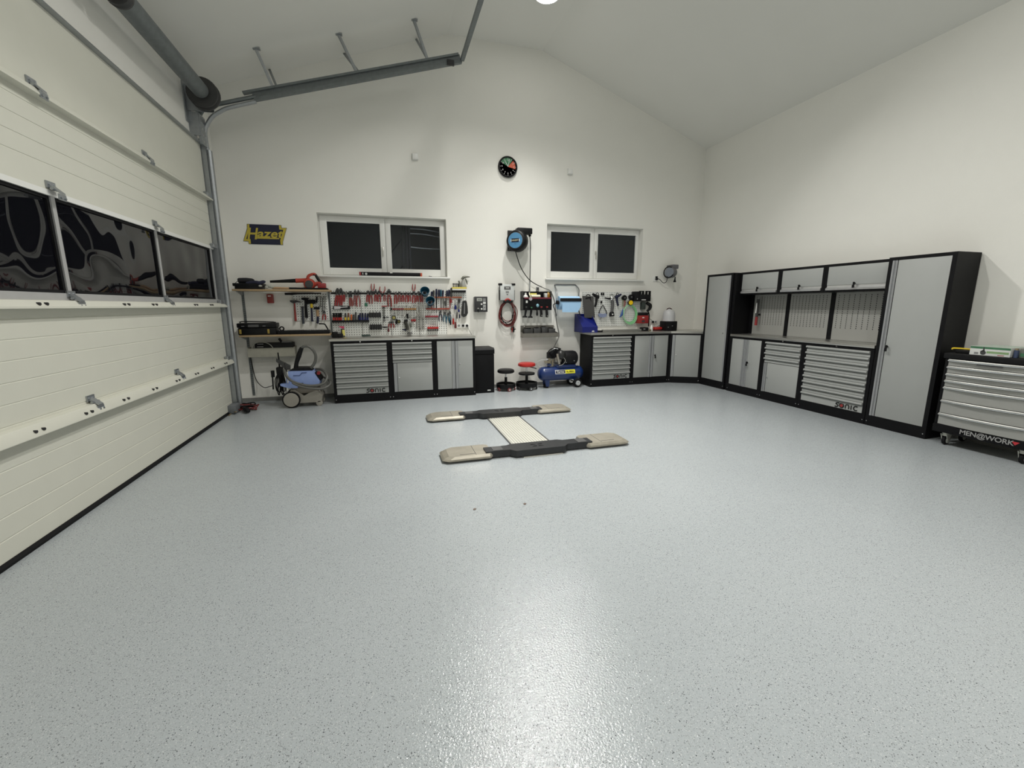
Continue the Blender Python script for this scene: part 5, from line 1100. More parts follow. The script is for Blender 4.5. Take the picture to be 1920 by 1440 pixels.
MB().tube([ez + Vector((0, 0, 0.05)), ez, ez - Vector((0.0, 0, 0.05))], [0.012, 0.02, 0.010], 7).tube([ez, ez + Vector((0.04, 0, 0.01))], 0.008, 6).build('clamp', BLK, jc)
MB().tube([ez + Vector((-0.025, 0, 0.03)), ez + Vector((-0.03, 0, -0.05))], [0.014, 0.008], 7).build('clamp', DRED, jc)

# -- black panel of air tools
ap = thing('air_tool_holder', 'black steel holder panel with a red stripe for air tools', 'tool panel', S(1005, 582, 0.14))
APX0, APX1, APZ0, APZ1 = S(981, 565, 0.17).x, S(1034.5, 565, 0.17).x, S(1005, 581.5, 0.17).z, S(1005, 546, 0.17).z
MB().box(APX0, APX1, BY - 0.012, BY, APZ0, APZ1, 0.002).box(APX0, APX1, BY - 0.17, BY - 0.012, APZ0 + 0.0, APZ0 + 0.012).build('back_sheet', BLACK, ap)
MB().box(APX0, APX1, BY - 0.172, BY - 0.166, APZ0, APZ1 - 0.11).build('front_sheet', BLACK, ap)
MB().box(APX0, APX1, BY - 0.166, BY - 0.012, APZ1 - 0.125, APZ1 - 0.115).build('shelf_sheet', BLACK, ap)
for x in (APX0, APX1 - 0.006): MB().box(x, x + 0.006, BY - 0.166, BY - 0.012, APZ0 + 0.012, APZ1).build('side_sheet', mat('side_grey', (0.05, 0.05, 0.05), 0.5), ap)
MB().box(APX0 + 0.02, APX1 - 0.015, BY - 0.174, BY - 0.172, S(1005, 560.3, 0.17).z, S(1005, 557.5, 0.17).z).build('red_stripe', mat('wine_stripe', (0.16, 0.02, 0.035), 0.45), ap)
MB().box(S(986, 566, 0.175).x, S(989.5, 566, 0.175).x, BY - 0.174, BY - 0.172, S(988, 568, 0.175).z, S(988, 563.5, 0.175).z).build('label', CARD, ap)
shz = APZ1 - 0.1149
def small(name, label, cat, px, d, parts):
    x = S(px, 552, d).x; t_ = thing(name, label, cat, (x, BY - d, shz), group=None)
    for nm, f, m in parts: f(x, BY - d).build(nm, m, t_)
small('glue_bottle', 'white bottle at the end of the black air tool panel', 'bottle', 985.5, 0.09, [('bottle', lambda x, y: MB().lathe((x, y, shz), (0, 0, 1), [(0.04, 0), (0.045, 0.01), (0.04, 0.035), (0.018, 0.055), (0.016, 0.09)], 14), WHITE), ('cap', lambda x, y: MB().cyl((x, y, shz + 0.09), (x, y, shz + 0.105), 0.014), RUB)])
small('tape_roll', 'cream roll lying on the black air tool panel', 'roll', 1004, 0.10, [('roll', lambda x, y: MB().cyl((x - 0.085, y, shz + 0.028), (x + 0.085, y, shz + 0.028), 0.028, n=16), mat('cream_roll', (0.78, 0.74, 0.58), 0.6))])
small('parts_rack', 'pale yellow rack behind the cream roll', 'rack', 1001, 0.04, [('slotted_rack', lambda x, y: MB().box(x - 0.07, x + 0.05, y - 0.01, y + 0.01, shz, shz + 0.085), PYEL)])
small('white_box', 'white carton next to the amber bottle on the air tool panel', 'box', 1022.5, 0.09, [('carton', lambda x, y: MB().box(x - 0.02, x + 0.028, y - 0.03, y + 0.03, shz, shz + 0.085, 0.003), CARD)])
small('amber_bottle', 'amber bottle on the air tool panel', 'bottle', 1028.2, 0.09, [('bottle', lambda x, y: MB().lathe((x, y, shz), (0, 0, 1), [(0.026, 0), (0.030, 0.01), (0.030, 0.07), (0.020, 0.085), (0.014, 0.09)], 14), mat('amber_plastic', (0.36, 0.17, 0.02), 0.25)), ('cap', lambda x, y: MB().cyl((x, y, shz + 0.09), (x, y, shz + 0.102), 0.016), mat('amber_cap', (0.5, 0.42, 0.12), 0.4))])
gz = S(995, 560.5, 0.21)
t = thing('pressure_gauge', 'round pressure gauge hanging from the air hose', 'gauge', gz)
MB().cyl((gz.x, gz.y + 0.03, gz.z), (gz.x, gz.y, gz.z), 0.030, n=20).build('case', STEEL, t); MB().cyl((gz.x, gz.y, gz.z), (gz.x, gz.y - 0.002, gz.z), 0.026, n=20).build('dial', mat('dial_lilac', (0.42, 0.36, 0.40), 0.4), t)
MB().tube([gz + Vector((0, 0.015, 0.03)), gz + Vector((-0.01, 0.05, 0.10)), S(993, 549, 0.10)], 0.010, 6, 3).build('stem', mat('olive_brass', (0.3, 0.28, 0.18), 0.35, 0.8), t)
AT = [(986, 'first air ratchet under the black panel, with a flared black end', 576, 594.5, 1, DGREY), (996, 'second air ratchet under the black panel, with a flared black end', 577, 595, 1, GREENP), (1008, 'air tool with a pale blue body under the black panel', 573, 592, 0, mat('pale_teal', (0.22, 0.42, 0.50), 0.35)), (1014.5, 'black air grinder under the panel with a red cap, next to the pale blue tool', 576, 594, 2, DRED), (1025, 'last black air grinder under the panel, next to the paper roll', 576, 595, 2, DRED)]
for px, lab, yt, yb, kd, hm in AT:
    a_, b_ = S(px, yt, 0.185), S(px - (1 if kd < 2 else 0), yb, 0.185)
    t = thing('air_tool', lab, 'air tool', b_, group='air tools under the black panel')
    if kd == 0:
        MB().ball((a_.x, a_.y - 0.0, a_.z), 0.028, 0.02, 0.032, 12, 8).build('pale_body', hm, t); MB().tube([a_ - Vector((0.02, 0, 0.04)), a_ - Vector((0.01, 0, 0.09)), b_ + Vector((0.0, 0, 0.03)), b_], [0.022, 0.012, 0.020, 0.012], 8, 3).build('handle', BLK, t)
    elif kd == 1:
        MB().tube([a_, a_ - Vector((0, 0, 0.06)), b_ + Vector((-0.004, 0, 0.03)), b_ + Vector((-0.006, 0, 0.012))], [0.022, 0.022, 0.016, 0.018], 8, 2).build('handle', BLK, t)
        MB().tube([b_ + Vector((-0.05, 0, 0)), b_ + Vector((-0.01, 0, 0.010)), b_ + Vector((0.035, 0, 0))], [0.010, 0.020, 0.010], 8, 3).build('head', BLK, t); MB().box(a_.x - 0.014, a_.x + 0.014, a_.y - 0.022, a_.y - 0.01, a_.z - 0.005, a_.z + 0.012).build('maker_plate', hm, t)
    else:
        MB().tube([a_ + Vector((0, 0, 0.01)), a_ - Vector((0, 0, 0.05)), b_ + Vector((0.004, 0, 0.05)), b_ + Vector((0.004, 0, 0.0))], [0.014, 0.022, 0.024, 0.022], 9, 2).build('handle', BLK, t); MB().box(a_.x - 0.018, a_.x + 0.018, a_.y - 0.024, a_.y - 0.012, a_.z - 0.006, a_.z + 0.014).build('cap', hm, t); MB().cyl(b_ + Vector((0.004, -0.02, 0.025)), b_ + Vector((0.004, -0.026, 0.025)), 0.008).build('screw', STEEL, t)
sk = thing('wall_socket', 'small grey socket on the wall just above the black air tool panel', 'socket', S(1008, 545, 0.02))
c = S(1008, 541.5, 0.02); MB().box(c.x - 0.026, c.x + 0.026, BY - 0.03, BY, c.z - 0.04, c.z + 0.03, 0.004).build('plate', MGREY, sk); MB().box(c.x - 0.018, c.x + 0.018, BY - 0.034, BY - 0.03, c.z - 0.018, c.z + 0.018).build('insert', CHAR, sk)

# -- steel tray with black boxes
ty = thing('steel_tray', 'bare steel wall tray under the black air tool panel', 'tray', S(1012, 633, 0.09))
TX0, TX1 = S(981, 622, 0.16).x, S(1047, 622, 0.16).x; TZ0, TZ1 = S(1012, 632.5, 0.16).z, S(1012, 624.5, 0.16).z; TZB = S(1011, 610, 0.0).z
TRM = mat('dull_steel_sheet', (0.22, 0.21, 0.185), 0.45, 0.6, var=0.2, scale=12)
MB().box(TX0, TX1 - 0.03, BY - 0.004, BY, TZ0, TZB).build('back_sheet', TRM, ty); MB().box(TX0, TX1, BY - 0.16, BY - 0.004, TZ0, TZ0 + 0.004).build('floor_sheet', TRM, ty)
MB().box(TX0, TX1, BY - 0.163, BY - 0.159, TZ0, TZ1).build('front_lip', TRM, ty)
for x in (TX0, TX1 - 0.003): MB().prism([(BY - 0.16, TZ0), (BY - 0.16, TZ1), (BY - 0.004, TZ1 + 0.02), (BY - 0.004, TZ0)], 'x', x, x + 0.003).build('side_sheet', TRM, ty)
for px in (983, 1039.5): MB().cyl(S(px, 612, 0.004), S(px, 612, 0.010), 0.009, n=8).build('screw', CHROME, ty)
for k, (p0, p1, py, lab) in enumerate(((983.5, 999, 617, 'first black adapter box from the reel side in the steel tray'), (1001, 1014, 615.5, 'second black adapter box in the steel tray'), (1015.5, 1027, 613.5, 'third black adapter box in the steel tray, the tallest'), (1028.5, 1041, 616, 'last black adapter box in the steel tray, nearest the paper roll'))):
    a_, b_ = S(p0, 620, 0.11), S(p1, 620, 0.11); zt = S((p0 + p1) / 2, py, 0.11).z
    t = thing('adapter_box', lab, 'box', ((a_.x + b_.x) / 2, BY - 0.08, TZ0 + 0.005), group='black boxes in the steel tray')
    MB().box(a_.x, b_.x, BY - 0.12, BY - 0.02, TZ0 + 0.005, zt, 0.008).build('case', CHAR, t); MB().prism([(a_.x + 0.02, zt), (b_.x - 0.03, zt), (b_.x - 0.04, zt + 0.016), (a_.x + 0.03, zt + 0.016)], 'y', BY - 0.10, BY - 0.04).build('terminal', BLK, t)

# -- paper roll holder
pr = thing('paper_roll_holder', 'grey wire wall holder with a black tear bar', 'roll holder', S(1064, 575, 0.2))
def wire(pts): return MB().tube(pts, 0.010, 8, 5)
rz = S(1062, 567, 0.25)
wm = mat('grey_wire', (0.15, 0.155, 0.16), 0.4, 0.5)
wire([S(1045.5, 570, 0.22), S(1044.5, 548, 0.13), S(1040.5, 537, 0.01), S(1042, 533.8, 0.01), S(1058, 534, 0.01), S(1076, 534, 0.01), S(1080, 535.5, 0.01), S(1085.5, 543, 0.12), S(1085, 556, 0.20), S(1087, 570, 0.22)]).build('upper_frame', wm, pr)
wire([S(1044, 568, 0.22), S(1037.5, 572, 0.10), S(1041, 583, 0.02), S(1043.5, 592, 0.01)]).build('side_arm', wm, pr)
wire([S(1087, 568, 0.22), S(1084, 576, 0.10), S(1088, 592, 0.01)]).build('side_arm', wm, pr)
a_, b_ = S(1050.5, 562, 0.32), S(1090.5, 562, 0.32)
MB().box(a_.x, b_.x, BY - 0.33, BY - 0.318, S(1070, 565, 0.32).z, S(1070, 559, 0.32).z, 0.003).build('tear_bar', BLK, pr)
MB().cyl(S(1043.5, 567, 0.24), S(1047.5, 567, 0.24), 0.034, n=16).build('hub', BLK, pr)
rl = thing('paper_roll', 'light blue paper roll hanging in the wire holder', 'paper roll', S(1066, 576, 0.2))
RC = S(1046.5, 568, 0.20); xa, xb = RC.x, S(1084, 568, 0.20).x
MB().lathe((xa, BY - 0.20, RC.z), (1, 0, 0), [(0.03, 0.0), (0.118, 0.0), (0.118, xb - xa), (0.03, xb - xa)], 36).build('roll', PBLUE, rl)
MB().cyl((xa - 0.012, BY - 0.20, RC.z), (xa + 0.01, BY - 0.20, RC.z), 0.028, n=16).build('core', BLK, rl)
cut = [(0.0, 0.0), (0.12, 0.10), (0.20, 0.14), (0.26, 0.13), (0.32, 0.085), (0.40, 0.075)]
MB().prism([(xa + 0.03, RC.z + 0.01), (xa + 0.03, RC.z - 0.16), (xb - 0.06, RC.z - 0.165), (xb - 0.005, RC.z - 0.07), (xb - 0.005, RC.z + 0.01)], 'y', BY - 0.3225, BY - 0.3205).build('loose_sheet', PBLUE, rl)

# -- spirit level on the window sill
lv = thing('spirit_level', 'long black spirit level with red ends on the left window sill', 'level', S(754, 516, 0.03))
a_, b_ = S(673.5, 514, 0.03), S(791.5, 516, 0.03); zs = 1.9345
MB().box(a_.x + 0.03, b_.x - 0.03, BY - 0.045, BY - 0.02, zs, zs + 0.058, 0.002).build('beam', BLK, lv)
MB().box(a_.x, a_.x + 0.03, BY - 0.046, BY - 0.019, zs, zs + 0.059, 0.003).build('end_cap', DRED, lv); MB().box(b_.x - 0.03, b_.x, BY - 0.046, BY - 0.019, zs, zs + 0.059, 0.003).build('end_cap', REDP, lv)
MB().box(a_.x + 0.05, a_.x + 0.062, BY - 0.047, BY - 0.045, zs + 0.015, zs + 0.045).build('white_mark', WPRINT, lv); MB().cyl((a_.x + 0.105, BY - 0.045, zs + 0.029), (a_.x + 0.105, BY - 0.048, zs + 0.029), 0.018, n=14).build('vial', CARD, lv)
MB().box((a_.x + b_.x) / 2 - 0.02, (a_.x + b_.x) / 2 + 0.02, BY - 0.046, BY - 0.019, zs + 0.046, zs + 0.060).build('middle_vial', WHITE, lv)
o = MB().tube([S(804, 518.5, 0.04), S(810, 518.6, 0.04)], [0.012, 0.006], 6).build('pencil_stub', DGREY); tag(o, 'tiny dark stub on the left window sill past the level', 'stub')
# -- torch hung on the side of the slim tall cabinet
tc_ = PX(1421, 570, 5.93); t = thing('torch', 'silver and red torch hung at the edge of the slotted panel', 'torch', (5.93, 5.905, 1.25))
zt, zm, zb = PX(1421, 561, 5.94).z, PX(1420, 594, 5.94).z, PX(1419, 610, 5.94).z; yy = PX(1420, 580, 5.94).y
MB().tube([(5.94, yy, zt), (5.94, yy, zm)], 0.020, 10).build('head', CHAR, t); MB().tube([(5.922, yy + 0.005, zt - 0.06), (5.922, yy + 0.005, zm + 0.06)], 0.010, 8).build('lens', WPRINT, t); MB().tube([(5.94, yy, zm), (5.94, yy, zb)], [0.018, 0.022], 10).build('grip', DRED, t); MB().box(5.945, PXW + 0.001, yy - 0.008, yy + 0.008, zm + 0.02, zm + 0.05).build('clip', BLK, t)

# ================================================================ hand tools on the pegboards
def zA(x, y): return (610 + x / 11.07, 510 + y / 11.07)          # readings from two enlarged views of the board
def zB(x, y): return (750 + x / 11.08, 510 + y / 11.08)
TD = 0.040
def rod(name, p, q, r, m, t, n=6): return MB().cyl(p, q, r, n=n).build(name, m, t)
def bar(label, x0, y0, x1, y1, d0, d1, m, name='tool_rail', cat='rail', bev=0.002):
    o = pxbox(x0, y0, x1, y1, d0, d1, bev).build(name, m); tag(o, label, cat); return o
bar('black magnetic rail holding the pliers', 621, 548.4, 791, 551.6, 0.014, 0.030, BLK)
GRIPS = [RED, DRED]
def pliers(label, cx, ytop, yj, ybot, spread, hm, headm=DSTEEL, lean=0.0, rj=0.012, jaw=2.0, up=False, group='pliers on the magnetic rail'):
    """two jaws above the joint, two grips below it (or the other way up)"""
    lo = S(cx + lean, max(ybot, ytop), TD)
    t = thing('pliers', label, 'pliers', lo, group=group)
    J = S(cx, yj, TD); k = abs(S(cx + 1, yj, TD).x - J.x)
    T = S(cx, ytop, TD)
    MB().tube([J + Vector((-rj * 0.7, 0, 0)), J + (T - J) * 0.5 + Vector((-jaw * k * 0.45, 0, 0)), T + Vector((-jaw * k * 0.1, 0, 0))], [rj, rj * 0.9, rj * 0.35], 7, 2).tube([J + Vector((rj * 0.7, 0, 0)), J + (T - J) * 0.5 + Vector((jaw * k * 0.45, 0, 0)), T + Vector((jaw * k * 0.1, 0, 0))], [rj, rj * 0.9, rj * 0.35], 7, 2).build('jaws', headm, t)
    MB().cyl(J + Vector((0, 0.008, 0)), J + Vector((0, -0.012, 0)), rj * 0.9, n=10).build('pivot', TSTEEL, t)
    for s in (-1, 1):
        B = S(cx + lean + s * spread * 0.5, ybot, TD); M_ = S(cx + lean * 0.5 + s * spread * 0.55, yj + (ybot - yj) * 0.45, TD)
        MB().tube([J + Vector((s * rj * 0.5, -0.002 * s, 0)), M_, B], [rj * 0.6, rj * 0.78, rj * 0.62], 7, 3).build('grip', hm, t)
    return t
def A(x): return 610 + x / 11.07
def AY(y): return 510 + y / 11.07
PL = [
 ('first big cutter from the uprights on the magnetic rail, red grips', 252, 335, 465, 700, 42, DRED, -28, 0.017, 5.0),
 ('second big cutter on the magnetic rail, head level with the first', 320, 335, 465, 692, 38, DRED, 2, 0.017, 5.0),
 ('short red pliers just right of the two big cutters', 385, 410, 460, 620, 26, DRED, 5, 0.011, 2.0),
 ('small bare steel pliers right of the short red pair', 435, 395, 455, 525, 22, TSTEEL, 0, 0.010, 2.0),
 ('black slip-joint pliers with light red grips above the torque wrench', 520, 395, 520, 712, 40, GRIPR, 18, 0.016, 3.5),
 ('first long-nosed pliers with slim red and cream grips', 618, 358, 480, 700, 40, GRIPR, -6, 0.011, 1.2),
 ('second long-nosed pliers with slim red and cream grips', 682, 368, 480, 725, 56, GRIPR, 6, 0.011, 1.2),
 ('black-tipped side cutters before the green tag', 886, 380, 462, 622, 36, DRED, -8, 0.013, 2.0),
 ('steel-headed pliers with bright red grips above the green tag', 946, 385, 470, 660, 48, GRIPR, 0, 0.014, 2.4),
 ('pliers with a pointed dark red top beside the upturned pair', 1046, 356, 455, 612, 34, DRED, 0, 0.013, 1.8),
 ('round-headed pliers left of the upturned V pair', 1116, 385, 455, 625, 46, DRED, 8, 0.014, 4.0),
 ('narrow pliers under the upturned V pair', 1232, 440, 470, 605, 34, DRED, 2, 0.010, 1.6),
 ('long ring-topped cutter with straight red grips', 1320, 355, 455, 720, 58, GRIPR, 22, 0.016, 4.5),
 ('first of the close-set red pliers right of the long cutter', 1462, 420, 462, 660, 40, DRED, 0, 0.014, 3.0),
 ('second of the close-set red pliers right of the long cutter', 1538, 410, 460, 625, 36, GRIPR, 0, 0.013, 3.0),
 ('third of the close-set red pliers right of the long cutter', 1612, 428, 470, 620, 34, DRED, 0, 0.013, 2.4),
 ('fourth of the close-set red pliers right of the long cutter', 1688, 420, 468, 630, 42, DRED, 4, 0.013, 2.4),
 ('fifth of the close-set red pliers right of the long cutter', 1752, 425, 470, 615, 34, GRIPR, 0, 0.013, 2.4),
 ('sixth of the close-set red pliers, under the upturned thin pair', 1838, 430, 470, 645, 44, DRED, -2, 0.014, 2.4),
 ('seventh of the close-set red pliers, bright grips', 1912, 425, 470, 620, 36, GRIPR, 0, 0.013, 2.4),
 ('last of the close-set red pliers, before the tilted pair', 1990, 430, 472, 632, 44, GRIPR, 10, 0.014, 2.4)]
for lab, x, yt, yj, yb, sp, hm, ln, rj, jw in PL:
    pliers(lab, A(x), AY(yt), AY(yj), AY(yb), sp / 11.07, hm, DSTEEL if hm is not TSTEEL else TSTEEL, ln / 11.07, rj, jw)
pliers('tilted red pliers leaning away beside the upper blue bowl', *zB(390, 400)[:1], zB(0, 400)[1], zB(0, 490)[1], zB(0, 615)[1], 5.2, DRED, lean=2.2, rj=0.013)
for lab, x, yt, yj, yb, sp in (('upturned red pliers with straight handles above the rail', 985, 470, 400, 243, 58), ('upturned V-shaped red pliers above the rail', 1184, 500, 440, 300, 98), ('upturned thin red pliers near the upper blue bowl', 1838, 470, 405, 250, 50)):
    pliers(lab, A(x), AY(yt), AY(yj), AY(yb), sp / 11.07, DRED, DSTEEL, rj=0.010, group='upturned pliers')
# torque wrench case, green tag, T-handles
t = thing('torque_wrench', 'torque wrench in a black holder under the big cutters', 'wrench', S(640, 580, 0.05))
pxbox(624.5, 573.6, 656, 580, 0.016, 0.045, 0.004).build('holder', BLK, t)
slab([S(*zA(*q), 0.05) for q in ((178, 710), (300, 715), (330, 725), (462, 715), (462, 733), (330, 742), (300, 765), (185, 770))], BY - 0.052, BY - 0.046).build('wrench_body', mat('pale_satin', (0.62, 0.60, 0.62), 0.35, 0.3), t)
o = slab([S(*zA(*q), 0.03) for q in ((825, 640), (855, 640), (880, 690), (850, 720), (812, 690))], BY - 0.03, BY - 0.02).build('green_tag', mat('green_tag', (0.03, 0.17, 0.10), 0.5)); tag(o, 'small green tag hanging below the pliers', 'tag')
def thandle(label, cx, yt, yb, w, m, ms=TSTEEL):
    t = thing('t_handle_key', label, 'hex key', S(cx, yb, TD), group='T-handled keys')
    MB().tube([S(cx - w / 2, yt, TD), S(cx + w / 2, yt - 0.4, TD)], 0.009, 7).build('grip', m, t); rod('shaft', S(cx, yt, TD), S(cx, yb, TD), 0.005, ms, t)
thandle('T-handled key with a dark red grip beside the wrench rack', A(1226), AY(714), AY(940), 10.5, DRED)
thandle('plain T-handled key just left of the red T-handle', A(1205), AY(742), AY(935), 4.5, DSTEEL)
# screwdriver rack
bar('black screwdriver rack under the torque wrench', 622, 600.3, 692, 604.2, 0.014, 0.075, BLK, 'screwdriver_rack', 'rack')
def driver(label, cx, y0, y1, ytip, m, r=0.013, m2=None, d=0.05, group='screwdrivers in the black rack', lean=0.0):
    """handle from y0 (top) to y1, blade on to ytip"""
    t = thing('screwdriver', label, 'screwdriver', S(cx, max(y0, y1, ytip), d), group=group)
    a, b, c = S(cx + lean, y0, d), S(cx, y1, d), S(cx - lean, ytip, d)
    MB().tube([a, a + (b - a) * 0.12, a + (b - a) * 0.55, a + (b - a) * 0.8, b], [r * 0.7, r, r * 0.92, r * 0.7, r * 0.85], 8).build('handle', m, t)
    if m2 is not None: MB().tube([a + (b - a) * 0.62, b], r * 0.95, 8).build('collar', m2, t)
    rod('blade', b, c, 0.0035, TSTEEL, t)
SDR = [(176, 850, RUB, RED, 'first black screwdriver with a red collar in the black rack'), (230, 850, RUB, RED, 'second black screwdriver with a red collar in the black rack'), (283, 850, RUB, RED, 'third black screwdriver with a red collar in the black rack'), (325, 845, RUB, RED, 'fourth black screwdriver with a red collar in the black rack'),
 (418, 850, CHAR, YEL, 'black and yellow screwdriver in the middle of the black rack'), (480, 850, mat('brown_grip', (0.16, 0.05, 0.02), 0.5), YEL, 'brown screwdriver with a yellow collar in the black rack'), (540, 880, ORANGE, None, 'orange screwdriver in the black rack'), (585, 880, CHAR, None, 'short black screwdriver beside the orange one'), (632, 830, CHAR, None, 'tall charcoal screwdriver in the black rack'),
 (690, 890, NAVY, None, 'short navy screwdriver after the tall charcoal one'), (722, 850, NAVY, SBLUE, 'first blue and black screwdriver at the far end of the black rack'), (775, 850, NAVY, SBLUE, 'second blue and black screwdriver at the far end of the black rack'), (830, 850, NAVY, SBLUE, 'third blue and black screwdriver at the far end of the black rack'), (878, 860, NAVY, SBLUE, 'last blue and black screwdriver next to the bit box')]
for x, yt, m, m2, lab in SDR: driver(lab, A(x), AY(yt), AY(1000), AY(1075), m, 0.0165 if x < 400 else 0.014, m2, 0.05)
for lab, q, n in (('upper black bit box beside the screwdriver rack', (905, 845, 1155, 942), 4), ('lower black bit box below the screwdriver rack', (920, 1095, 1172, 1192), 6)):
    t = thing('bit_box', lab, 'box', S(A((q[0] + q[2]) / 2), AY(q[3]), 0.05), group='black bit boxes')
    pxbox(A(q[0]), AY(q[1]), A(q[2]), AY(q[3]), 0.014, 0.075, 0.004).build('case', BLK, t)
    for k in range(n): 
        p_ = S(A(q[0] + 20 + k * (q[2] - q[0] - 50) / max(1, n - 1)), AY(q[1]), 0.05); MB().cyl(p_, p_ + Vector((0, 0, 0.022)), 0.005, n=6).build('bit', DSTEEL, t)
    for k in range(7):
        x = A(q[0] + 20 + k * (q[2] - q[0] - 30) / 6.5); p_ = S(x, AY(q[1] + 10), 0.076); p2 = S(x, AY(q[3] - 6), 0.076); MB().box(p_.x - 0.003, p_.x + 0.003, BY - 0.0765, BY - 0.075, p2.z, p_.z).build('slot', DGREY, t)
# wrench rack with combination wrenches
t = thing('wrench_rack', 'red and yellow strip rack of small wrenches', 'rack', S(757, 581, 0.03))
pxbox(733.5, 578.0, 757, 581, 0.014, 0.035, 0.002).build('red_strip', DRED, t); pxbox(757, 578.0, 780, 581, 0.014, 0.035, 0.002).build('orange_strip', mat('ochre_strip', (0.48, 0.22, 0.05), 0.45), t); pxbox(732, 577.5, 735, 581.5, 0.014, 0.038, 0.002).build('end_piece', BLK, t)
def wrench(label, cx, yt, yb, r=0.0045, m=TSTEEL, head=0.012, group='combination wrenches on the rack', lean=0.0, d=0.042):
    t = thing('wrench', label, 'wrench', S(cx, yb, d), group=group); a, b = S(cx - lean, yt, d), S(cx + lean, yb, d)
    MB().box(-r, r, -0.003, 0.003, 0, 1)
    rod('shank', a, b, r, m, t); v = (b - a).normalized()
    MB().tube([b + Vector((head * math.cos(k * PI / 4), 0, head * math.sin(k * PI / 4))) for k in range(8)], head * 0.36, 5, closed=True).build('ring', m, t)
    pr_ = Vector((-v.z, 0, v.x)); c = a - v * head * 0.2
    MB().tube([c + pr_ * head * 0.75 - v * head * 0.9, c + pr_ * head * 0.85 - v * head * 0.1, c + v * head * 0.6, c - pr_ * head * 0.85 - v * head * 0.1, c - pr_ * head * 0.75 - v * head * 0.9], head * 0.34, 5).build('jaw', m, t)
ORD = ['first', 'second', 'third', 'fourth', 'fifth', 'sixth', 'seventh', 'eighth', 'ninth', 'tenth', 'eleventh', 'twelfth', 'thirteenth', 'fourteenth']
for k in range(12): wrench('%s small wrench from the T-handle on the red and yellow rack' % ORD[k], 735.5 + k * 3.75, 575 - (k % 3) * 0.6, 588 + k * 0.75, 0.004, TSTEEL if k % 2 else STEEL, 0.010 + 0.0004 * k)
for k in range(5): wrench('%s of the five long steel wrenches in the middle of the board' % ORD[k], 781.5 + k * 3.1, 571.5, 590 + k * 0.7, 0.0055, STEEL, 0.014, 'long wrenches, upper row')
for k in range(6): wrench('%s of the six wrenches hanging low above the worktop' % ORD[k], 781 + k * 2.9, 594 + (k % 2), 615 + (k % 3), 0.005, STEEL if k % 2 else TSTEEL, 0.013, 'long wrenches, lower row')
wrench('steel wrench hung askew across the low row', 788, 595, 587, 0.005, STEEL, 0.013, 'long wrenches, lower row', -3.5, 0.05)
# two petrol blue bowls, open towards the room
for lab, cx, cy, rp in (('upper petrol blue magnetic bowl', 796.6, 545.2, 8.6), ('lower petrol blue magnetic bowl', 806.8, 563.6, 8.5)):
    c = S(cx, cy, 0.12); r_ = abs(S(cx + rp, cy, 0.12).x - c.x)
    ax_ = Vector((-0.10, -0.80, 0.45)).normalized()
    t = thing('magnetic_bowl', lab + ' on the pegboard', 'bowl', c - Vector((0, 0, r_)), group='petrol blue bowls')
    MB().lathe(c - ax_ * 0.105, ax_, [(r_ * 0.70, 0.0), (r_ * 0.78, 0.02), (r_ * 0.98, 0.10), (r_ * 1.03, 0.105), (r_ * 1.03, 0.112), (r_ * 0.95, 0.112), (r_ * 0.72, 0.025), (0.01, 0.02)], 28).build('shell', TEALB, t)
    MB().cyl(c - ax_ * 0.085, c - ax_ * 0.080, r_ * 0.35, n=18).build('magnet', DGREY, t)
    MB().box(c.x - 0.02, c.x + 0.02, BY - 0.06, BY - 0.015, c.z - 0.05, c.z - 0.01).build('hook', BLK, t)
# upper orange rail with blue-handled screwdrivers
bar('upper orange and red rail of blue screwdrivers', 815, 556.2, 866, 558.6, 0.014, 0.045, mat('rust_rail', (0.36, 0.09, 0.035), 0.45))
for k, (x, yt, yb, m) in enumerate(((660, 405, 505, NAVY), (700, 380, 505, CHAR), (757, 350, 520, NAVY), (808, 365, 505, NAVY), (850, 368, 508, TEALB), (893, 378, 508, NAVY), (975, 385, 505, NAVY), (1020, 368, 505, NAVY), (1065, 330, 515, CHAR))):
    driver('%s dark-handled screwdriver along the upper orange rail' % ORD[k], zB(x, 0)[0], zB(0, yt)[1], zB(0, yb)[1], zB(0, 640 if k % 2 else 700)[1], m, 0.0165, None, 0.045, 'screwdrivers on the orange rail')
bar('lower red rail of small screwdrivers', 799, 577.6, 843, 580.4, 0.014, 0.045, mat('brick_rail', (0.30, 0.05, 0.03), 0.45))
for k, (x, m) in enumerate(((590, DSTEEL), (660, RED), (705, TSTEEL), (755, TSTEEL), (855, CHAR), (905, TSTEEL), (960, TSTEEL), (1040, DRED))):
    yt = (620, 600, 540, 560, 545, 560, 550, 540)[k]
    driver('%s slim tool standing in the lower red rail' % ORD[k], zB(x, 0)[0], zB(0, yt)[1], zB(0, 750)[1], zB(0, 860)[1], m, 0.0085, None, 0.04, 'slim tools in the lower red rail')
driver('small black hook tool hanging alone between the two rails', zB(945, 0)[0], zB(0, 595)[1], zB(0, 700)[1], zB(0, 705)[1], CHAR, 0.013, None, 0.04, 'single tools', -0.8)
driver('long black file left of the rails', zB(762, 0)[0], zB(0, 520)[1], zB(0, 745)[1], zB(0, 830)[1], RUB, 0.009, None, 0.05, 'single tools')
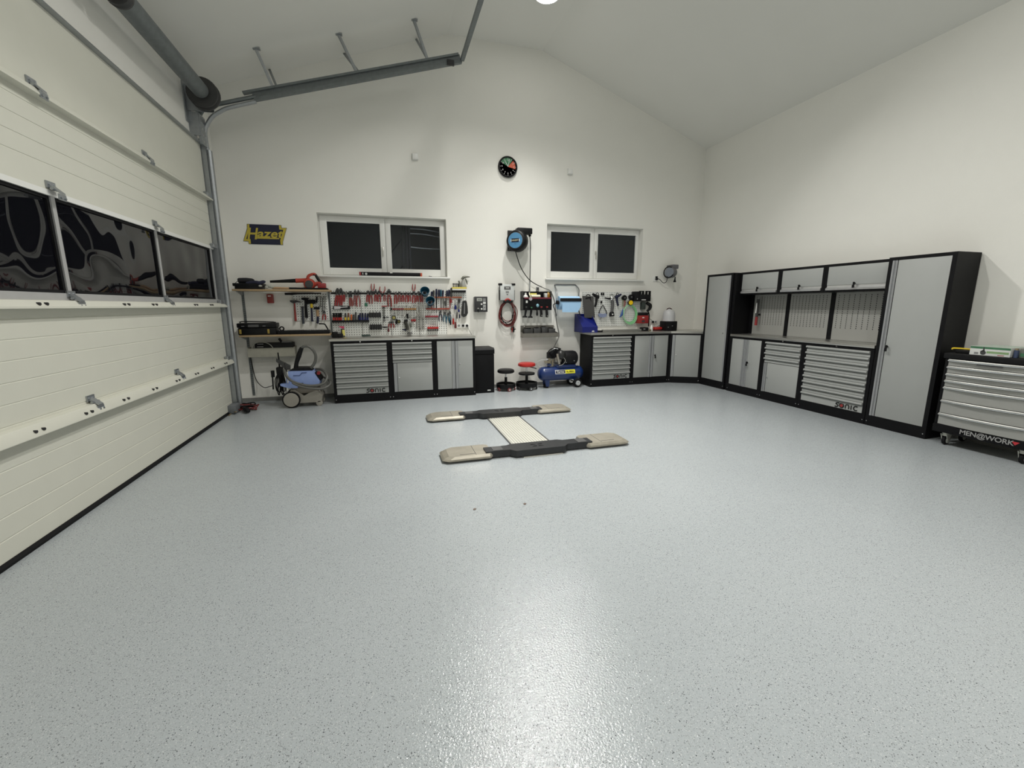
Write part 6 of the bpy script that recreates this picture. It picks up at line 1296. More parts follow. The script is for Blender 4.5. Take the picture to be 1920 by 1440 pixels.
# low red racks of hex keys
bar('upper low red rack of hex keys', 797.5, 592.0, 822, 594.8, 0.014, 0.05, mat('crimson_rack', (0.26, 0.02, 0.035), 0.45), 'key_rack', 'rack')
for k in range(7): wrench('%s hex key under the upper low red rack' % ORD[k], 799.5 + k * 3.4, 594, 606 + k * 0.8, 0.0035, TSTEEL, 0.006, 'hex keys under the red rack', 0.0, 0.035)
t = thing('key_holder', 'red and black key holder block low on the board', 'holder', S(811, 621, 0.05))
pxbox(801.5, 613.0, 822.3, 616.6, 0.014, 0.06, 0.003).build('red_top', RED, t); pxbox(802, 616.6, 822, 621, 0.014, 0.055, 0.003).build('black_front', BLK, t)
for k in range(5): pxbox(804 + k * 3.6, 617, 805.2 + k * 3.6, 620.5, 0.055, 0.057).build('key_end', STEEL, t)
# right end of the board: blue, teal, red handled tools
END = [('navy-handled pliers right of the upper low red rack', 'p', 826, 585.5, 602, NAVY, 5.0), ('second navy-handled pliers beside the teal ones', 'p', 834, 588, 603, TEALB, 4.2), ('teal-handled pliers low on the board', 'p', 840, 590, 606, TEALB, 5.6), ('black-tipped teal snips near the board end', 'p', 843.5, 587, 603, TEALB, 3.4)]
for lab, kd, cx, y0, y1, m, sp in END: pliers(lab, cx, y0 - 4, y0 + 2, y1, sp, m, CHAR, rj=0.012, group='pliers at the board end')
for lab, x, y0, y1, yt, m, r_ in (('screwdriver with a black grip pointing up, low at the board end', 1052, 1098, 1000, 900, RUB, 0.014), ('bright red screwdriver with its blade up at the board end', 1108, 1090, 965, 880, RED, 0.018), ('dark red screwdriver with its blade up at the board end', 1152, 1170, 1040, 850, mat('maroon', (0.12, 0.015, 0.02), 0.45), 0.019), ('blue and white brush at the board end', 1150, 780, 690, 560, SBLUE, 0.020), ('navy chisel next to the blue and white brush', 1222, 830, 770, 700, SBLUE, 0.016), ('long black file next to the black pouch', 1185, 970, 840, 640, RUB, 0.010), ('red-handled scraper at the board end', 1065, 640, 560, 700, DRED, 0.014), ('dark gloves clip near the black pouch', 1230, 560, 640, 660, CHAR, 0.024), ('navy awl hanging lowest beside the black pouch', 1238, 960, 880, 800, NAVY, 0.014)):
    driver(lab, zB(x, 0)[0], zB(0, y0)[1], zB(0, y1)[1], zB(0, yt)[1], m, r_, None, 0.045, 'single tools')
o = pxbox(zB(1130, 0)[0], zB(0, 545)[1], zB(1165, 0)[0], zB(0, 655)[1], 0.015, 0.03, 0.003).build('white_scraper', WPRINT); tag(o, 'white plastic scraper hanging above the blue brush', 'scraper')
o = pxbox(zB(1205, 0)[0], zB(0, 655)[1], zB(1245, 0)[0], zB(0, 715)[1], 0.02, 0.05, 0.004).build('grey_block', MGREY); tag(o, 'pale grey block among the tools beside the black pouch', 'block')
t = thing('tool_pouch', 'black zipped pouch hanging at the end of the board', 'pouch', S(872, 595, 0.05))
slab([S(*zB(*q), 0.09) for q in ((1310, 610), (1345, 590), (1385, 605), (1405, 720), (1412, 850), (1385, 910), (1330, 940), (1285, 900), (1285, 840), (1300, 720))], BY - 0.09, BY - 0.015).build('bag', mat('pouch_black', (0.012, 0.012, 0.012), 0.55), t)
slab([S(*zB(*q), 0.092) for q in ((1335, 640), (1350, 640), (1345, 870), (1325, 870))], BY - 0.0935, BY - 0.091).build('zip', MGREY, t)
MB().tube([S(*zB(1330, 600), 0.05), S(*zB(1335, 560), 0.04), S(*zB(1350, 585), 0.04)], 0.012, 7, 3).build('clip', WHITE, t)
# yellow and black battery box with small attachments on it
t = thing('battery_box', 'yellow topped black box at the upper end of the board', 'box', S(861, 548, 0.06))
pxbox(848.5, 544.3, 873.5, 548.2, 0.014, 0.10, 0.003).build('black_front', BLK, t); pxbox(848, 541.5, 875, 544.3, 0.014, 0.105, 0.003).build('white_band', WPRINT, t); pxbox(848, 538.4, 875, 541.5, 0.014, 0.105, 0.003).build('yellow_band', mat('box_yellow', (0.72, 0.58, 0.10), 0.45), t)
zb_ = S(861, 538.4, 0.105).z
for k in range(5):
    x = S(850 + k * 3.0, 536, 0.06).x; o = MB().cyl((x, BY - 0.06, zb_ + 0.0005), (x, BY - 0.06, zb_ + 0.055), 0.008, 0.006, n=8).cyl((x, BY - 0.06, zb_ + 0.045), (x, BY - 0.06, zb_ + 0.062), 0.014, 0.010, n=8).build('hole_cutter', DSTEEL if k else BLK); tag(o, '%s small drill attachment from the bowls on the yellow box' % ORD[k], 'attachment', 'drill attachments on the yellow box')
t = thing('grease_gun', 'grey pistol-grip sprayer standing on the yellow topped box', 'sprayer', Vector((S(869, 537, 0.06).x, BY - 0.06, zb_)))
SPG = mat('olive_grey', (0.13, 0.13, 0.105), 0.45, 0.3)
g0 = Vector((S(868.5, 537, 0.06).x, BY - 0.06, zb_ + 0.001))
MB().lathe(g0, (0, 0, 1), [(0.036, 0), (0.038, 0.01), (0.034, 0.07), (0.018, 0.10), (0.016, 0.13)], 14).build('bottle', mat('grey_bottle', (0.33, 0.33, 0.30), 0.4), t)
MB().tube([S(866, 524, 0.06), S(869, 520.5, 0.06), S(873, 519, 0.06), S(881, 519.2, 0.06)], [0.022, 0.024, 0.018, 0.006], 8, 3).build('nozzle_head', SPG, t); MB().tube([S(872.5, 522, 0.06), S(875, 528, 0.06), S(876, 533.5, 0.06)], [0.008, 0.012, 0.006], 7, 3).build('trigger', SPG, t)
o = MB().tube([Vector((S(861, 530, 0.06).x, BY - 0.06, zb_ + 0.001)), S(861.5, 531, 0.06), S(860, 526.5, 0.06)], [0.02, 0.014, 0.012], 8).build('thumb_valve', SPG); tag(o, 'short grey valve beside the pistol-grip sprayer', 'valve')
# cluster in the middle of the board
def zC(x, y): return (690 + x / 18.0, 560 + y / 18.0)
t = thing('pipe_wrench', 'pistol-shaped black tool in the middle of the board', 'grease gun', S(762, 619, 0.05))
MB().tube([S(*zC(1325, 510), 0.05), S(*zC(1335, 580), 0.05), S(*zC(1345, 670), 0.05)], [0.022, 0.016, 0.012], 8).build('upper_grip', BLK, t); MB().tube([S(*zC(1260, 770), 0.05), S(*zC(1290, 860), 0.05), S(*zC(1320, 980), 0.05), S(*zC(1310, 1060), 0.05)], [0.036, 0.026, 0.022, 0.026], 9, 3).build('body', mat('dark_olive', (0.035, 0.035, 0.028), 0.5), t)
MB().cyl(S(*zC(1215, 755), 0.05), S(*zC(1340, 735), 0.05), 0.020).build('head', BLK, t); MB().tube([S(*zC(1150, 1040), 0.05), S(*zC(1300, 1060), 0.05)], [0.008, 0.016], 7).build('foot', NAVY, t)
t = thing('suction_tool', 'steel rod with a round black foot above the worktop', 'rod', S(769, 625, 0.05))
rod('rod', S(*zC(1400, 760), 0.05), S(*zC(1410, 1140), 0.05), 0.010, STEEL, t, 8); MB().cyl(S(*zC(1415, 1140), 0.05), S(*zC(1415, 1172), 0.05), 0.040, 0.044, n=16).build('foot', DGREY, t)
pliers('first dark red pliers hung low beside the lower bit box', *zC(740, 0)[:1], zC(0, 770)[1], zC(0, 830)[1], zC(0, 980)[1], 4.2, DRED, rj=0.012, group='low pliers')
pliers('second dark red pliers hung low beside the lower bit box', *zC(830, 0)[:1], zC(0, 770)[1], zC(0, 830)[1], zC(0, 985)[1], 5.0, DRED, rj=0.012, group='low pliers')
driver('maroon screwdriver hung at the lowest point beside the lower bit box', zC(693, 0)[0], zC(0, 1120)[1], zC(0, 1000)[1], zC(0, 950)[1], mat('maroon', (0.12, 0.015, 0.02), 0.45), 0.016, None, 0.05, 'single tools')
for lab, x, y, m, r_ in (('small tape measure with a yellow face in the middle of the board', 870, 640, mat('olive_yellow', (0.35, 0.32, 0.10), 0.45), 0.034), ('second small tape measure with a yellow edge', 1040, 770, mat('black_yellow', (0.10, 0.09, 0.02), 0.45), 0.030)):
    c = S(*zC(x, y), 0.03); t = thing('tape_measure', lab, 'tape measure', c - Vector((0, 0, r_)))
    MB().cyl(c, c - Vector((0, 0.03, 0)), r_, n=18).build('case', BLK, t); MB().cyl(c - Vector((0, 0.03, 0)), c - Vector((0, 0.033, 0)), r_ * 0.7, n=16).build('face', m, t)
driver('stubby black screwdriver pointing sideways above the low pliers', zC(960, 0)[0], zC(0, 860)[1], zC(0, 690)[1], zC(0, 640)[1], RUB, 0.016, None, 0.05, 'single tools')
t = thing('black_clamp', 'short black clamp above the two small tape measures', 'clamp', S(*zC(600, 740), 0.05))
MB().tube([S(*zC(515, 635), 0.05), S(*zC(580, 635), 0.05)], 0.016, 8).build('pad', BLK, t); MB().tube([S(*zC(610, 625), 0.05), S(*zC(710, 630), 0.05)], [0.016, 0.006], 8).build('jaw', DSTEEL, t); MB().tube([S(*zC(510, 735), 0.05), S(*zC(570, 735), 0.05)], 0.018, 8).build('lower_pad', DGREY, t); rod('bar', S(*zC(560, 640), 0.045), S(*zC(545, 735), 0.045), 0.006, DSTEEL, t)
o = MB().tube([S(*zC(470, 955), 0.045), S(*zC(560, 965), 0.045), S(*zC(680, 955), 0.045)], [0.006, 0.013, 0.006], 7, 3).build('punch', RUB); tag(o, 'black punch lying across from the lower bit box', 'punch')
t = thing('magnet_arm', 'steel arm with dark red knobs and a white bead', 'arm', S(*zC(1560, 840), 0.05))
MB().ball(S(*zC(1490, 735), 0.05), 0.022, n=8, m=6).ball(S(*zC(1570, 730), 0.05), 0.024, n=8, m=6).build('knob', DRED, t); MB().ball(S(*zC(1568, 828), 0.06), 0.015, n=10, m=8).build('bead', WPRINT, t); rod('arm_rod', S(*zC(1430, 740), 0.05), S(*zC(1590, 735), 0.05), 0.007, TSTEEL, t); rod('drop_rod', S(*zC(1568, 740), 0.05), S(*zC(1568, 828), 0.055), 0.004, TSTEEL, t)
o = MB().tube([S(*zC(1435, 830), 0.05), S(*zC(1440, 900), 0.05), S(*zC(1460, 970), 0.05)], [0.016, 0.022, 0.018], 8, 2).build('spark_plug_socket', mat('grey_green', (0.14, 0.15, 0.13), 0.5)); tag(o, 'grey-green socket hanging right of the pistol-shaped tool', 'socket tool')
# socket strip low at the board end
t = thing('socket_strip', 'white wall socket strip with two black plugs above the worktop', 'socket', S(868, 614, 0.02))
a_, b_ = S(856.5, 610.5, 0.03), S(879, 610.5, 0.03); MB().box(a_.x, b_.x, BY - 0.03, BY, S(868, 615, 0.03).z, S(868, 607, 0.03).z, 0.005).build('strip', WHITE, t)
for px, m in ((860.3, MGREY), (868, BLK), (875.3, BLK)): c = S(px, 610.5, 0.03); MB().cyl(c, c - Vector((0, 0.03 if m is BLK else 0.003, 0)), 0.020, n=14).build('plug' if m is BLK else 'outlet', m, t)
o = MB().tube([S(876, 611, 0.05), S(879, 618, 0.05), S(883, 625, 0.05), S(885, 629, 0.06)], 0.0035, 5, 3).build('plug_cable', DGREY); tag(o, 'thin cable running from the socket strip to the worktop', 'cable')
# on the left worktop
WT = TOPZ + 0.0385
t = thing('spray_can', 'black and yellow can with a pink cap at the left worktop end', 'can', (S(642, 627, 0.1).x, BY - 0.10, WT))
cx_ = S(642.5, 618, 0.1).x; MB().cyl((cx_, BY - 0.10, WT), (cx_, BY - 0.10, WT + 0.125), 0.028, n=16).build('can', CHAR, t); MB().cyl((cx_ + 0.004, BY - 0.104, WT + 0.02), (cx_ + 0.004, BY - 0.104, WT + 0.11), 0.0265, n=16).build('label', PYEL, t); MB().prism([(cx_ - 0.06, WT + 0.165), (cx_ + 0.02, WT + 0.165), (cx_ + 0.028, WT + 0.14), (cx_ + 0.01, WT + 0.125), (cx_ - 0.03, WT + 0.145)], 'y', BY - 0.115, BY - 0.085).build('trigger_cap', MAGENTA, t)
t = thing('tape_dispenser', 'black clamp block at the left end of the worktop', 'dispenser', (S(632, 632, 0.2).x, BY - 0.22, WT))
MB().box(S(622.5, 630, 0.25).x, S(633, 630, 0.25).x, BY - 0.27, BY - 0.17, WT, WT + 0.085, 0.008).build('block', BLK, t); MB().box(S(633, 630, 0.25).x, S(643, 630, 0.25).x, BY - 0.26, BY - 0.18, WT, WT + 0.055, 0.006).build('base', BLK, t); MB().box(S(627, 624, 0.25).x, S(632, 624, 0.25).x, BY - 0.25, BY - 0.20, WT + 0.085, WT + 0.094).build('top_mark', MGREY, t)
o = MB().tube([Vector((S(678, 628, 0.15).x, BY - 0.15, WT + 0.014)), Vector((S(690, 628, 0.15).x, BY - 0.15, WT + 0.016)), Vector((S(695, 628, 0.15).x, BY - 0.15, WT + 0.012))], [0.013, 0.015, 0.010], 8).build('loose_screwdriver', mat('dark_green_grip', (0.03, 0.06, 0.05), 0.45)); tag(o, 'dark green screwdriver lying on the left worktop', 'screwdriver')
o = MB().ball((S(651, 632, 0.2).x, BY - 0.2, WT + 0.011), 0.011, n=10, m=8).build('steel_ball', CHROME); tag(o, 'small shiny ball on the left worktop', 'ball')

# ---------------------------------------------------------------- hammers beside the left upright
def hammer(label, hx, hy, hw, hh, hm, path, rs, sm, head='block', name='hammer', extra=None):
    t = thing(name, label, 'hammer', S(path[-1][0], path[-1][1], TD), group='hammers on the small pegboard')
    if head == 'block': pxbox(hx - hw / 2, hy - hh / 2, hx + hw / 2, hy + hh / 2, 0.022, 0.062, 0.008).build('head', hm, t)
    else: slab([S(q[0], q[1], 0.05) for q in head], BY - 0.055, BY - 0.03).build('head', hm, t)
    MB().tube([S(x, y, TD) for x, y in path], rs, 8, 2).build('handle', sm, t)
    if extra: extra(t)
hammer('hammer with a red handle, nearest the shelf end', 0, 0, 0, 0, DSTEEL, [(552, 566), (553, 582), (554.5, 602)], [0.010, 0.013, 0.017], mat('hammer_red', (0.27, 0.03, 0.025), 0.45), [(543.5, 563), (556, 563), (567, 567.5), (556, 567), (550, 569), (544, 566)])
hammer('small navy-handled hammer between two larger ones', 566.5, 576, 5.5, 3, DSTEEL, [(567, 577), (567.5, 592), (569, 607)], [0.014, 0.015, 0.018], mat('navy_grip', (0.02, 0.025, 0.04), 0.45))
hammer('all-black claw hammer with a long handle', 0, 0, 0, 0, RUB, [(573, 561), (573.5, 575), (575, 596)], [0.016, 0.019, 0.022], RUB, [(565, 558.5), (572, 558), (580, 559), (576, 562.5), (570, 563), (565, 561.5)])
def yellow(t): MB().tube([S(584, 569, TD), S(584.5, 577, TD)], [0.020, 0.022], 8).build('yellow_sleeve', YEL, t)
hammer('rubber mallet with a yellow and navy handle', 583, 565.8, 16.5, 7.5, RUB, [(584, 577), (584.8, 590), (585.5, 603)], [0.012, 0.014, 0.016], NAVY, extra=yellow)
def wood(t): MB().tube([S(595, 581, TD), S(596, 593, TD)], [0.022, 0.020], 8).build('wood_sleeve', HANDLEW, t)
hammer('small hammer with a wood and navy handle, below the mallet', 593.5, 577.8, 10.5, 4.2, RUB, [(596, 592), (596, 600), (595, 606.5)], [0.016, 0.018, 0.018], NAVY, extra=wood)
o = MB().tube([S(534, 551, 0.1), S(548, 551, 0.1), S(560, 550.5, 0.1), S(602, 549.8, 0.1)], [0.016, 0.018, 0.011, 0.009], 8).build('torque_bar', BLK); tag(o, 'long black bar hung right under the upper shelf', 'bar')
for k, (x, y0, y1, m, lab) in enumerate(((600.5, 557, 574, TSTEEL, 'first steel spanner at the upright side of the hammer board'), (605, 559, 584, DSTEEL, 'dark spanner at the upright side of the hammer board'), (609.5, 557, 578, TSTEEL, 'last steel spanner against the upright'))): wrench(lab, x, y0, y1, 0.006, m, 0.014, 'spanners on the hammer board')
driver('black-handled file on the hammer board beside the spanners', 594, 556, 568, 570, RUB, 0.013, None, 0.04, 'single tools')
pliers('dark red pliers below the spanners on the hammer board', 608, 582, 588, 600, 5.0, DRED, rj=0.013, group='low pliers')

# ================================================================ right pegboard and worktop
def zD(x, y): return (1075 + x / 14.4, 540 + y / 14.4)
def zE(x, y): return (1160 + x / 16.0, 540 + y / 16.0)
t = thing('face_shield', 'dark grey flat shield hung over the blue bin', 'shield', S(1104, 596, 0.12))
slab([S(*zD(*q), 0.14) for q in ((245, 210), (540, 225), (585, 800), (305, 805))], BY - 0.14, BY - 0.128).build('flap', mat('grey_flap', (0.060, 0.058, 0.055), 0.6), t)
MB().tube([S(*zD(350, 205), 0.12), S(*zD(400, 180), 0.06), S(*zD(455, 205), 0.12)], 0.010, 6, 4).build('hanger', BLK, t); slab([S(*zD(*q), 0.143) for q in ((330, 265), (480, 230), (470, 270), (490, 370), (440, 280), (330, 300))], BY - 0.1435, BY - 0.141).build('cut_out', BLK, t)
RW = TOPZ + 0.0385
t = thing('blue_bin', 'bright blue open bin at the compressor end of the right worktop', 'bin', (S(1104, 618, 0.25).x, BY - 0.25, RW))
x0_, x1_ = S(1089.5, 605, 0.30).x, S(1118, 605, 0.30).x; zt_ = S(1092, 589, 0.30).z
sidep = [(BY - 0.36, RW), (BY - 0.02, RW), (BY - 0.02, zt_), (BY - 0.10, zt_), (BY - 0.36, RW + 0.10)]
for xx in (x0_, x1_ - 0.004): MB().prism(sidep, 'x', xx, xx + 0.004).build('side', SBLUE, t)
MB().box(x0_, x1_, BY - 0.36, BY - 0.02, RW, RW + 0.004).build('floor_plate', SBLUE, t); MB().box(x0_, x1_, BY - 0.024, BY - 0.02, RW, zt_).build('rear', SBLUE, t)
MB().box(x0_, x1_, BY - 0.362, BY - 0.358, RW, RW + 0.10).build('front', SBLUE, t)
v = [(x0_ + 0.004, BY - 0.355, RW + 0.098), (x1_ - 0.004, BY - 0.355, RW + 0.098), (x1_ - 0.004, BY - 0.11, zt_ - 0.10), (x0_ + 0.004, BY - 0.11, zt_ - 0.004)]
MB().add(v + [(a, b + 0.004, c) for a, b, c in v], [(0, 1, 2, 3), (7, 6, 5, 4), (0, 4, 5, 1), (1, 5, 6, 2), (2, 6, 7, 3), (3, 7, 4, 0)]).build('sloped_cover', SBLUE, t)
lettering('allit', 0.035, WPRINT, t, (0.03, -0.1135, 0.022), bold=0.001)
def pistol(label, cx, cy, s, m, name, cat, mirror=1, d=0.06):
    c = S(cx, cy, d); t = thing(name, label, cat, c - Vector((0, 0, s * 0.12)))
    MB().tube([c + Vector((-0.09 * s * mirror, -0.01, 0.045 * s)), c + Vector((0, 0, 0)), c + Vector((0.04 * s * mirror, 0, -0.01))], [0.020 * s, 0.030 * s, 0.034 * s], 9, 2).build('barrel', m, t); MB().tube([c + Vector((0.0, 0, 0)), c + Vector((-0.005 * mirror, 0, -0.09 * s)), c + Vector((-0.03 * mirror, 0, -0.19 * s))], [0.026 * s, 0.022 * s, 0.020 * s], 8, 2).build('grip', m, t); MB().tube([c + Vector((0.03 * s * math.cos(k * PI / 5) + 0.01, 0.0, 0.05 * s * math.sin(k * PI / 5) + 0.02)) for k in range(10)], 0.007, 5, closed=True).build('cable_loop', BLK, t)
pistol('black heat gun hung beside the grey shield', 1119, 556, 1.0, BLK, 'heat_gun', 'heat gun')
t = thing('work_torch', 'charcoal hand lamp with a chrome collar hanging on the right pegboard', 'lamp', S(1148, 593, 0.06))
MB().tube([S(*zD(850, 265), 0.05), S(*zD(960, 290), 0.06), S(*zD(1060, 270), 0.06)], [0.010, 0.016, 0.03], 8, 2).build('lever', BLK, t); MB().ball(S(*zD(1045, 275), 0.07), 0.038, 0.03, 0.042, 12, 8).build('collar', CHROME, t)
MB().tube([S(*zD(1060, 330), 0.07), S(*zD(1060, 480), 0.07), S(*zD(1040, 620), 0.07)], [0.030, 0.028, 0.026], 10).build('body', DGREY, t); MB().tube([S(*zD(1040, 630), 0.075), S(*zD(1035, 690), 0.075), S(*zD(1040, 765), 0.075)], [0.028, 0.048, 0.050], 12).build('head', BLK, t); q = S(*zD(1060, 712), 0.13); MB().cyl(q, q - Vector((0, 0.004, 0)), 0.014, n=12).build('lens', WPRINT, t)
MB().tube([S(*zD(990, 200), 0.04), S(*zD(1040, 165), 0.03), S(*zD(1090, 200), 0.04)], 0.005, 5, 3).build('hook', DSTEEL, t)
pistol('dark blue cordless grinder beside the charcoal hand lamp', 1157, 556, 0.9, NAVY, 'angle_grinder', 'grinder', -1)
for k, px in enumerate((1128.6, 1132.2)): o = pxbox(px - 0.9, 548.5, px + 0.9, 553.5, 0.014, 0.04, 0.002).build('peg_hook', BLK); tag(o, ('left', 'right')[k] + ' one of two short black peg hooks at the top of the right pegboard', 'hook', 'peg hooks')
o = pxbox(1127.3, 564, 1129.5, 568.5, 0.014, 0.045, 0.003).build('peg_clip', BLK); tag(o, 'single black peg clip above the safety glasses', 'clip')
t = thing('safety_glasses', 'clear safety glasses with black frame on the right pegboard', 'glasses', S(1130, 594, 0.05))
MB().tube([S(*zD(690, 700), 0.05), S(*zD(720, 590), 0.05), S(*zD(800, 465), 0.04), S(*zD(850, 560), 0.05), S(*zD(900, 650), 0.05), S(*zD(905, 720), 0.05)], 0.008, 6, 3).build('strap', BLK, t)
LENS = mat('blue_lens', (0.28, 0.33, 0.50), 0.15, var=0.1, alpha=0.75)
slab([S(*zD(*q), 0.07) for q in ((670, 710), (720, 680), (800, 700), (880, 680), (905, 720), (880, 780), (800, 795), (710, 790))], BY - 0.075, BY - 0.05).build('lens', LENS, t)
for k, (px, lab) in enumerate(((1169.5, 'black tape reel hung beside the green hose'), (1182, 'black tape reel above the yellow disc'))):
    c = S(px, 558.5 if k == 0 else 557, 0.03); t = thing('tape_reel', lab, 'tape reel', c - Vector((0, 0, 0.05)), group='black tape reels')
    MB().lathe(c, (0, -1, 0), [(0.020, 0), (0.048, 0.0), (0.050, 0.008), (0.050, 0.035), (0.048, 0.042), (0.020, 0.042)], 20).build('reel', BLK, t); MB().cyl(c - Vector((0, 0.042, 0)), c - Vector((0, 0.046, 0)), 0.018, n=12).build('hub', DGREY, t)
for dx, m in ((-1.5, mat('olive_cord', (0.18, 0.19, 0.10), 0.6)), (0.5, mat('rust_cord', (0.25, 0.10, 0.07), 0.6)), (2.0, DRED)):
    o = MB().tube([S(1169.5 + dx, 562, 0.06), S(1169.5 + dx * 1.4, 568, 0.06), S(1168.5 + dx * 1.2, 575, 0.06)], 0.007, 6, 3).build('cord_end', m); tag(o, {-1.5: 'olive', 0.5: 'rust-coloured', 2.0: 'dark red'}[dx] + ' cord end hanging under the black tape reel', 'cord', 'cord ends')
c = S(*zE(365, 440), 0.10); t = thing('yellow_disc', 'bright yellow disc with a black rim on the right pegboard', 'disc', c - Vector((0, 0, 0.05)))
MB().lathe(c + Vector((0.012, 0.05, 0)), Vector((-0.2, -1, 0)), [(0.035, 0), (0.050, 0.005), (0.052, 0.045), (0.045, 0.05)], 20).build('rim', BLK, t); MB().cyl(c, c - Vector((0.001, 0.006, 0)), 0.041, n=20).build('face', mat('vivid_yellow', (0.85, 0.55, 0.0), 0.4), t)
t = thing('coiled_hose', 'coiled green air hose with a blue blow gun', 'hose', S(1181, 606, 0.05))
for k in range(4):
    pts = [S(1181.0 + (11.5 + k * 0.5) * math.sin(a) + (k - 1.5) * 0.6, 588.5 + (16.0 + k * 0.7) * -math.cos(a) + k * 0.5, 0.05 + 0.006 * k) for a in [2 * PI * i / 12 for i in range(12)]]
    MB().tube(pts, 0.0085, 6, 3, closed=True).build('coil', GREEN if k % 2 == 0 else mat('pale_green_hose', (0.33, 0.62, 0.36), 0.4), t)
MB().tube([S(*zE(125, 640), 0.05), S(*zE(105, 720), 0.06), S(*zE(95, 800), 0.06), S(*zE(30, 870), 0.06)], [0.010, 0.016, 0.022, 0.010], 8, 2).build('blow_gun', mat('gun_blue', (0.03, 0.09, 0.30), 0.4), t)
# battery chargers
t = thing('double_charger', 'black double battery charger at the upper corner of the right pegboard', 'charger', S(1205, 565, 0.08))
pxbox(1190, 546.5, 1199.5, 565, 0.014, 0.13, 0.008).build('charger_block', BLK, t); pxbox(1199.5, 552, 1220.5, 565, 0.014, 0.12, 0.008).build('charger_base', BLK, t)
for p0, p1 in ((1201, 1208), (1213, 1220.5)): 
    s_ = MB(); a_, b_ = S(p0, 550, 0.12), S(p1, 550, 0.12); z0_, z1_ = S(1205, 553, 0.12).z, S(1205, 545.2, 0.12).z
    s_.box(a_.x, a_.x + 0.016, BY - 0.12, BY - 0.06, z0_, z1_, 0.004).box(b_.x - 0.016, b_.x, BY - 0.12, BY - 0.06, z0_, z1_, 0.004).box(a_.x, b_.x, BY - 0.12, BY - 0.06, z1_ - 0.016, z1_, 0.004)
    s_.build('battery_dock', BLK, t)
MB().box(S(1203, 562, 0.12).x, S(1211, 562, 0.12).x, BY - 0.1215, BY - 0.12, S(1207, 563, 0.12).z, S(1207, 561.3, 0.12).z).build('maker_print', CARD, t); MB().cyl(S(1195, 560.5, 0.13), S(1195, 560.5, 0.134), 0.012, n=12).build('lamp', MGREY, t)
t = thing('charging_tool', 'black and green tool hung under the double charger', 'tool', S(1211, 582, 0.08))
pxbox(1204, 566.5, 1211, 580, 0.015, 0.09, 0.008).build('body', mat('dark_green_grey', (0.035, 0.045, 0.04), 0.5), t); MB().tube([S(1212.5, 568, 0.07), S(1219, 572, 0.08), S(1218, 579, 0.08), S(1213, 583, 0.07)], [0.03, 0.035, 0.03, 0.02], 8, 3).build('handle', BLK, t)
t = thing('red_lantern', 'red and black cordless lantern hung on the right pegboard', 'lantern', S(1207, 612, 0.1))
pxbox(1198.5, 591.5, 1216.5, 606.5, 0.016, 0.15, 0.012).build('red_housing', mat('lantern_red', (0.32, 0.025, 0.025), 0.4), t); pxbox(1199, 586, 1216, 591.5, 0.03, 0.14, 0.012).build('black_top', BLK, t); pxbox(1203.5, 600.5, 1209, 604, 0.15, 0.153).build('dark_window', CHAR, t); pxbox(1204.5, 594.5, 1208, 596.5, 0.15, 0.152).build('print', WPRINT, t)
MB().tube([S(1215, 568 + 16, 0.06), S(1217, 590, 0.05), S(1216.5, 600, 0.05), S(1216, 612, 0.06)], 0.012, 7, 3).build('side_rail', BLK, t)
t = thing('power_pack', 'black battery standing below the red lantern', 'battery', (S(1210, 617, 0.2).x, BY - 0.15, RW))
MB().box(S(1204.5, 615, 0.2).x, S(1215.5, 615, 0.2).x, BY - 0.22, BY - 0.10, RW, RW + 0.065, 0.012).build('case', BLK, t); MB().box(S(1205.5, 614, 0.2).x, S(1209, 614, 0.2).x, BY - 0.2215, BY - 0.22, RW + 0.025, RW + 0.045).build('label', MGREY, t)
t = thing('double_socket', 'white double wall socket beside the red lantern', 'socket', S(1226, 606, 0.01))
for k, px in enumerate((1223.3, 1229.3)):
    c = S(px, 603.5, 0.012); MB().box(c.x - 0.036, c.x + 0.034, BY - 0.012, BY, c.z - 0.036, c.z + 0.036, 0.003).build('frame', WHITE, t)
    MB().cyl(c, c - Vector((0, 0.035 if k == 0 else 0.002, 0)), 0.020, n=14).build('plug' if k == 0 else 'outlet', BLK if k == 0 else MGREY, t)
o = MB().tube([S(1216.5, 597, 0.06), S(1219, 598.5, 0.06), S(1222, 600.5, 0.05), S(1223.3, 603, 0.05)], 0.004, 5, 3).build('charger_cable', BLK); tag(o, 'short black cable from the lantern rail to the double socket', 'cable')
# standing on the right worktop
t = thing('site_lamp', 'white dome lamp with a black base on the right worktop', 'lamp', (S(1258, 618, 0.25).x, BY - 0.22, RW))
q = S(1258, 610, 0.30); lx = q.x; ly = BY - 0.22; lr = 0.122
zj = S(1257, 602.3, 0.30).z
MB().box(lx - lr, lx + lr, ly - 0.11, ly + 0.11, RW, zj, 0.012).build('base', BLK, t)
MB().lathe((lx, ly, zj), (0, 0, 1), [(lr * 0.97, 0.0), (lr * 0.96, 0.09), (lr * 0.90, 0.15), (lr * 0.74, 0.195), (lr * 0.45, 0.222), (0.02, 0.23)], 28).build('dome', mat('milky_dome', (0.55, 0.55, 0.56), 0.4), t)
MB().tube([(lx - 0.065, ly, zj + 0.205), (lx - 0.04, ly, zj + 0.236), (lx, ly, zj + 0.246), (lx + 0.04, ly, zj + 0.236), (lx + 0.065, ly, zj + 0.205)], 0.009, 7, 3).build('carry_handle', mat('dark_maroon', (0.05, 0.012, 0.015), 0.4), t)
MB().box(lx - 0.09, lx - 0.07, ly - 0.112, ly - 0.11, RW + 0.06, RW + 0.075).build('switch', MGREY, t); MB().box(lx + 0.0, lx + 0.022, ly - 0.112, ly - 0.11, RW + 0.085, RW + 0.098).build('socket', MGREY, t)
o = MB().box(0, 0, 0, 0, 0, 0) if False else None
t = thing('red_case', 'small red case with a carry strap beside the dome lamp', 'case', (S(1235, 618, 0.2).x, BY - 0.15, RW))
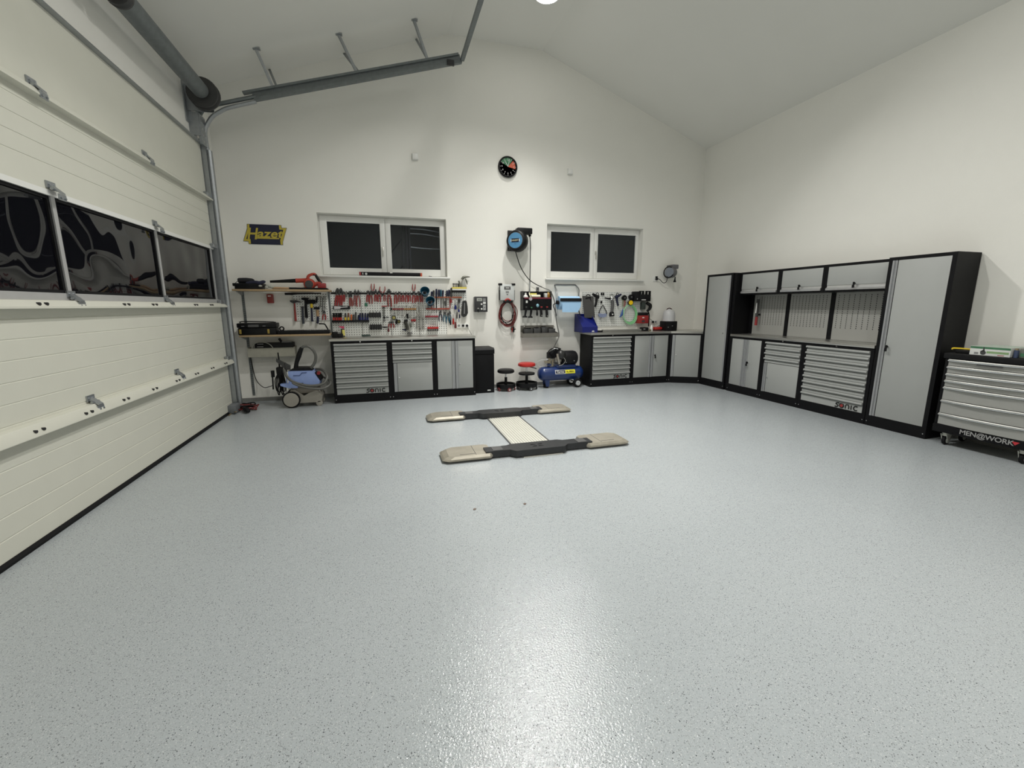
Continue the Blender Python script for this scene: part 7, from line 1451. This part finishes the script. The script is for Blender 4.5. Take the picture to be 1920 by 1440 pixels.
MB().box(S(1227, 614, 0.2).x, S(1241.5, 614, 0.2).x, BY - 0.22, BY - 0.08, RW + 0.012, RW + 0.068, 0.022).build('shell', RED, t); MB().box(S(1227.5, 614, 0.2).x, S(1241, 614, 0.2).x, BY - 0.215, BY - 0.085, RW, RW + 0.014, 0.003).build('base', BLK, t)
MB().tube([Vector((S(1232, 612, 0.15).x, BY - 0.15, RW + 0.066)), Vector((S(1236, 610, 0.15).x, BY - 0.15, RW + 0.09)), Vector((S(1241, 612, 0.15).x, BY - 0.15, RW + 0.066))], 0.005, 6, 4).build('strap', DGREY, t)
t = thing('white_bottle', 'small white bottle between the lantern battery and the red case', 'bottle', (S(1224, 619, 0.3).x, BY - 0.25, RW))
bx_ = S(1224.5, 615, 0.3).x; MB().lathe((bx_, BY - 0.25, RW), (0, 0, 1), [(0.024, 0), (0.027, 0.01), (0.026, 0.07), (0.014, 0.095), (0.012, 0.105)], 14).build('bottle', WHITE, t); MB().cyl((bx_, BY - 0.25, RW + 0.105), (bx_, BY - 0.25, RW + 0.118), 0.013).build('cap', WHITE, t)
o = MB().cyl((bx_ - 0.045, BY - 0.27, RW), (bx_ - 0.045, BY - 0.27, RW + 0.03), 0.022, n=14).build('small_tin', mat('olive_tin', (0.16, 0.14, 0.08), 0.4, 0.4)); tag(o, 'small olive tin beside the white bottle', 'tin')
t = thing('aluminium_ledge', 'pale grey flat bar lying along the back of the right worktop', 'bar', (S(1168, 620, 0.25).x, BY - 0.30, RW))
MB().box(S(1132, 618, 0.38).x, S(1203, 618, 0.38).x, BY - 0.38, BY - 0.30, RW, RW + 0.045, 0.003).build('bar', mat('grey_alu', (0.24, 0.24, 0.22), 0.5, 0.3), t); MB().box(S(1132, 618, 0.38).x + 0.002, S(1203, 618, 0.38).x - 0.002, BY - 0.382, BY - 0.38, RW + 0.018, RW + 0.024).build('groove', DGREY, t)
o = MB().box(S(1119, 618, 0.3).x, S(1131, 618, 0.3).x, BY - 0.34, BY - 0.24, RW, RW + 0.03, 0.008).build('black_pad', BLK); tag(o, 'flat black pad between the blue bin and the flat bar', 'pad')
# sweepings on the floor
for k, (px, py, lab) in enumerate(((890, 955, 'small brown leaf fragment on the open floor, nearer one'), (984, 945, 'small brown leaf fragment on the open floor, farther one'))):
    c = PF(px, py); o = MB().prism([(c.x - 0.012, c.y - 0.010), (c.x + 0.004, c.y - 0.013), (c.x + 0.014, c.y + 0.004), (c.x + 0.003, c.y + 0.014), (c.x - 0.010, c.y + 0.006)], 'z', 0.0, 0.003).build('leaf_fragment', mat('dry_leaf', (0.16, 0.12, 0.10), 0.8)); tag(o, lab, 'debris', 'leaf fragments')
